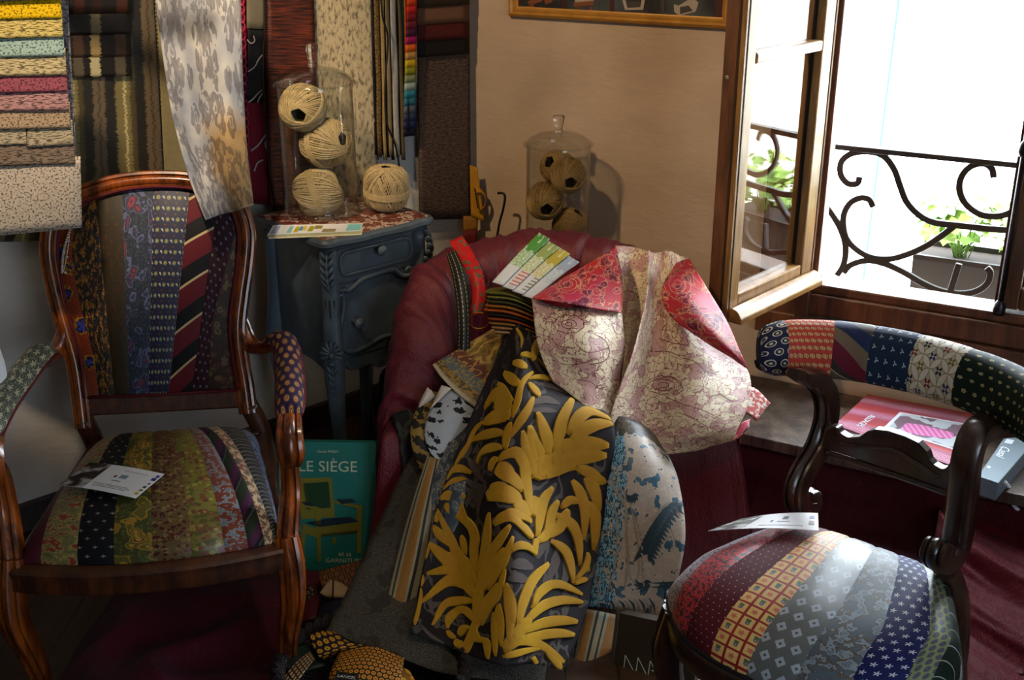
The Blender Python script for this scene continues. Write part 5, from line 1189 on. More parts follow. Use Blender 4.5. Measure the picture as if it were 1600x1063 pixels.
# seat and front drop
fr0 = [(-.28, 2.95), (-.1, 3.02), (.08, 3.05), (.26, 3.02), (.42, 2.95)]
seat_rows = [[V((x, y, .40)) for x, y in fr0], [V((x, 2.85, .40)) for x in (-.32, -.14, .08, .28, .48)], [V((x, 2.70, .39)) for x in (-.32, -.14, .08, .28, .53)], [V((x, 2.64, .36)) for x in (-.33, -.14, .08, .30, .57)], [V((x, 2.60, .2)) for x in (-.35, -.14, .08, .32, .60)], [V((x, 2.55, .012)) for x in (-.38, -.15, .08, .34, .63)]]
S2 = Surf(seat_rows, None, None, ((.012, .16, .01, 3.5), (.006, .4, .03, 6.1))); S2.mesh(mb, 70, 40, .004)
mb.build('taffeta_cover', m_taf, tub)
mb = MB(); mb.lathe([(0, .05), (.25, .05), (.27, .1), (.26, .36), (0, .365)], 32, Matrix.Translation(V((.09, 2.78, 0)))); mb.build('seat_base', m_wald, tub)

# ------------------------------------------------------------------ fabrics heaped on the tub chair
def G3(*rows): return [[Y(*q) for q in r] for r in rows]
def fab(name, rows, mat, label, cat='fabric', nu=24, nv=30, th=.002, wr=(), back=None, W=None, H=None, group=None, parent=None):
    o, s = cloth(name, rows, mat, parent, nu, nv, th, wr, back, W, H)
    if parent is None: tag(o, label, cat, group)
    elif label: tag(o, label)
    return o, s
wsoft = ((.004, .12, .08, 1.1),)
# grey felt circle
g = G('felt'); u, v, w = g.uv(); n = g.noise(w, .8, 4, .7); n2 = g.noise(w, 5.5, 2, .7); n3 = g.noise(w, .16, 2)
m_felt = g.out(g.mix((n2 > .60) * (n3 > .42), g.mix(n, hexc('#1c1b19'), hexc('#393732')), hexc('#8a8068')), .8, .35); g.bump(n2, .5, .002)
fab('felt_sheet', G3([(648, 705, 2.62), (690, 700, 2.60), (760, 700, 2.58), (850, 705, 2.6)], [(598, 800, 2.52), (670, 805, 2.46), (760, 810, 2.47), (860, 810, 2.5)], [(553, 900, 2.36), (650, 915, 2.33), (760, 925, 2.36), (870, 930, 2.4)], [(512, 984, 2.2), (600, 1022, 2.14), (710, 1054, 2.11), (850, 1075, 2.14)]),
    m_felt, 'dark grey glittering felt sheet hanging from the tub chair and spreading over the basket', wr=((.012, .07, .05, 3.3),))
# striped and teal velvet lengths at the left
g = G('teal_velvet'); u, v, w = g.uv(); n = g.noise(w, .22, 2, .55); n2 = g.noise(w, .9, 2); f = n + (n2 - .5) * .3
c = g.mix(g.rng(f, .40, .6), hexc('#23303a'), hexc('#46565c')); ln = g.abs(g.fract(f * 9) - .5) < .09; c = g.mix(ln * (n > .47), c, hexc('#9a8a76')); c = g.mix(f > .63, c, hexc('#6e5c48')); g.bump(f, .4, .002); m_teal = g.out(c, .6, .35, .3)
def stripes_v(name, cols, T, rough=.6):
    g = G(name); u, v, w = g.uv(); q = g.fract(u / T) * T; c = hexc(cols[0][0]); acc = cols[0][1]
    for col, k in cols[1:]: c = g.mix(q > acc, c, hexc(col)); acc += k
    n = g.noise(g.vec(u * 6, v * .6), 1, 2); c = g.mix(g.rng(n, .3, .8, 0, .3), c, hexc('#120d08')); return g.out(c, rough, .35, .2)
m_str = stripes_v('ticking_stripe', [('#8c8468', .45), ('#1a1816', .3), ('#8c8468', .4), ('#8a5f1e', 1.5), ('#8c8468', .35), ('#15120f', .45), ('#8a8266', .35)], 3.8)
fab('velvet_length', G3([(742, 636, 2.66), (775, 640, 2.64), (800, 650, 2.66)], [(698, 700, 2.56), (745, 712, 2.53), (790, 720, 2.54)], [(672, 762, 2.48), (715, 780, 2.44), (770, 790, 2.46)], [(655, 850, 2.40), (700, 870, 2.37), (760, 880, 2.40)], [(640, 960, 2.28), (690, 985, 2.26), (750, 990, 2.28)]),
    m_teal, 'teal and brown scrolled velvet length showing left of the gold palm velvet', wr=wsoft)
fab('striped_length', G3([(668, 712, 2.54), (680, 716, 2.535), (692, 720, 2.54)], [(644, 785, 2.46), (662, 792, 2.44), (684, 800, 2.445)], [(621, 868, 2.385), (645, 876, 2.36), (672, 886, 2.37)], [(605, 938, 2.29), (628, 952, 2.27), (652, 968, 2.27)]),
    m_str, 'cream, black and gold striped fabric edge hanging at the left over the felt', nu=12, wr=(), W=5.2)
# animal prints with white curled corners
m_wle = spots('snow_leopard', '#b4bcc4', ['#111216'], .36, (1, 1.5), .6, .40, '#8d949c'); m_oce = spots('ocelot', '#8a7030', ['#14110c'], .32, (1, 1.2), .6, .50, '#6e5a24')
m_paper = plain('paper_backing', '#c9c2bb', .6)
on_, s_ = fab('animal_print_sample', G3([(668, 612, 2.70), (680, 612, 2.70), (690, 616, 2.70)], [(648, 645, 2.64), (664, 650, 2.63), (680, 655, 2.64)], [(641, 685, 2.585), (660, 690, 2.58), (684, 695, 2.595)], [(655, 735, 2.545), (672, 738, 2.54), (688, 742, 2.545)]), m_oce, 'yellow and black ocelot print sample with a white curled corner', nu=12, nv=18)
fab('curled_corner', G3([(668, 605, 2.69), (671, 608, 2.685), (674, 611, 2.68)], [(657, 625, 2.67), (666, 620, 2.665), (679, 622, 2.675)], [(650, 643, 2.655), (652, 641, 2.65), (656, 638, 2.655)]), m_paper, 'white backing', nu=8, nv=8, parent=on_)
ow_, s_ = fab('animal_print_sample', G3([(696, 608, 2.68), (720, 614, 2.68), (742, 626, 2.68)], [(672, 640, 2.63), (705, 648, 2.61), (742, 656, 2.63)], [(663, 680, 2.585), (692, 690, 2.57), (722, 700, 2.58)], [(676, 715, 2.55), (690, 722, 2.545), (704, 728, 2.55)], [(686, 738, 2.535), (690, 741, 2.53), (694, 744, 2.535)]), m_wle, 'white sample with black leopard spots and curled corner left of the gold velvet', nu=14, nv=22)
fab('curled_corner', G3([(690, 602, 2.67), (697, 604, 2.665), (706, 607, 2.67)], [(682, 618, 2.65), (690, 616, 2.645), (700, 612, 2.655)], [(671, 640, 2.62), (674, 637, 2.615), (678, 634, 2.62)]), m_paper, 'white backing', nu=8, nv=8, parent=ow_)
g = G('dark_leaf_cloth'); u, v, w = g.uv(); n = g.noise(g.vec(u * .3, v * .15), 1, 2); m_dl = g.out(g.mix(g.band(n, .5, .58), hexc('#121419'), hexc('#2f3832')), .7, .3)
fab('dark_leaf_cloth', G3([(612, 648, 2.69), (640, 640, 2.69), (668, 655, 2.69)], [(622, 680, 2.65), (645, 690, 2.645), (670, 700, 2.65)], [(630, 740, 2.60), (648, 745, 2.60), (668, 748, 2.60)]), m_dl, 'dark cloth with grey green leaves tucked beside the ocelot sample', nu=12, nv=12)
# scalloped border sample
g = G('border_brocade'); u, v, w = g.uv(); n = g.noise(w, .26, 2); n2 = g.noise(w, .8, 2); zz = g.abs(g.fract(u / 2.2) - .5) * 1.6; vv = v + (n2 - .5) * .5
c = hexc('#8f8468'); pat = g.abs(g.fract((n + n2 * .3) * 5.5) - .5) < .16
c = g.mix((vv > 1.6), c, g.mix(pat, hexc('#8a6a24'), hexc('#3f3420'))); c = g.mix(vv > 4.2, c, g.mix(pat, hexc('#4f5c60'), hexc('#8f7a3c'))); c = g.mix(vv - zz > 6.8, c, g.mix(pat, hexc('#5c2a1c'), hexc('#a07c3c'))); c = g.mix(vv - zz * 1.2 > 9.2, c, g.mix(g.abs(n - .5) < .035, g.mix(n2 > .55, hexc('#7c6026'), hexc('#5e4a20')), hexc('#a88c48')))
c = g.mix(v < 1.0, c, hexc('#a99c80')); g.bump(n2, .3, .001); m_bor = g.out(c, .5, .4, .1)
fab('border_sample', G3([(676, 570, 2.72), (692, 592, 2.69), (722, 622, 2.66), (758, 648, 2.64)], [(692, 560, 2.745), (715, 580, 2.715), (748, 606, 2.68), (784, 628, 2.66)], [(725, 540, 2.79), (752, 560, 2.76), (782, 582, 2.72), (806, 606, 2.69)], [(772, 512, 2.86), (795, 520, 2.84), (815, 540, 2.80), (832, 570, 2.74)]),
    m_bor, 'olive and gold ornamental border sample with curved cream edge beside the gold palm velvet', W=19, H=16, wr=((.003, .1, .1, 4),))
tri = fab('dark_floral_sample', G3([(768, 590, 2.675), (785, 604, 2.655)], [(792, 552, 2.705), (812, 575, 2.68)], [(800, 535, 2.73), (826, 556, 2.70)]), floral('night_floral', '#100e10', ['#5c2416', '#1e3a30', '#241a1c'], .45, .6, .5), 'small black sample with green and orange leaves lying on the olive border sample', nu=8, nv=10)

# gold palm velvet
g = G('palm_ground'); u, v, w = g.uv(); n = g.noise(g.vec(u * .16, v * .11), 1, 2); n2 = g.noise(w, 9, 1); m_pg = g.out(g.mix(g.band(n, .55, .61), hexc('#150f15'), g.mix(n2, hexc('#35302e'), hexc('#57504b'))), .7, .3)
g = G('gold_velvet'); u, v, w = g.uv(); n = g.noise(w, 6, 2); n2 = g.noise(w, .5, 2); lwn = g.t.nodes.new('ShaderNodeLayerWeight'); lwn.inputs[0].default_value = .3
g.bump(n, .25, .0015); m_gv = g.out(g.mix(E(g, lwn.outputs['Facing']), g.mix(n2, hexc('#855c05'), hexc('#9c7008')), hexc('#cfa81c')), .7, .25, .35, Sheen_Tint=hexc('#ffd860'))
palm_rows = G3([(792, 510, 2.79), (800, 505, 2.78), (812, 503, 2.77), (832, 508, 2.79), (848, 518, 2.80)],
 [(768, 572, 2.69), (786, 568, 2.665), (814, 560, 2.61), (850, 578, 2.655), (886, 606, 2.67)],
 [(733, 655, 2.575), (766, 652, 2.555), (806, 642, 2.465), (880, 640, 2.52), (957, 660, 2.545)],
 [(697, 748, 2.475), (735, 748, 2.465), (784, 746, 2.365), (868, 755, 2.425), (948, 765, 2.46)],
 [(668, 855, 2.36), (724, 857, 2.365), (797, 852, 2.245), (866, 866, 2.315), (932, 880, 2.35)],
 [(652, 945, 2.235), (714, 952, 2.25), (792, 956, 2.135), (856, 962, 2.20), (912, 972, 2.24)],
 [(640, 986, 2.165), (700, 1010, 2.165), (780, 1040, 2.06), (832, 1038, 2.11), (882, 1048, 2.14)])
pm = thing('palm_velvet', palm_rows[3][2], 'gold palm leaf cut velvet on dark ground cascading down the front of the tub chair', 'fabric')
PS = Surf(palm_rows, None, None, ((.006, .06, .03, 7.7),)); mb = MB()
def leaves(L, sc=1.0, h=.0055):
    for pts, w in L:
        w = (w * 1.2 + 1) / 1830 * 2.45 * sc / 2; k = w
        PS.stroke(mb, pts, [k * .35, k * .8, k, k * .95, k * .75, k * .3] if len(pts) > 2 else [k * .9] * 3, h, 0, 18, 6)
c4 = lambda L: [(720 + a / 4.252, 500 + b / 4.252) for a, b in L]      # reading frames for traced leaves
cA = lambda L: [(640 + a / 5.315, 780 + b / 5.315) for a, b in L]
cB = lambda L: [(770 + a / 3.32, 740 + b / 3.32) for a, b in L]
cC = lambda L: [(640 + a / 5.315, 620 + b / 5.315) for a, b in L]
cD = lambda L: [(640 + a / 6.52, 900 + b / 6.52) for a, b in L]
leaves([
 # upper right frond
 (c4([(510, 1055), (520, 900), (480, 800), (455, 700)]), 13), (c4([(480, 1055), (470, 930), (425, 830), (408, 735)]), 13), (c4([(575, 910), (570, 800), (545, 720), (505, 612)]), 15), (c4([(620, 890), (650, 760), (680, 640), (740, 520)]), 17),
 (c4([(705, 760), (770, 660), (860, 610), (1000, 665)]), 16), (c4([(720, 810), (800, 740), (900, 695), (1010, 690)]), 17), (c4([(640, 890), (760, 840), (880, 825), (985, 835)]), 20), (c4([(570, 940), (700, 920), (850, 905), (970, 900)]), 20), (c4([(590, 920), (650, 880), (700, 830), (740, 800)]), 16),
 (c4([(540, 1050), (620, 1005), (700, 975), (760, 985)]), 15), (c4([(760, 980), (840, 1010), (900, 1050), (940, 1090)]), 15), (c4([(520, 1060), (545, 980), (580, 930), (620, 905)]), 20), (c4([(500, 1063), (530, 1000), (570, 950)]), 20),
 # centre ridge stems
 (c4([(330, 780), (390, 680), (440, 600), (480, 510)]), 15), (c4([(345, 650), (380, 540), (410, 420), (480, 345)]), 12), (c4([(445, 420), (490, 470), (520, 515)]), 12), (c4([(300, 860), (310, 760), (335, 680)]), 13), (c4([(450, 395), (530, 385), (600, 400), (680, 440)]), 11), (c4([(470, 270), (490, 200), (510, 130)]), 20), (c4([(500, 260), (560, 320), (620, 370), (700, 450)]), 12),
 # left upper
 (c4([(155, 590), (230, 500), (300, 560), (340, 600)]), 26), (c4([(150, 680), (230, 650), (310, 660)]), 24), (c4([(230, 560), (290, 600), (330, 650)]), 24), (c4([(250, 420), (290, 470), (350, 540)]), 15), (c4([(290, 350), (350, 400), (400, 440)]), 18), (c4([(350, 290), (400, 300), (440, 320)]), 16), (c4([(395, 240), (440, 235), (480, 250)]), 12),
 (c4([(80, 800), (150, 770), (230, 755), (290, 760)]), 16), (c4([(5, 920), (50, 830), (90, 740), (150, 680)]), 15), (c4([(110, 960), (150, 880), (220, 850), (280, 850)]), 14), (c4([(250, 940), (310, 890), (380, 890), (430, 1000), (430, 1060)]), 15), (c4([(240, 980), (290, 1000), (350, 1050)]), 22), (c4([(200, 1010), (215, 950), (250, 920)]), 13), (c4([(370, 60), (400, 120), (400, 190)]), 12),
 # centre, continued down
 (cC([(370, 585), (430, 480), (500, 380), (560, 250)]), 14), (cC([(310, 690), (360, 610), (430, 600), (515, 635)]), 12), (cC([(270, 770), (340, 710), (400, 690), (475, 685)]), 8), (cC([(225, 850), (300, 820), (380, 835), (470, 830)]), 13), (cC([(345, 780), (400, 850), (430, 940), (490, 1040)]), 14), (cC([(285, 900), (360, 950), (430, 1000)]), 14),
 (cC([(710, 610), (780, 640), (860, 690), (935, 790)]), 19), (cC([(640, 840), (740, 800), (850, 830), (920, 900)]), 26), (cC([(670, 770), (760, 770), (840, 800)]), 20), (cC([(860, 880), (930, 930), (990, 1010)]), 22), (cC([(740, 1050), (830, 980), (930, 990), (1010, 1050)]), 14), (cC([(925, 470), (950, 620), (975, 800), (1000, 1000)]), 13), (cC([(990, 240), (1010, 400), (1050, 560)]), 12), (cC([(1050, 830), (1030, 900), (1020, 1000)]), 14),
 # lower left frond
 (cA([(570, 740), (420, 560), (290, 490), (130, 370)]), 21), (cA([(560, 690), (470, 560), (380, 430), (330, 310), (200, 90)]), 17), (cA([(430, 470), (340, 360), (240, 290), (150, 225)]), 15), (cA([(555, 690), (430, 640), (320, 590), (140, 620)]), 16), (cA([(550, 820), (460, 700), (300, 690), (90, 860)]), 19), (cA([(550, 850), (420, 850), (280, 890), (185, 1050)]), 15), (cA([(570, 1040), (470, 930), (380, 950), (310, 1060)]), 14),
 (cA([(560, 640), (540, 440), (545, 300), (480, 190), (290, 50)]), 15), (cA([(580, 630), (630, 460), (650, 300), (665, 110)]), 13), (cA([(570, 720), (660, 500), (750, 350), (840, 215)]), 13), (cA([(560, 820), (650, 650), (740, 530), (800, 410)]), 21), (cA([(660, 760), (720, 620), (790, 510), (860, 310)]), 13), (cA([(590, 1050), (640, 900), (720, 790), (750, 700)]), 19), (cA([(740, 800), (770, 700), (800, 580)]), 7), (cA([(470, 470), (450, 370), (430, 300)]), 11), (cA([(570, 1060), (565, 900), (560, 740)]), 11), (cA([(590, 850), (585, 950), (580, 1050)]), 5), (cA([(110, 500), (130, 430), (150, 380)]), 10), (cA([(190, 110), (200, 150), (235, 190)]), 8), (cA([(70, 730), (80, 670), (120, 660)]), 12), (cA([(65, 740), (70, 860), (40, 1050)]), 12), (cA([(380, 0), (420, 100), (500, 220)]), 14), (cA([(400, 580), (330, 520), (260, 480)]), 26), (cA([(520, 620), (450, 550), (380, 500)]), 24),
 (cA([(700, 215), (790, 150), (870, 170), (1000, 330)]), 14), (cA([(910, 200), (960, 260), (1020, 330)]), 12), (cA([(840, 440), (900, 390), (980, 400), (1040, 460)]), 11), (cA([(800, 700), (830, 820), (850, 920), (850, 1060)]), 15), (cA([(750, 870), (740, 960), (760, 1060)]), 7),
 # right column
 (cB([(225, 330), (240, 220), (260, 140), (310, 70)]), 14), (cB([(220, 360), (280, 310), (300, 210), (340, 140)]), 14), (cB([(250, 330), (330, 290), (370, 230), (390, 185)]), 16), (cB([(310, 210), (400, 260), (440, 340), (450, 480)]), 15), (cB([(300, 350), (370, 400), (400, 470), (415, 570)]), 15), (cB([(350, 180), (400, 140), (450, 150)]), 11), (cB([(410, 35), (450, 100), (475, 200), (470, 345)]), 15), (cB([(460, 140), (520, 200), (530, 280), (520, 400)]), 17), (cB([(420, 560), (470, 500), (490, 450), (490, 410)]), 10), (cB([(420, 575), (460, 555), (490, 555)]), 9), (cB([(455, 500), (500, 495)]), 8), (cB([(480, 20), (520, 80), (550, 200)]), 18), (cB([(500, 0), (560, 40), (570, 60)]), 12),
 (cB([(215, 430), (215, 370), (230, 340)]), 9),
 # bottom right frond
 (cB([(125, 800), (150, 680), (200, 560), (290, 465)]), 16), (cB([(200, 700), (240, 620), (330, 575), (465, 630)]), 14), (cB([(140, 800), (240, 700), (350, 660), (468, 670)]), 16), (cB([(130, 830), (250, 780), (350, 765), (440, 770)]), 19), (cB([(120, 860), (240, 840), (340, 830), (425, 840)]), 19), (cB([(60, 930), (130, 870), (220, 880), (370, 980)]), 18), (cB([(260, 890), (310, 950), (340, 1025)]), 17), (cB([(50, 950), (130, 930), (250, 910)]), 13), (cB([(70, 580), (85, 680), (90, 780), (80, 900)]), 14), (cB([(35, 680), (45, 780), (45, 900)]), 9), (cB([(10, 720), (15, 830), (15, 950)]), 9), (cB([(100, 860), (150, 800), (190, 750)]), 24), (cB([(60, 920), (100, 870), (160, 850)]), 22), (cB([(205, 955), (220, 1000)]), 8),
 # hem scrolls
 (cD([(590, 655), (690, 650), (790, 680), (800, 850)]), 12), (cD([(380, 560), (430, 620), (480, 630)]), 13), (cD([(385, 540), (400, 430), (500, 360), (590, 360)]), 13), (cD([(510, 620), (560, 540), (640, 530)]), 12), (cD([(520, 660), (580, 740), (660, 830)]), 11), (cD([(485, 740), (480, 690), (500, 650)]), 7), (cD([(660, 560), (700, 640)]), 10),
])
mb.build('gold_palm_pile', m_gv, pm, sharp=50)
mb = MB(); PS.mesh(mb, 60, 80, .003)
for pts, w in [(c4([(470, 560), (560, 530), (660, 560)]), 16), (c4([(450, 600), (560, 600), (640, 610)]), 10), (c4([(510, 430), (600, 440), (700, 490)]), 16), (cC([(480, 500), (540, 600), (640, 720)]), 13), (cC([(640, 740), (540, 740), (430, 650)]), 10), (cC([(640, 750), (580, 850), (570, 1000)]), 14), (cC([(600, 760), (500, 850), (470, 920)]), 12), (cC([(370, 740), (430, 760), (520, 780)]), 10), (cB([(230, 440), (250, 380), (290, 360)]), 18), (cB([(280, 560), (320, 470), (330, 400)]), 18), (cB([(350, 600), (380, 520), (370, 400)]), 14), (cB([(80, 550), (130, 540), (190, 560)]), 16), (cB([(90, 480), (150, 470), (210, 490)]), 18), (cB([(240, 160), (290, 100), (330, 50)]), 12), (cD([(100, 490), (200, 600), (350, 690)]), 12), (cD([(740, 500), (800, 420), (840, 360)]), 16)]:
    k = w / 1830 * 2.55 / 2; PS.stroke(mb, pts, [k * .3, k, k, k * .3], .0012, 1, 12, 2)
mb.build('ground_cloth', [m_pg, fabric('grey_leaf_yarn', '#554d4a', .8)], pm)

# blue ornate velvet and stripes at the right
g = G('blue_velvet'); u, v, w = g.uv(); n = g.noise(w, .3, 2, .5); n2 = g.noise(w, 1.0, 3, .6); n3 = g.noise(g.vec(u * 1.2, v * .5), 1.4, 1); f = n + (n2 - .5) * .3
lf = u + (n - .5) * 3.4; blue = g.mix(g.band(n3, .46, .58), hexc('#79abc8'), hexc('#153646')); c = g.mix(n2, hexc('#8a7f74'), hexc('#b8aca0')); c = g.mix(lf < 10.6, c, blue); c = g.mix(g.band(lf, 10.2, 10.9), c, hexc('#a89a86'))
c = g.mix(f > .58, c, g.mix(n3, hexc('#12303e'), hexc('#2f6480'))); c = g.mix(g.abs(f - .58) < .018, c, hexc('#b3a592'))
c = g.mix(v + (n - .5) * 9 < 5.5, c, g.mix(f > .5, hexc('#1d1c18'), hexc('#4a3f28'))); g.bump(f, .5, .003); m_blue = g.out(c, .42, .5, .1)  # dark top of the length is shadow put into the colour
bvl, BS = fab('velvet_length', G3([(925, 655, 2.60), (965, 650, 2.58), (1000, 660, 2.58), (1032, 686, 2.60)], [(922, 745, 2.50), (968, 735, 2.47), (1015, 736, 2.47), (1060, 758, 2.50)], [(912, 850, 2.41), (958, 850, 2.38), (1012, 850, 2.385), (1070, 850, 2.41)], [(890, 948, 2.345), (945, 950, 2.32), (1000, 962, 2.325), (1041, 972, 2.335)]),
    m_blue, 'shiny blue and cream ornate velvet length hanging right of the gold palm velvet', wr=((.008, .09, .05, 2.1),))
mb = MB(); cE = lambda L: [(880 + a / 3.543, 680 + b / 3.543) for a, b in L]
for pts, w in (([(230, 240), (300, 320), (345, 400), (350, 560), (355, 700), (340, 860)], 5), ([(250, 230), (340, 320), (380, 420), (410, 600), (415, 780), (370, 790), (360, 600), (340, 450)], 2.5), ([(225, 350), (290, 430), (300, 520), (290, 700), (240, 880)], 3.5), ([(650, 370), (560, 390), (500, 470), (480, 600)], 4), ([(660, 400), (580, 430), (560, 480), (600, 540), (620, 620)], 2.5)):
    k = w / 1830 * 2.5 / 2; BS.stroke(mb, cE(pts), [k * .6, k, k * .6], .0022, 0, 30, 3)
for k in range(15):
    y0 = 250 + k * 40; x0 = interp([240, 400, 560, 800, 880], [265, 380, 420, 430, 440], y0); BS.stroke(mb, cE([(x0, y0), (x0 + 14, y0 + 14), (x0 + 10, y0 + 34)]), [.0006, .0025, .0005], .0024, 0, 8, 3)
for k in range(14):
    t_ = k / 13; p0 = (lerp(650, 490, t_ ** .7), lerp(375, 640, t_)); 
    for sg in (-1, 1): BS.stroke(mb, cE([p0, (p0[0] - 34 + 22 * sg, p0[1] + 26 + sg * 10), (p0[0] - 44 + 62 * sg, p0[1] + 66 + sg * 2)]), [.004, .0055, .0006], .0024, 1, 8, 3)
for cx, cy, s_n in ((380, 340, 1), (440, 820, 1.2), (590, 830, 1.1)):
    for k in range(7):
        a = rad(-30 + k * 35); BS.stroke(mb, cE([(cx, cy), (cx + math.cos(a) * 22 * s_n, cy + math.sin(a) * 22 * s_n), (cx + math.cos(a + .5) * 40 * s_n, cy + math.sin(a + .5) * 40 * s_n)]), [.0018, .003, .001], .0024, 1, 8, 3)
for k in range(9): BS.stroke(mb, cE([(250 + k * 28, 920 - k * 2), (275 + k * 28, 935 + k), (282 + k * 28, 965 + k * 3)]), [.001, .003, .0006], .0024, 0 if k % 2 else 1, 8, 3)
mb.build('pile_pattern', [fabric('ivory_thread', '#9a9086', .5), fabric('petrol_pile', '#1f3c4a', .6, .3)], bvl)
fab('striped_length', G3([(905, 950, 2.36), (935, 955, 2.35), (968, 962, 2.36)], [(890, 1040, 2.25), (915, 1042, 2.24), (948, 1046, 2.25)]), m_str, 'cream, black and gold striped fabric end hanging below the blue ornate velvet', nu=10, nv=10, W=6.5)
fab('blue_lining', G3([(890, 1038, 2.28), (918, 1040, 2.275), (950, 1044, 2.28)], [(884, 1085, 2.22), (915, 1088, 2.215), (944, 1090, 2.22)]), fabric('slate_cloth', '#2c3444', .7), 'slate blue cloth end showing under the striped fabric', nu=6, nv=6)

# pink brocade, folded over the chair back with raspberry reverse
g = G('pink_brocade'); u, v, w = g.uv(); n = g.noise(w, .16, 2, .5); n2 = g.noise(w, .55, 2, .6); n3 = g.noise(g.vec(u + 40, v), .5, 1); f = n + (n2 - .5) * .34; rb_ = g.noise(g.vec(u * .3, v * 8), 1, 1)
c = g.mix(g.rng(f, .445, .465), g.mix(n2, hexc('#a3807a'), hexc('#b8958c')), g.mix(n2, hexc('#b9ab8e'), hexc('#d6c9ac'))); line = g.abs(f - .455) < .010
de = g.vor(g.vec(u + (n2 - .5) * 2.2, v + (n3 - .5) * 2.2), .42, 'DISTANCE_TO_EDGE'); line = g.max(line, (de < .028) * (f > .47)); fl_ = (g.abs(g.fract(f * 8 + n3 * 1.5) - .5) < .055); line = g.max(line, fl_)
c = g.mix(line * g.rng(n2, .3, .5, .35, .95), c, hexc('#7c3c44')); g.bump(f * 2 + rb_ * .3 - line * .3, .6, .002)
m_pbr = g.out(c, .5, .4, .08)
g = G('raspberry_brocade'); u, v, w = g.uv(); n = g.noise(w, .2, 2, .5); n2 = g.noise(w, .7, 2, .6); n3 = g.noise(w, .07, 1); f = n + (n2 - .5) * .22
c = g.mix(f > .52, g.mix(g.rng(n3, .4, .6), hexc('#9c1c3c'), hexc('#a0141e')), g.mix(g.rng(n3, .4, .6), hexc('#5c0430'), hexc('#6e0616'))); c = g.mix(g.abs(f - .52) < .012, c, hexc('#c08060')); c = g.mix((g.abs(g.fract(f * 8) - .5) < .06) * (f > .5), c, hexc('#b86468')); g.bump(f, .4, .002); m_ras = g.out(c, .5, .3, .03)
br = thing('brocade_length', Y(1010, 560, 2.7), 'pale pink and cream floral brocade with raspberry reverse folded over the tub chair', 'fabric')
wb_ = ((.010, .07, .06, 9.1), (.004, .22, .18, 3.3))
o1, B1s = fab('left_fold', G3([(831, 467, 2.735), (872, 476, 2.73), (918, 482, 2.74), (970, 489, 2.80)], [(838, 528, 2.66), (876, 535, 2.635), (926, 540, 2.64), (974, 548, 2.74)], [(848, 562, 2.62), (886, 580, 2.595), (932, 596, 2.60), (968, 602, 2.68)], [(864, 597, 2.59), (896, 620, 2.56), (926, 641, 2.55), (958, 660, 2.585)]), m_pbr, None, parent=br, wr=wb_, nu=30, nv=30)
o2, B2s = fab('turned_corner', G3([(834, 463, 2.725), (880, 435, 2.84), (924, 409, 2.95), (962, 386, 3.05)], [(833, 464, 2.72), (884, 452, 2.77), (932, 442, 2.84), (972, 432, 2.93)], [(832, 466, 2.715), (884, 473, 2.705), (930, 482, 2.72), (972, 489, 2.78)]), m_ras, 'raspberry red reverse side with gold outlined flowers', parent=br, nu=26, nv=20)
o3, s_ = fab('centre_fold', G3([(962, 384, 3.10), (988, 384, 3.13), (1014, 392, 3.08)], [(970, 440, 3.02), (990, 442, 3.04), (1014, 440, 2.98)], [(966, 520, 2.90), (985, 520, 2.91), (1006, 520, 2.84)], [(958, 650, 2.68), (966, 645, 2.69), (975, 640, 2.67)]), m_pbr, None, parent=br, wr=wb_, nu=16, nv=24)
R_rows = G3([(1012, 391, 3.08), (1034, 393, 3.10), (1054, 396, 3.09), (1075, 402, 3.06)], [(1009, 470, 2.86), (1034, 470, 2.92), (1064, 478, 2.88), (1118, 500, 2.84)], [(986, 556, 2.69), (1018, 556, 2.77), (1082, 560, 2.72), (1172, 580, 2.74)], [(961, 632, 2.585), (1010, 628, 2.67), (1080, 628, 2.60), (1166, 636, 2.66)], [(955, 668, 2.56), (1010, 676, 2.60), (1080, 678, 2.555), (1155, 666, 2.61)], [(972, 694, 2.565), (1020, 710, 2.565), (1084, 705, 2.56), (1143, 690, 2.59)])
o4, B4s = fab('right_fold', R_rows, m_pbr, None, parent=br, wr=wb_, nu=40, nv=44)
o5, B5s = fab('turned_corner', G3([(1056, 412, 3.04), (1066, 407, 3.045), (1077, 404, 3.045)], [(1034, 452, 2.88), (1068, 450, 2.86), (1106, 452, 2.88)], [(1046, 492, 2.79), (1090, 494, 2.765), (1136, 502, 2.79)], [(1098, 532, 2.73), (1130, 540, 2.71), (1156, 548, 2.72)], [(1160, 570, 2.70), (1165, 574, 2.70), (1169, 577, 2.70)]), m_ras, 'raspberry red reverse side with gold outlined flowers', parent=br, nu=20, nv=34)
mb = MB()
c8 = lambda L: [(820 + a / 2.9525, 360 + b / 2.9525) for a, b in L]
def ros(S, mb, cx, cy, R0, k, rings, w=.0011, sq=.8, mi=0):
    for r in rings:
        pts = [(cx + math.cos(2 * PI * i / 40) * R0 * r * (1 + .12 * abs(math.sin(k * PI * i / 40)) * (r > .5)), cy + sq * math.sin(2 * PI * i / 40) * R0 * r * (1 + .12 * abs(math.sin(k * PI * i / 40)) * (r > .5))) for i in range(41)]
        S.stroke(mb, c8(pts), w, .0008, mi, 60, 2)
ros(B1s, mb, 203, 434, 95, 9, (.16, .36, .68), .0009, .6)
for k in range(9):
    a = PI + PI * (k + .5) / 9 * -1.0; B1s.stroke(mb, c8([(203 + math.cos(a) * 66, 434 - math.sin(a) * 40), (203 + math.cos(a) * 95, 434 - math.sin(a) * 66), (203 + math.cos(a + .2) * 110, 434 - math.sin(a + .2) * 70)]), .0008, .0008, 0, 10, 2)
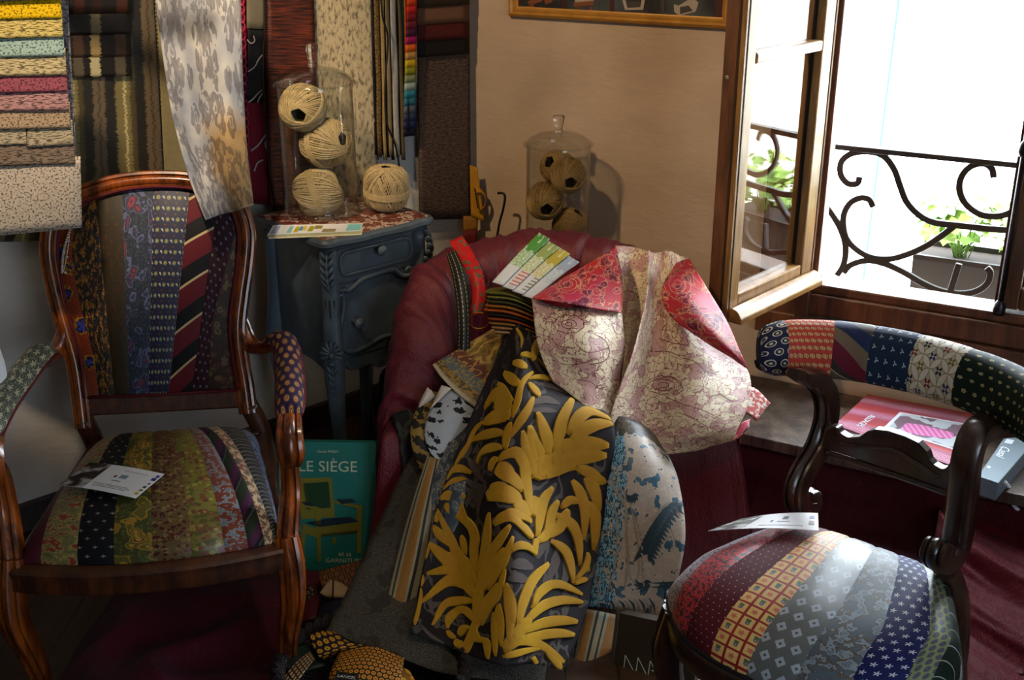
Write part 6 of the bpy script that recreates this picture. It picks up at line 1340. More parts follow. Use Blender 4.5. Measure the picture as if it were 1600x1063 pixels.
for pts in ([(75, 480), (120, 500), (160, 535), (230, 545)], [(230, 520), (280, 560), (330, 560), (390, 540)], [(130, 600), (200, 620), (280, 610), (310, 595)], [(320, 480), (370, 510), (390, 560), (370, 600), (300, 620)], [(100, 540), (150, 580), (220, 590)], [(240, 690), (300, 700), (340, 730), (380, 720)], [(320, 650), (350, 640), (370, 665), (350, 690), (325, 680), (320, 655)]): B1s.stroke(mb, c8(pts), .0009, .0008, 0, 24, 2)
for pts in ([(600, 1000), (640, 960), (700, 960), (720, 1000), (680, 1020)], [(590, 960), (640, 920), (720, 910), (800, 950), (860, 980)], [(570, 880), (620, 870), (640, 900), (610, 920)], [(560, 790), (590, 770), (620, 790), (600, 830), (560, 830), (560, 800)], [(540, 740), (600, 690), (680, 680), (730, 730), (700, 760)], [(600, 560), (660, 560), (720, 580), (770, 570)], [(620, 500), (680, 520), (750, 530), (740, 490)], [(730, 590), (790, 610), (850, 660), (900, 650)], [(850, 770), (900, 760), (960, 790), (1000, 780)], [(640, 760), (720, 800), (820, 830), (900, 870)], [(700, 840), (760, 860), (850, 910), (900, 930)], [(440, 700), (470, 680), (500, 640), (520, 600)], [(430, 860), (480, 850), (530, 880), (560, 940), (580, 990)]): B4s.stroke(mb, c8(pts), .001, .0008, 0, 24, 2)
ros(B4s, mb, 640, 715, 80, 9, (.3, .6, .95), .0009, .5)
mb.build('outline_thread', fabric('wine_thread', '#6e2a36', .5), o4)
mb = MB()
ros(B2s, mb, 200, 250, 60, 7, (.35, .6, .9), .0012, .75); ros(B2s, mb, 385, 150, 55, 9, (.3, .7, 1.0), .001, .9); ros(B2s, mb, 330, 285, 40, 5, (.5, .95), .001, .8); ros(B2s, mb, 425, 280, 30, 5, (.6,), .001)
for pts in ([(100, 290), (150, 250), (200, 210), (250, 230), (255, 280)], [(290, 190), (330, 210), (390, 200), (430, 220)], [(270, 340), (320, 345), (390, 360)]): B2s.stroke(mb, c8(pts), .001, .0008, 0, 20, 2)
m_gth = fabric('gold_thread', '#b98a74', .45); mb.build('outline_thread', m_gth, o2); mb = MB()
ros(B5s, mb, 860, 440, 55, 7, (.35, .65, 1.0), .0012, 1); ros(B5s, mb, 705, 250, 60, 9, (.3, .6, .95), .0012, 1.1); ros(B5s, mb, 940, 500, 28, 5, (.4, .8), .001)
for pts in ([(740, 200), (780, 260), (820, 280)], [(760, 180), (800, 240), (820, 250)], [(650, 380), (720, 390), (780, 360), (850, 360)], [(760, 430), (800, 410), (830, 440)], [(830, 490), (880, 500), (930, 540), (990, 560)]): B5s.stroke(mb, c8(pts), .0012, .0008, 0, 20, 2)
mb.build('outline_thread', m_gth, o5)
fab('tail_corner', G3([(1148, 668, 2.63), (1160, 660, 2.64), (1172, 655, 2.66)], [(1143, 690, 2.60), (1155, 684, 2.61), (1170, 668, 2.63)]), m_ras, 'raspberry red reverse side', parent=br, nu=8, nv=8)
fab('print_sample', G3([(1150, 608, 2.76), (1178, 606, 2.77), (1204, 630, 2.78)], [(1148, 640, 2.70), (1170, 648, 2.70), (1182, 658, 2.71)]), scrolls('red_white_print', '#b8a49a', '#9c3028', '#8a2a24', .7, .6, None, .05, .5), 'small red and white print sample sticking out beside the pink brocade on the ledge side', nu=10, nv=10)

# green and white sample fan with striped tabs, folded colour stack beneath it
fan = thing('sample_card', Y(838, 420, 2.9), 'pale sample card of four green, yellow and blue printed strips leaning on the chair back', 'fabric samples')
A_, B_, C_, D_ = Y(769, 446, 2.80), Y(842, 369, 3.02), Y(906, 408, 3.0), Y(832, 466, 2.76)
nfan = (B_ - A_).cross(D_ - A_).normalized(); nfan = nfan if nfan.dot(EYE - A_) > 0 else -nfan
cols = (('#3f7a2c', '#bccab0'), ('#7c8a4a', '#c3cbb4'), ('#9a8c28', '#c4c8b0'), ('#8a98a4', '#bcc6cc'))
for k, (c1, c2) in enumerate(cols):
    f = lambda u, v: lerp(lerp(A_, B_, u), lerp(D_, C_, u), v)
    rows = [[f(u, v) + nfan * (.004 * (3 - k) + .003 * math.sin(u * PI)) for u in (0, .33, .67, 1.0 - .02 * (k % 2))] for v in (k / 4, (k + 1.06) / 4)]
    g = G('fan_strip_%d' % k); u, v, w = g.uv(); n = g.noise(w, .9, 2); n2 = g.noise(w, .25, 1); c = g.mix(g.abs(g.fract(n * 6) - .5) < .2, hexc(c2), hexc(c1)); c = g.mix((u > 11.5) * (n2 > .45), c, hexc(c1)); c = g.mix(u < 6.2, c, hexc('#b9bfc4'))
    if k in (1, 2): c = g.mix(g.band(u, 1.2, 6.2) * (v > (k / 4 * 9 + .5)), c, g.mix(g.fract(u / 1.1) < .45, hexc('#c3bcb6'), hexc('#a86a68' if k == 1 else '#6e7c74')))
    fab('strip', rows, g.out(c, .6, .3), None, parent=fan, nu=16, nv=6, th=.003, W=18, H=9)
stk = thing('fabric_stack', Y(800, 490, 2.78), 'stack of folded olive, orange, black and tan samples under the pale sample card', 'fabric samples')
for k, c in enumerate(('#5c5c20', '#6a6428', '#3c3a18', '#8a5a20', '#9c4a14', '#1a1410', '#8c3c12', '#84602c', '#a07850', '#a98860')):
    y0 = 448 + k * 6.8; dx = (0, 3, 1, 0, -2, 2, 4, 6, 10, 14)[k]; d0 = 2.80 - .004 * k
    fab('folded_sample', G3([(766 + dx, y0 + 2, d0 + .06), (800 + dx, y0, d0 + .08), (846, y0 + 14, d0 + .06)], [(758 + dx, y0 + 8, d0), (800 + dx, y0 + 13, d0 - .015), (846, y0 + 34 - k * .8, d0 - .01)], [(762 + dx, y0 + 13, d0 + .002), (800 + dx, y0 + 17, d0 + .0), (846, y0 + 37 - k * .8, d0 + .004)]), fabric('stack_%d' % k, c, .7, 0, 22, .2), None, parent=stk, nu=12, nv=8, th=.003)

# ties over the chair's left shoulder, brass ring
def tie(rows, mat, label, group='neckties', **k): return fab('necktie', rows, mat, label, 'necktie', group=group, th=.004, **k)
m_rti = floral('red_tie', '#a01418', ['#44503c', '#8c1014', '#44503c'], .62, .5, .40)
tie(G3([(702, 377, 3.05), (712, 373, 3.05), (722, 368, 3.05)], [(714, 402, 2.99), (726, 398, 2.98), (738, 392, 2.99)], [(730, 428, 2.92), (740, 425, 2.91), (752, 420, 2.92)], [(738, 460, 2.88), (747, 458, 2.87), (760, 455, 2.88)], [(732, 490, 2.85), (742, 492, 2.84), (756, 490, 2.85)]), m_rti, 'red necktie with grey green sprigs hung over the left shoulder of the tub chair', nu=10, nv=24)
g = G('stitched_tie'); u, v, w = g.uv(); c = hexc('#0e0d10'); st_ = g.fract(v / 1.25) < .6
for uu, col in ((.35, '#8f9a58'), (1.25, '#a9a9a4'), (2.15, '#8f9a58')): c = g.mix(g.band(u, uu - .055, uu + .055) * st_, c, hexc(col))
tie(G3([(697, 398, 3.0), (704, 394, 3.0), (712, 391, 3.0)], [(705, 425, 2.92), (714, 421, 2.91), (724, 418, 2.92)], [(712, 465, 2.86), (722, 463, 2.85), (733, 461, 2.86)], [(715, 510, 2.81), (725, 510, 2.80), (735, 508, 2.81)], [(714, 550, 2.78), (724, 552, 2.77), (734, 550, 2.78)]), g.out(c, .5, .4), 'black necktie with dotted white and olive stitched lines beside the red one', nu=8, nv=24, W=2.6)
rc0 = Y(748, 501, 2.80); mb = MB(); mb.tube([rc0 + V((math.cos(a) * .026, -.008 * math.sin(a), math.sin(a) * .025)) for a in [rad(60 + k * 7.5) for k in range(41)]], .0016, 6)
tag(mb.build('brass_ring', plain('brass', '#a0762c', .3, .5, metal=1)), 'thin open brass ring hanging on the wine red cover left of the folded stack', 'ring')
# ------------------------------------------------------------------ book, basket of ties, dark card box, cloths on the floor, ledge things, picture
m_ink = plain('cream_ink', '#b9c0a8', .6)
def plate(corners, th):  # four world corners TL TR BR BL
    n = (corners[1] - corners[0]).cross(corners[3] - corners[0]).normalized()
    if n.dot(EYE - corners[0]) < 0: n = -n
    return n
bk0 = [Y(436, 690, 2.72), Y(588, 692, 2.72), Y(586, 884, 2.62), Y(434, 899, 2.62)]
bn = plate(bk0, 0); bk0[2] = PL(586, 884, bk0[0], bn); bn = plate(bk0, 0); bkx = (bk0[1] - bk0[0]).normalized(); bk1 = thing('book', (bk0[2] + bk0[3]) / 2, 'teal hardcover book titled LE SIÈGE with a gilt armchair, leaning behind the armchair leg', 'book')
m_cov = G('teal_cover'); u, v, w = m_cov.uv(); m_cov = m_cov.out(hexc('#0f6a62'), .4, .5)
mb = MB(); mb.poly(bk0, bn, .004); mb.poly([p - bn * .031 for p in bk0], bn, .004); mb.poly([bk0[0] - bn * .004, bk0[3] - bn * .004, bk0[3] - bn * .031, bk0[0] - bn * .031], -bkx, .003); mb.build('cover', m_cov, bk1, smooth=False)
ins = lambda a, b, t: lerp(a, b, t); cc_ = sum(bk0, V()) / 4; mb = MB(); mb.poly([lerp(p, cc_, .03) - bn * .0045 for p in bk0], bn, .026); mb.build('pages', plain('page_edges', '#b8b09a', .8), bk1, smooth=False)
BKP = lambda px, py, d=.0006: PL(px, py, bk0[0] + bn * d, bn)
bdown = (bk0[3] - bk0[0]).normalized()
def bktext(t, px, py, hpx, mat=m_ink, xs=1):
    sz = hpx * 1.38 / 1830 * 3.0; text_mesh(t, sz, frame(BKP(px, py), bkx, -bdown), mat, bk1, 'title', .0003, 'CENTER', 0, xs)
bktext('LE SIÈGE', 512, 730, 17.5, xs=1.05); bktext('Claude PARDY', 512, 706, 4); bktext('et sa', 539, 866, 8); bktext('GARNITURE', 538, 876.5, 7, xs=1.15)
c6 = lambda L: [(420 + a / 2.637, 660 + b / 2.637) for a, b in L]
def dec(mb, L, d): mb.poly([BKP(x, y, d) for x, y in c6(L)], bn, .0004)
m_gilt, m_grn, m_nvy, m_gd = plain('gilt_print', '#6e6a1e', .5), plain('green_print', '#11381c', .5), plain('navy_print', '#0f2430', .5), plain('gilt_dark_print', '#3f4216', .5)
mb = MB(); dec(mb, [(108, 232), (258, 228), (273, 392), (137, 400)], .001); dec(mb, [(192, 360), (213, 352), (216, 576), (200, 578)], .0026); dec(mb, [(362, 345), (384, 340), (380, 540), (364, 540)], .0026); dec(mb, [(214, 430), (366, 412), (366, 455), (214, 472)], .0022); dec(mb, [(140, 418), (200, 440), (200, 478), (140, 455)], .0018); dec(mb, [(136, 440), (152, 450), (146, 525), (136, 528)], .0012); dec(mb, [(262, 478), (278, 474), (276, 500), (264, 503)], .0012)
dec(mb, [(255, 330), (262, 322), (384, 345), (380, 358)], .003); dec(mb, [(122, 335), (135, 325), (214, 355), (205, 372)], .003); mb.build('printed_chair', m_gilt, bk1, smooth=False)
mb = MB(); dec(mb, [(142, 252), (246, 246), (255, 352), (158, 360)], .0016); mb.build('printed_chair', m_grn, bk1, smooth=False)
mb = MB(); dec(mb, [(150, 415), (235, 398), (330, 390), (372, 408), (300, 420), (212, 432)], .0026); dec(mb, [(278, 318), (340, 316), (360, 328), (300, 338)], .0034); dec(mb, [(130, 326), (175, 332), (190, 348), (150, 342)], .0034); mb.build('printed_chair', m_nvy, bk1, smooth=False)
mb = MB(); dec(mb, [(148, 260), (152, 259), (166, 352), (162, 354)], .002); dec(mb, [(214, 462), (366, 446), (366, 455), (214, 472)], .0026); mb.build('printed_chair', m_gd, bk1, smooth=False)

# wine red cloth crumpled on the floor under the armchair
def heap(name, xs, ys, z0, amp, mat, label, seed, f=3.2, lo=.004):
    mb = MB(); n, m = 80, 60; vs = []; uvs = []
    for j in range(m + 1):
        for i in range(n + 1):
            x, y = lerp(*xs, i / n), lerp(*ys, j / m); e = min(i / n, 1 - i / n, j / m, 1 - j / m); k = min(1, e * 8)
            w1 = mn.noise(V((x * f, y * f, seed))); w2 = mn.noise(V((x * f * 2.3 + w1, y * f * 2.3, seed + 3))); r = 1 - abs(mn.noise(V((x * f * 1.2 + w1 * .6, y * f * 1.4, seed + 7)))) * 2
            vs.append(V((x + .05 * w2 * 0 + .03 * mn.noise(V((x * 3, y * 3, 1))), y + .04 * mn.noise(V((x * 3, y * 3, 5))), lo + k * max(0, z0 + amp * (.45 * r + .35 * w1 + .2 * w2))))); uvs.append((x * 100, y * 100))
    w = n + 1; mb.add(vs, [(j * w + i, j * w + i + 1, (j + 1) * w + i + 1, (j + 1) * w + i) for j in range(m) for i in range(n)], 0, uvs)
    return tag(mb.build(name, mat), label, 'cloth')
heap('floor_cloth', (-1.02, -.34), (1.9, 2.6), .02, .07, taffeta('floor_cloth_taffeta', '#4c0c1e', '#2c0c18', 1, .2), 'dark wine red cloth crumpled on the floor beneath the armchair', 2.0)
heap('floor_cloth', (-.45, .02), (2.3, 2.66), .012, .05, fabric('deep_red_cloth', '#3f0a10', .6), 'deep red cloth bunched on the floor in front of the teal book', 8.0)
# drape over the ledge front and the floor on the right
dr_rows = []
for (z, d) in ((LZ - .037, LD - .03), (LZ - .05, LD - .01), (LZ - .1, LD + .012), (.05, LD + .03), (.014, LD + .08), (.008, LD + .2)):
    dr_rows.append([WW(s, z, d + .012 * math.sin(s * 9 + d * 4) * (d > LD)) for s in [.62 + .2 * k for k in range(11)]])
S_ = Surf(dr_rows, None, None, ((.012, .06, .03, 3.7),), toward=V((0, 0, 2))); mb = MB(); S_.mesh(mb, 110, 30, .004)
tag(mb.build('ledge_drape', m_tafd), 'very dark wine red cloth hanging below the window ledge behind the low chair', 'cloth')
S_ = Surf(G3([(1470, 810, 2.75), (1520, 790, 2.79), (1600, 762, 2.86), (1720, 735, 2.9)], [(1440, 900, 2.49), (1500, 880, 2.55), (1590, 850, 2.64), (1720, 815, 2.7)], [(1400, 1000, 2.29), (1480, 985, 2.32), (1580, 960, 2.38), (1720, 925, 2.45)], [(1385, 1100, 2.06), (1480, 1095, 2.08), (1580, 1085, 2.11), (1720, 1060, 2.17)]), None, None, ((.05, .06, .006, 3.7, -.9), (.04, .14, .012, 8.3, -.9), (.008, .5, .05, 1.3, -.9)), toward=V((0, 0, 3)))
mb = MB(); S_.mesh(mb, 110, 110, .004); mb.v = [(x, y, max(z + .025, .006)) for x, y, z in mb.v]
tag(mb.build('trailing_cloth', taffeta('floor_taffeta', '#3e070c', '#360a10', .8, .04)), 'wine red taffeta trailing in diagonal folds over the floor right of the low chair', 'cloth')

# basket with neckties
bc_ = V((-.30, 2.10, 0)); bsk = thing('basket', bc_, 'round dark wicker basket of neckties at the bottom, half under the grey felt', 'basket')
g = G('wicker'); u, v, w = g.uv(); g.bump(g.sin(v * 6) * g.sin(u * 9), .8, .004); m_wick = g.out(g.mix(g.noise(w, .5, 2), hexc('#15141c'), hexc('#3c3436')), .55, .4)
MB().lathe([(0, .004), (.15, .004), (.185, .05), (.205, .1), (.195, .1), (.175, .05), (.14, .014), (0, .014)], 48, Matrix.Translation(bc_)).build('basket_body', m_wick, bsk)
mb = MB()
for ph in (0, PI):
    mb.tube([bc_ + V((math.cos(a), math.sin(a), 0)) * (.202 + .008 * math.cos(a * 26 + ph)) + V((0, 0, .104 + .008 * math.sin(a * 26 + ph))) for a in [2 * PI * k / 320 for k in range(320)]], .0085, 6, closed=True)
mb.build('braided_rim', m_wick, bsk)
m_ydot = tie_dots('yellow_dot_navy', '#12101c', [(.66, '#9c6c10', 0, 0), (.50, '#b88a1c', 0, 0), (.2, '#4a2c0c', 0, 0)], 1.75); m_ysm = tie_dots('yellow_dot_brown', '#1a120c', [(.5, '#b07c10', 0, 0), (.3, '#8a4410', 0, 0)], 1.25)
g = G('check_tie'); u, v, w = g.uv(); m_ct = g.out(g.mix((g.fract(u / 1.0) < .5) * (g.fract(v / 1.2) < .62), hexc('#1c0c06'), hexc('#b08c5c')), .5, .4)
g = G('orange_squares'); u, v, w = g.uv(); x, y, i, j = g.cell(u, v, 1.5, 1.35); e = g.max(g.abs(x), g.abs(y)); c = g.mix(e < .52, hexc('#160c08'), hexc('#a0722c')); c = g.mix(e < .42, c, hexc('#1c0c08')); c = g.mix(e < .32, c, g.mix(g.fract(i * .37 + j * .61) < .4, hexc('#8a3418'), hexc('#5c2410'))); m_osq = g.out(c, .5, .4)
def zt(*rows): return [[Z(*q) for q in r] for r in rows]
tie(zt([(482, 992, .125), (500, 985, .127), (520, 985, .12)], [(495, 1022, .112), (522, 1012, .122), (545, 1002, .118)], [(505, 1032, .10), (540, 1018, .11), (580, 1010, .105)], ), m_ydot, 'navy necktie with large yellow dots lying under the felt edge in the basket', nu=12, nv=12)
tie(zt([(484, 1018, .105), (492, 1030, .105)], [(464, 1034, .112), (476, 1050, .114)], [(440, 1062, .108), (452, 1082, .108)]), m_ct, 'brown and cream checkered necktie in the left of the basket', nu=8, nv=16, W=4.5, H=10)
tl, ts = tie(zt([(530, 1020, .128), (580, 1010, .135), (632, 1028, .128)], [(518, 1045, .122), (570, 1040, .136), (628, 1055, .126)], [(505, 1085, .105), (560, 1090, .12), (620, 1095, .11)]), m_ysm, 'brown necktie densely dotted yellow with a black label in the basket', nu=14, nv=14)
lp_ = [Z(520, 1050, .1375), Z(552, 1052, .139), Z(560, 1067, .137), Z(524, 1066, .135)]; lp_ = [Z(526, 1049, .139), Z(561, 1054, .1395), Z(558, 1074, .1385), Z(520, 1070, .138)]
lbn = V((0, 0, 1)); mb = MB(); mb.poly(lp_, lbn, .0008); lb = mb.build('label', plain('black_label', '#0c0b0c', .4), tl, smooth=False); tag(lb, 'black woven label')
lxd = (lp_[1] - lp_[0]).normalized(); text_mesh('LANCEL', .0115, frame((lp_[0] + lp_[1] + lp_[2] + lp_[3]) / 4 + V((0, 0, .0013)) - (lp_[3] - lp_[0]) * .12, lxd, lp_[0] - lp_[3]), plain('label_thread', '#a8a49a', .5), tl, 'lettering', .0002)
text_mesh('PARIS', .005, frame((lp_[0] + lp_[1] + lp_[2] + lp_[3]) / 4 + V((0, 0, .0013)) + (lp_[3] - lp_[0]) * .26, lxd, lp_[0] - lp_[3]), plain('label_thread2', '#a8a49a', .5), tl, 'lettering', .0002)
tie(zt([(582, 1030, .118), (605, 1034, .122)], [(578, 1064, .112), (602, 1070, .116)], [(575, 1095, .1), (600, 1098, .1)]), floral('orange_patch_tie', '#5a4a14', ['#b8641c', '#a8841c', '#8a3c14'], .5, .5, .6), 'orange and gold patterned necktie standing upright in the basket', nu=8, nv=12)
tie(zt([(608, 1034, .118), (640, 1048, .112)], [(625, 1070, .112), (655, 1076, .106)], [(635, 1095, .1), (665, 1098, .1)]), floral('amber_patch_tie', '#6a4a10', ['#c0741c', '#b8901c', '#c0741c'], .4, .5, .6), 'amber and orange patterned necktie at the right in the basket', nu=8, nv=12)
tie(zt([(436, 1030, .1), (452, 1012, .105), (480, 1005, .104)], [(450, 1060, .09), (478, 1048, .094), (510, 1040, .092)]), fabric('dark_green_tie', '#10201a', .5), 'dark green necktie deep in the basket', nu=8, nv=8)
# ties on the floor between basket and book
tie(zt([(497, 892, .10), (530, 884, .11), (560, 876, .11)], [(503, 918, .085), (540, 908, .10), (572, 896, .10)], [(520, 932, .07), (550, 926, .085), (575, 915, .085)]), m_osq, 'brown necktie with orange squares lying in front of the teal book', nu=12, nv=12)
tie(zt([(500, 926, .095), (516, 906, .105), (535, 912, .10)], [(510, 934, .085), (528, 930, .10), (552, 926, .09)], [(525, 938, .07), (540, 938, .08), (556, 934, .075)]), tie_stripe('cream_tie', [('#a08a68', 4), ('#2a1814', .5)], 30), 'cream necktie tip with thin dark stripe below the orange squares one', nu=10, nv=10)
tie(zt([(498, 950, .085), (522, 938, .10), (550, 936, .09)], [(494, 972, .075), (518, 965, .098), (540, 958, .085)], [(500, 988, .055), (520, 984, .065), (530, 980, .06)]), fabric('navy_tie', '#14122a', .45), 'navy blue satin necktie rolled up beside the grey felt', nu=12, nv=12)
tie(zt([(468, 940, .075), (486, 932, .085), (498, 940, .08)], [(466, 972, .06), (482, 968, .07), (496, 965, .07)]), fabric('maroon_tie', '#4a0c18', .5), 'plain maroon necktie between the armchair leg and the navy one', nu=8, nv=8)
tie(zt([(470, 918, .085), (482, 914, .095), (492, 922, .09)], [(470, 944, .07), (480, 940, .08), (488, 938, .08)]), tie_dots('black_gold_tie', '#0d0b0c', [(.5, '#7c6028', 0, 0), (.3, '#0d0b0c', 0, 0)], 1.6), 'black necktie with gold marks beside the armchair leg', nu=8, nv=8)

# dark card box standing at the foot of the chair
bx0 = [Y(968, 958, 2.28), Y(1092, 985, 2.20), Y(1080, 1120, 2.14), Y(952, 1098, 2.21)]
xn = plate(bx0, 0); bx0[2] = PL(1080, 1120, bx0[0], xn); bx = thing('card_box', (bx0[2] + bx0[3]) / 2, 'dark brown card box with thin zigzag lettering standing under the blue velvet', 'box')
for p in bx0: pass
zmin = min(p.z for p in bx0); mb = MB(); mb.poly(bx0, xn, .05); mb.build('box_body', plain('brown_card', '#2c2216', .6), bx, smooth=False, bevel=.001)
lft = [bx0[0] + (bx0[0] - bx0[1]).normalized() * .0012 - xn * .0, bx0[3] + (bx0[0] - bx0[1]).normalized() * .0012, bx0[3] + (bx0[0] - bx0[1]).normalized() * .022 - xn * .04, bx0[0] + (bx0[0] - bx0[1]).normalized() * .022 - xn * .04]
mb = MB(); mb.poly(lft, xn, .002); mb.build('grey_spine', plain('grey_spine', '#5c6468', .6), bx, smooth=False)
XP = lambda px, py, d=.0008: PL(px, py, bx0[0] + xn * d, xn)
mb = MB(); zz = [(975, 1043), (977, 1024), (993, 1055), (997, 1028), (1012, 1059), (1016, 1033), (1028, 1056)]
for a, b in zip(zz[:-1], zz[1:]): mb.beam(XP(*a), XP(*b), .0016, .0006, up=xn)
mb.beam(XP(1018, 1048), XP(1025, 1050), .0016, .0006, up=xn); mb.build('lettering', m_ink, bx, smooth=False)
bxx = (bx0[1] - bx0[0]).normalized(); bxy = (bx0[0] - bx0[3]).normalized()
for t_, yy in (('MET', 1038), ('OU', 1043), ('—', 1048)): text_mesh(t_, .0075, frame(XP(1031, yy), bxx, bxy), m_ink, bx, 'lettering', .0002)

# red catalogue and grey box on the ledge
rb0 = [Z(1304, 664, .243), Z(1356, 616, .243), Z(1545, 651, .243), Z(1497, 731, .243)]
ct = thing('catalogue', sum(rb0, V()) / 4 - V((0, 0, .037)), 'red striped fabric catalogue with a pink picture lying on the window ledge', 'book')
g = G('catalogue_cover'); u, v, w = g.uv(); n = g.noise(g.vec(u * .25, v * .9), 1, 3); q = v + (n - .5) * .8; c = g.mix(g.fract(q / 8) < .5, hexc('#8c2f38'), hexc('#8a4a62')); c = g.mix(g.band(g.fract(q / 8), .1, .38) * (g.fract(q * 2.2) < .4), c, hexc('#b0808c')); c = g.mix(g.band(g.fract(q / 8), .5, .57), c, hexc('#a8402c')); m_cat = g.out(c, .35, .5)
Lx, Ly = (rb0[1] - rb0[0]), (rb0[3] - rb0[0]); mb = MB(); n_ = V((0, 0, 1)); vs = rb0 + [p - n_ * .004 for p in rb0]; uvq = [(0, 0), (0, 22), (30, 22), (30, 0)]
mb.add(vs, [(0, 1, 2, 3), (7, 6, 5, 4), (0, 4, 5, 1), (1, 5, 6, 2), (2, 6, 7, 3), (3, 7, 4, 0)], 0, uvq * 2); mb.build('cover', m_cat, ct, smooth=False)
mb = MB(); mb.poly([p - n_ * .0045 for p in rb0], n_, .032); mb.build('pages', plain('white_pages', '#c9ccd0', .7), ct, smooth=False)
cin = [Z(1381, 668, .2436), Z(1406, 644, .2436), Z(1520, 664, .2436), Z(1500, 706, .2436)]; mb = MB(); mb.poly(cin, n_, .0005); mb.build('picture_border', plain('white_border', '#b9bec6', .5), ct, smooth=False)
cm = sum(cin, V()) / 4; g = G('catalogue_picture'); x, y, z, o = g.obj(); n = g.noise(o, 16, 2); m_cpi = g.out(g.mix(n > .5, hexc('#5c4650'), hexc('#98a0a4')), .4, .5)
mb = MB(); mb.poly([lerp(p, cm, .1) + n_ * .0006 for p in cin], n_, .0004); mb.build('picture', m_cpi, ct, smooth=False)
g = G('pink_stripe_print'); u, v, w = g.uv(); m_pst = g.out(g.mix(g.fract(u / .9) < .5, hexc('#a84a80'), hexc('#c07aa4')), .4, .5)
mb = MB(); pk_ = [Z(1409, 668, .2448), Z(1416, 661, .2448), Z(1440, 664, .2448), Z(1488, 676, .2448), Z(1491, 682, .2448), Z(1484, 686, .2448), Z(1436, 680, .2448), Z(1412, 675, .2448)]; mb.add(pk_, [tuple(range(8))], 0, [(p.x * 60, p.y * 60) for p in pk_]); mb.build('picture_shape', m_pst, ct, smooth=False)
ta, tb = Z(1366, 648, .2445), Z(1340, 668, .2445); text_mesh('ALLIAGES', .026, frame((ta + tb) / 2, tb - ta, Lx if False else (rb0[2] - rb0[1])), plain('white_ink', '#c9ced6', .5), ct, 'title', .0003, 'CENTER', 0, .85)
gb0 = [Z(1528, 744, .258), Z(1560, 755, .258), Z(1636, 667, .258), Z(1592, 650, .258)]
gbx = thing('grey_box', sum(gb0, V()) / 4 - V((0, 0, .053)), 'pale blue grey sample box with white script lettering and rope handle on the ledge', 'box')
mb = MB(); mb.poly(gb0, n_, .052); mb.build('box_body', [plain('blue_grey_card', '#66747c', .45)], gbx, smooth=False, bevel=.002)
text_mesh('Casal', .034, frame(Z(1567, 706, .2587), Z(1558, 722, .2587) - Z(1575, 694, .2587), gb0[1] - gb0[0]), plain('white_script', '#d3d8dd', .5), gbx, 'lettering', .0003, 'CENTER', .35)
mb = MB(); mb.poly([Z(x, y, .2586) for x, y in ((1573, 686), (1585, 688), (1581, 694), (1569, 692))], n_, .0004); mb.poly([Z(x, y, .2586) for x, y in ((1543, 728), (1548, 729), (1547, 732), (1542, 731))], n_, .0004); mb.build('printed_mark', plain('white_mark', '#c9ced4', .5), gbx, smooth=False)
hp = curve([Z(1569, 752, .24), Z(1578, 764, .2), Y(1580, 782, 2.70), Y(1590, 796, 2.68), Y(1606, 796, 2.68), Y(1625, 785, 2.68)], 60); mb = MB()
for k in range(3): mb.tube([p + V((math.cos(i * .9 + k * 2.09), 0, math.sin(i * .9 + k * 2.09))) * .0028 for i, p in enumerate(hp)], .0028, 5)
mb.build('rope_handle', plain('white_rope', '#c3c6cc', .7), gbx)

# framed picture on the back wall
WPt = lambda px, py, d: onW(px, py, d)
p0, p1 = WPt(793, 29, .02), WPt(1143, 45, .02); zb = (p0.z + p1.z) / 2; s0, s1_ = (p0 - CORN).dot(DW), (p1 - CORN).dot(DW)
pf = thing('framed_picture', WW((s0 + s1_) / 2, zb, .01), 'gilt framed dark picture of furniture cut off by the top edge, on the back wall', 'picture')
g = G('gilt_wood'); x, y, z, o = g.obj(); n = g.noise(o, 25, 4); m_gw = g.out(g.mix(n, hexc('#8a5c20'), hexc('#c08c3c')), .4, .5, metal=.25)
fw, PH = .034, .46
prof = [(0, 0), (.004, .016), (.012, .022), (.018, .016), (.024, .018), (.03, .010), (.034, .008), (.034, 0)]
def fside(a, b, inn):
    mb_ = []; 
    return [a + inn * x_ + NW * (.004 + y_) for x_, y_ in prof], [b + inn * x_ + NW * (.004 + y_) for x_, y_ in prof]
Zu = V((0, 0, 1)); c_ = [WW(s0, zb, 0), WW(s1_, zb, 0), WW(s1_, zb + PH, 0), WW(s0, zb + PH, 0)]; dg = [DW + Zu, -DW + Zu, -DW - Zu, DW - Zu]
for i in range(4):
    a, b = c_[i], c_[(i + 1) % 4]; k = len(prof); vs = [a + dg[i] * x_ + NW * (.004 + y_) for x_, y_ in prof] + [b + dg[(i + 1) % 4] * x_ + NW * (.004 + y_) for x_, y_ in prof]
    mb = MB(); mb.add(vs, [(j, j + 1, k + j + 1, k + j) for j in range(k - 1)]); mb.build('frame_side', m_gw, pf, smooth=False)
g = G('picture_dark'); x, y, z, o = g.obj(); n = g.noise(o, 9, 3); m_pd = g.out(g.mix(g.rng(n, .4, .65), hexc('#1d1c1c'), hexc('#3f4446')), .35, .5)
mb = MB(); wbox(mb, s0 + .03, s1_ - .03, zb + .03, zb + PH - .03, .004, .009); mb.build('painting', m_pd, pf, smooth=False)
m_red, m_crm, m_brn = plain('painted_post', '#3a1610', .5), plain('painted_cream', '#8f8272', .5), plain('painted_brown', '#6a3a22', .5)
def pdec(pts, mat, d): mb = MB(); mb.poly([WPt(x, y, d) for x, y in pts], NW, .0006); mb.build('painted_shape', mat, pf, smooth=False)
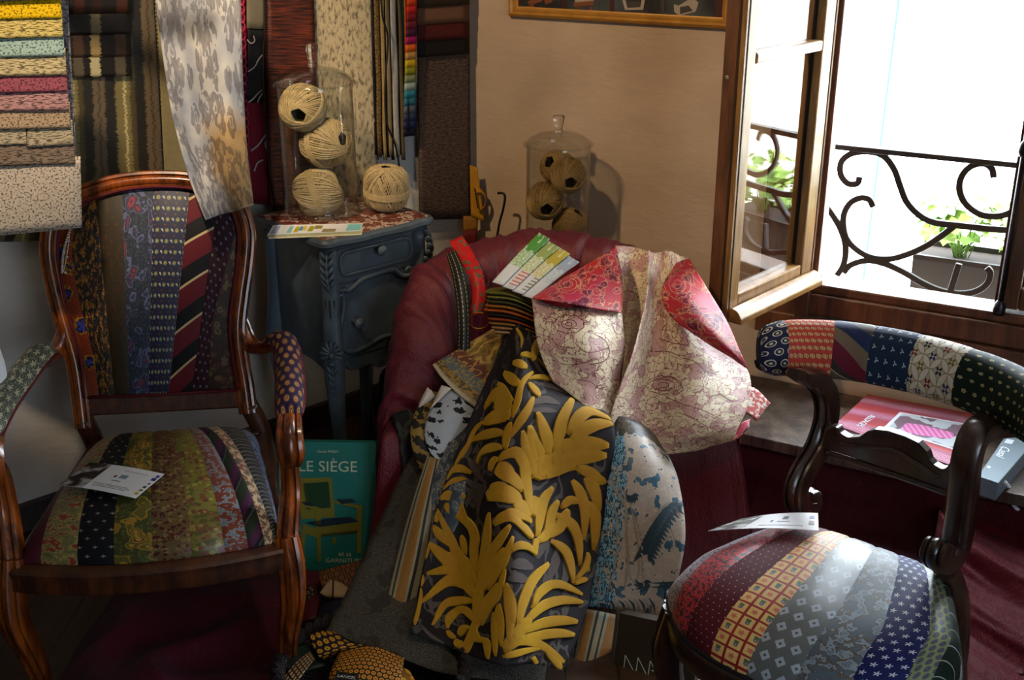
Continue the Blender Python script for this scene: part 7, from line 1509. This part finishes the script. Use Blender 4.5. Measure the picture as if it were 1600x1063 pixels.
c9 = lambda L: [(790 + a / 4.444, b / 4.45) for a, b in L]
for L in ([(55, -40), (108, -40), (108, 106), (55, 106)], [(393, -40), (416, -40), (416, 112), (395, 112)], [(723, -40), (752, -40), (752, 126), (725, 124)], [(1455, -60), (1512, -60), (1510, 145), (1455, 142)]): pdec(c9(L), m_red, .0102)
for L in ([(150, 10), (250, -30), (255, 10), (165, 35)], [(148, 45), (195, 30), (198, 60), (152, 82)], [(265, -10), (320, -20), (325, 15), (275, 30)], [(470, 15), (610, 5), (615, 35), (475, 48)], [(500, 50), (515, 50), (515, 105), (503, 105)], [(585, 50), (600, 50), (600, 108), (588, 108)]): pdec(c9(L), m_brn, .0104)
for L in ([(480, -30), (610, -50), (612, 8), (482, 18)], [(806, -10), (830, -6), (845, 55), (935, 50), (945, -8), (968, -8), (955, 68), (830, 70)], [(1168, 30), (1200, 40), (1300, -20), (1340, 20), (1320, 80), (1205, 112), (1170, 80)]): pdec(c9(L), m_crm, .0104)
for L in ([(850, 10), (935, 8), (935, 48), (852, 50)], [(1210, 50), (1270, 38), (1300, 75), (1212, 98)], [(1075, -20), (1110, -20), (1100, 80), (1078, 70)]): pdec(c9(L), m_pd if False else plain('painted_dark', '#3a322e', .5), .0107)
# dark bag under the nightstand
bgc = Y(612, 690, 3.42); mb = MB(); mb.ball(V((bgc.x, bgc.y, .12)), (.05, .05, .125), None, 20, 14); vs = [(V(p) + V((mn.noise(V(p) * 9), mn.noise(V(p) * 9 + V((5, 0, 0))), mn.noise(V(p) * 9 + V((0, 7, 0))))) * .035) for p in mb.v]; mb.v = [tuple(p) if p.z > .002 else (p.x, p.y, .002) for p in vs]
tag(mb.build('black_bag', G('black_plastic').out(hexc('#0a0a0c'), .3, .5)), 'crumpled black bag on the floor behind the nightstand legs', 'bag')
cord('cord', [Y(649, 480, 3.2), Y(646, 560, 3.25), Y(632, 640, 3.2), Y(612, 690, 3.05), Y(600, 740, 2.95), Y(590, 800, 2.9)], .0035, m_cord, 'black cord hanging down beside the right nightstand leg')
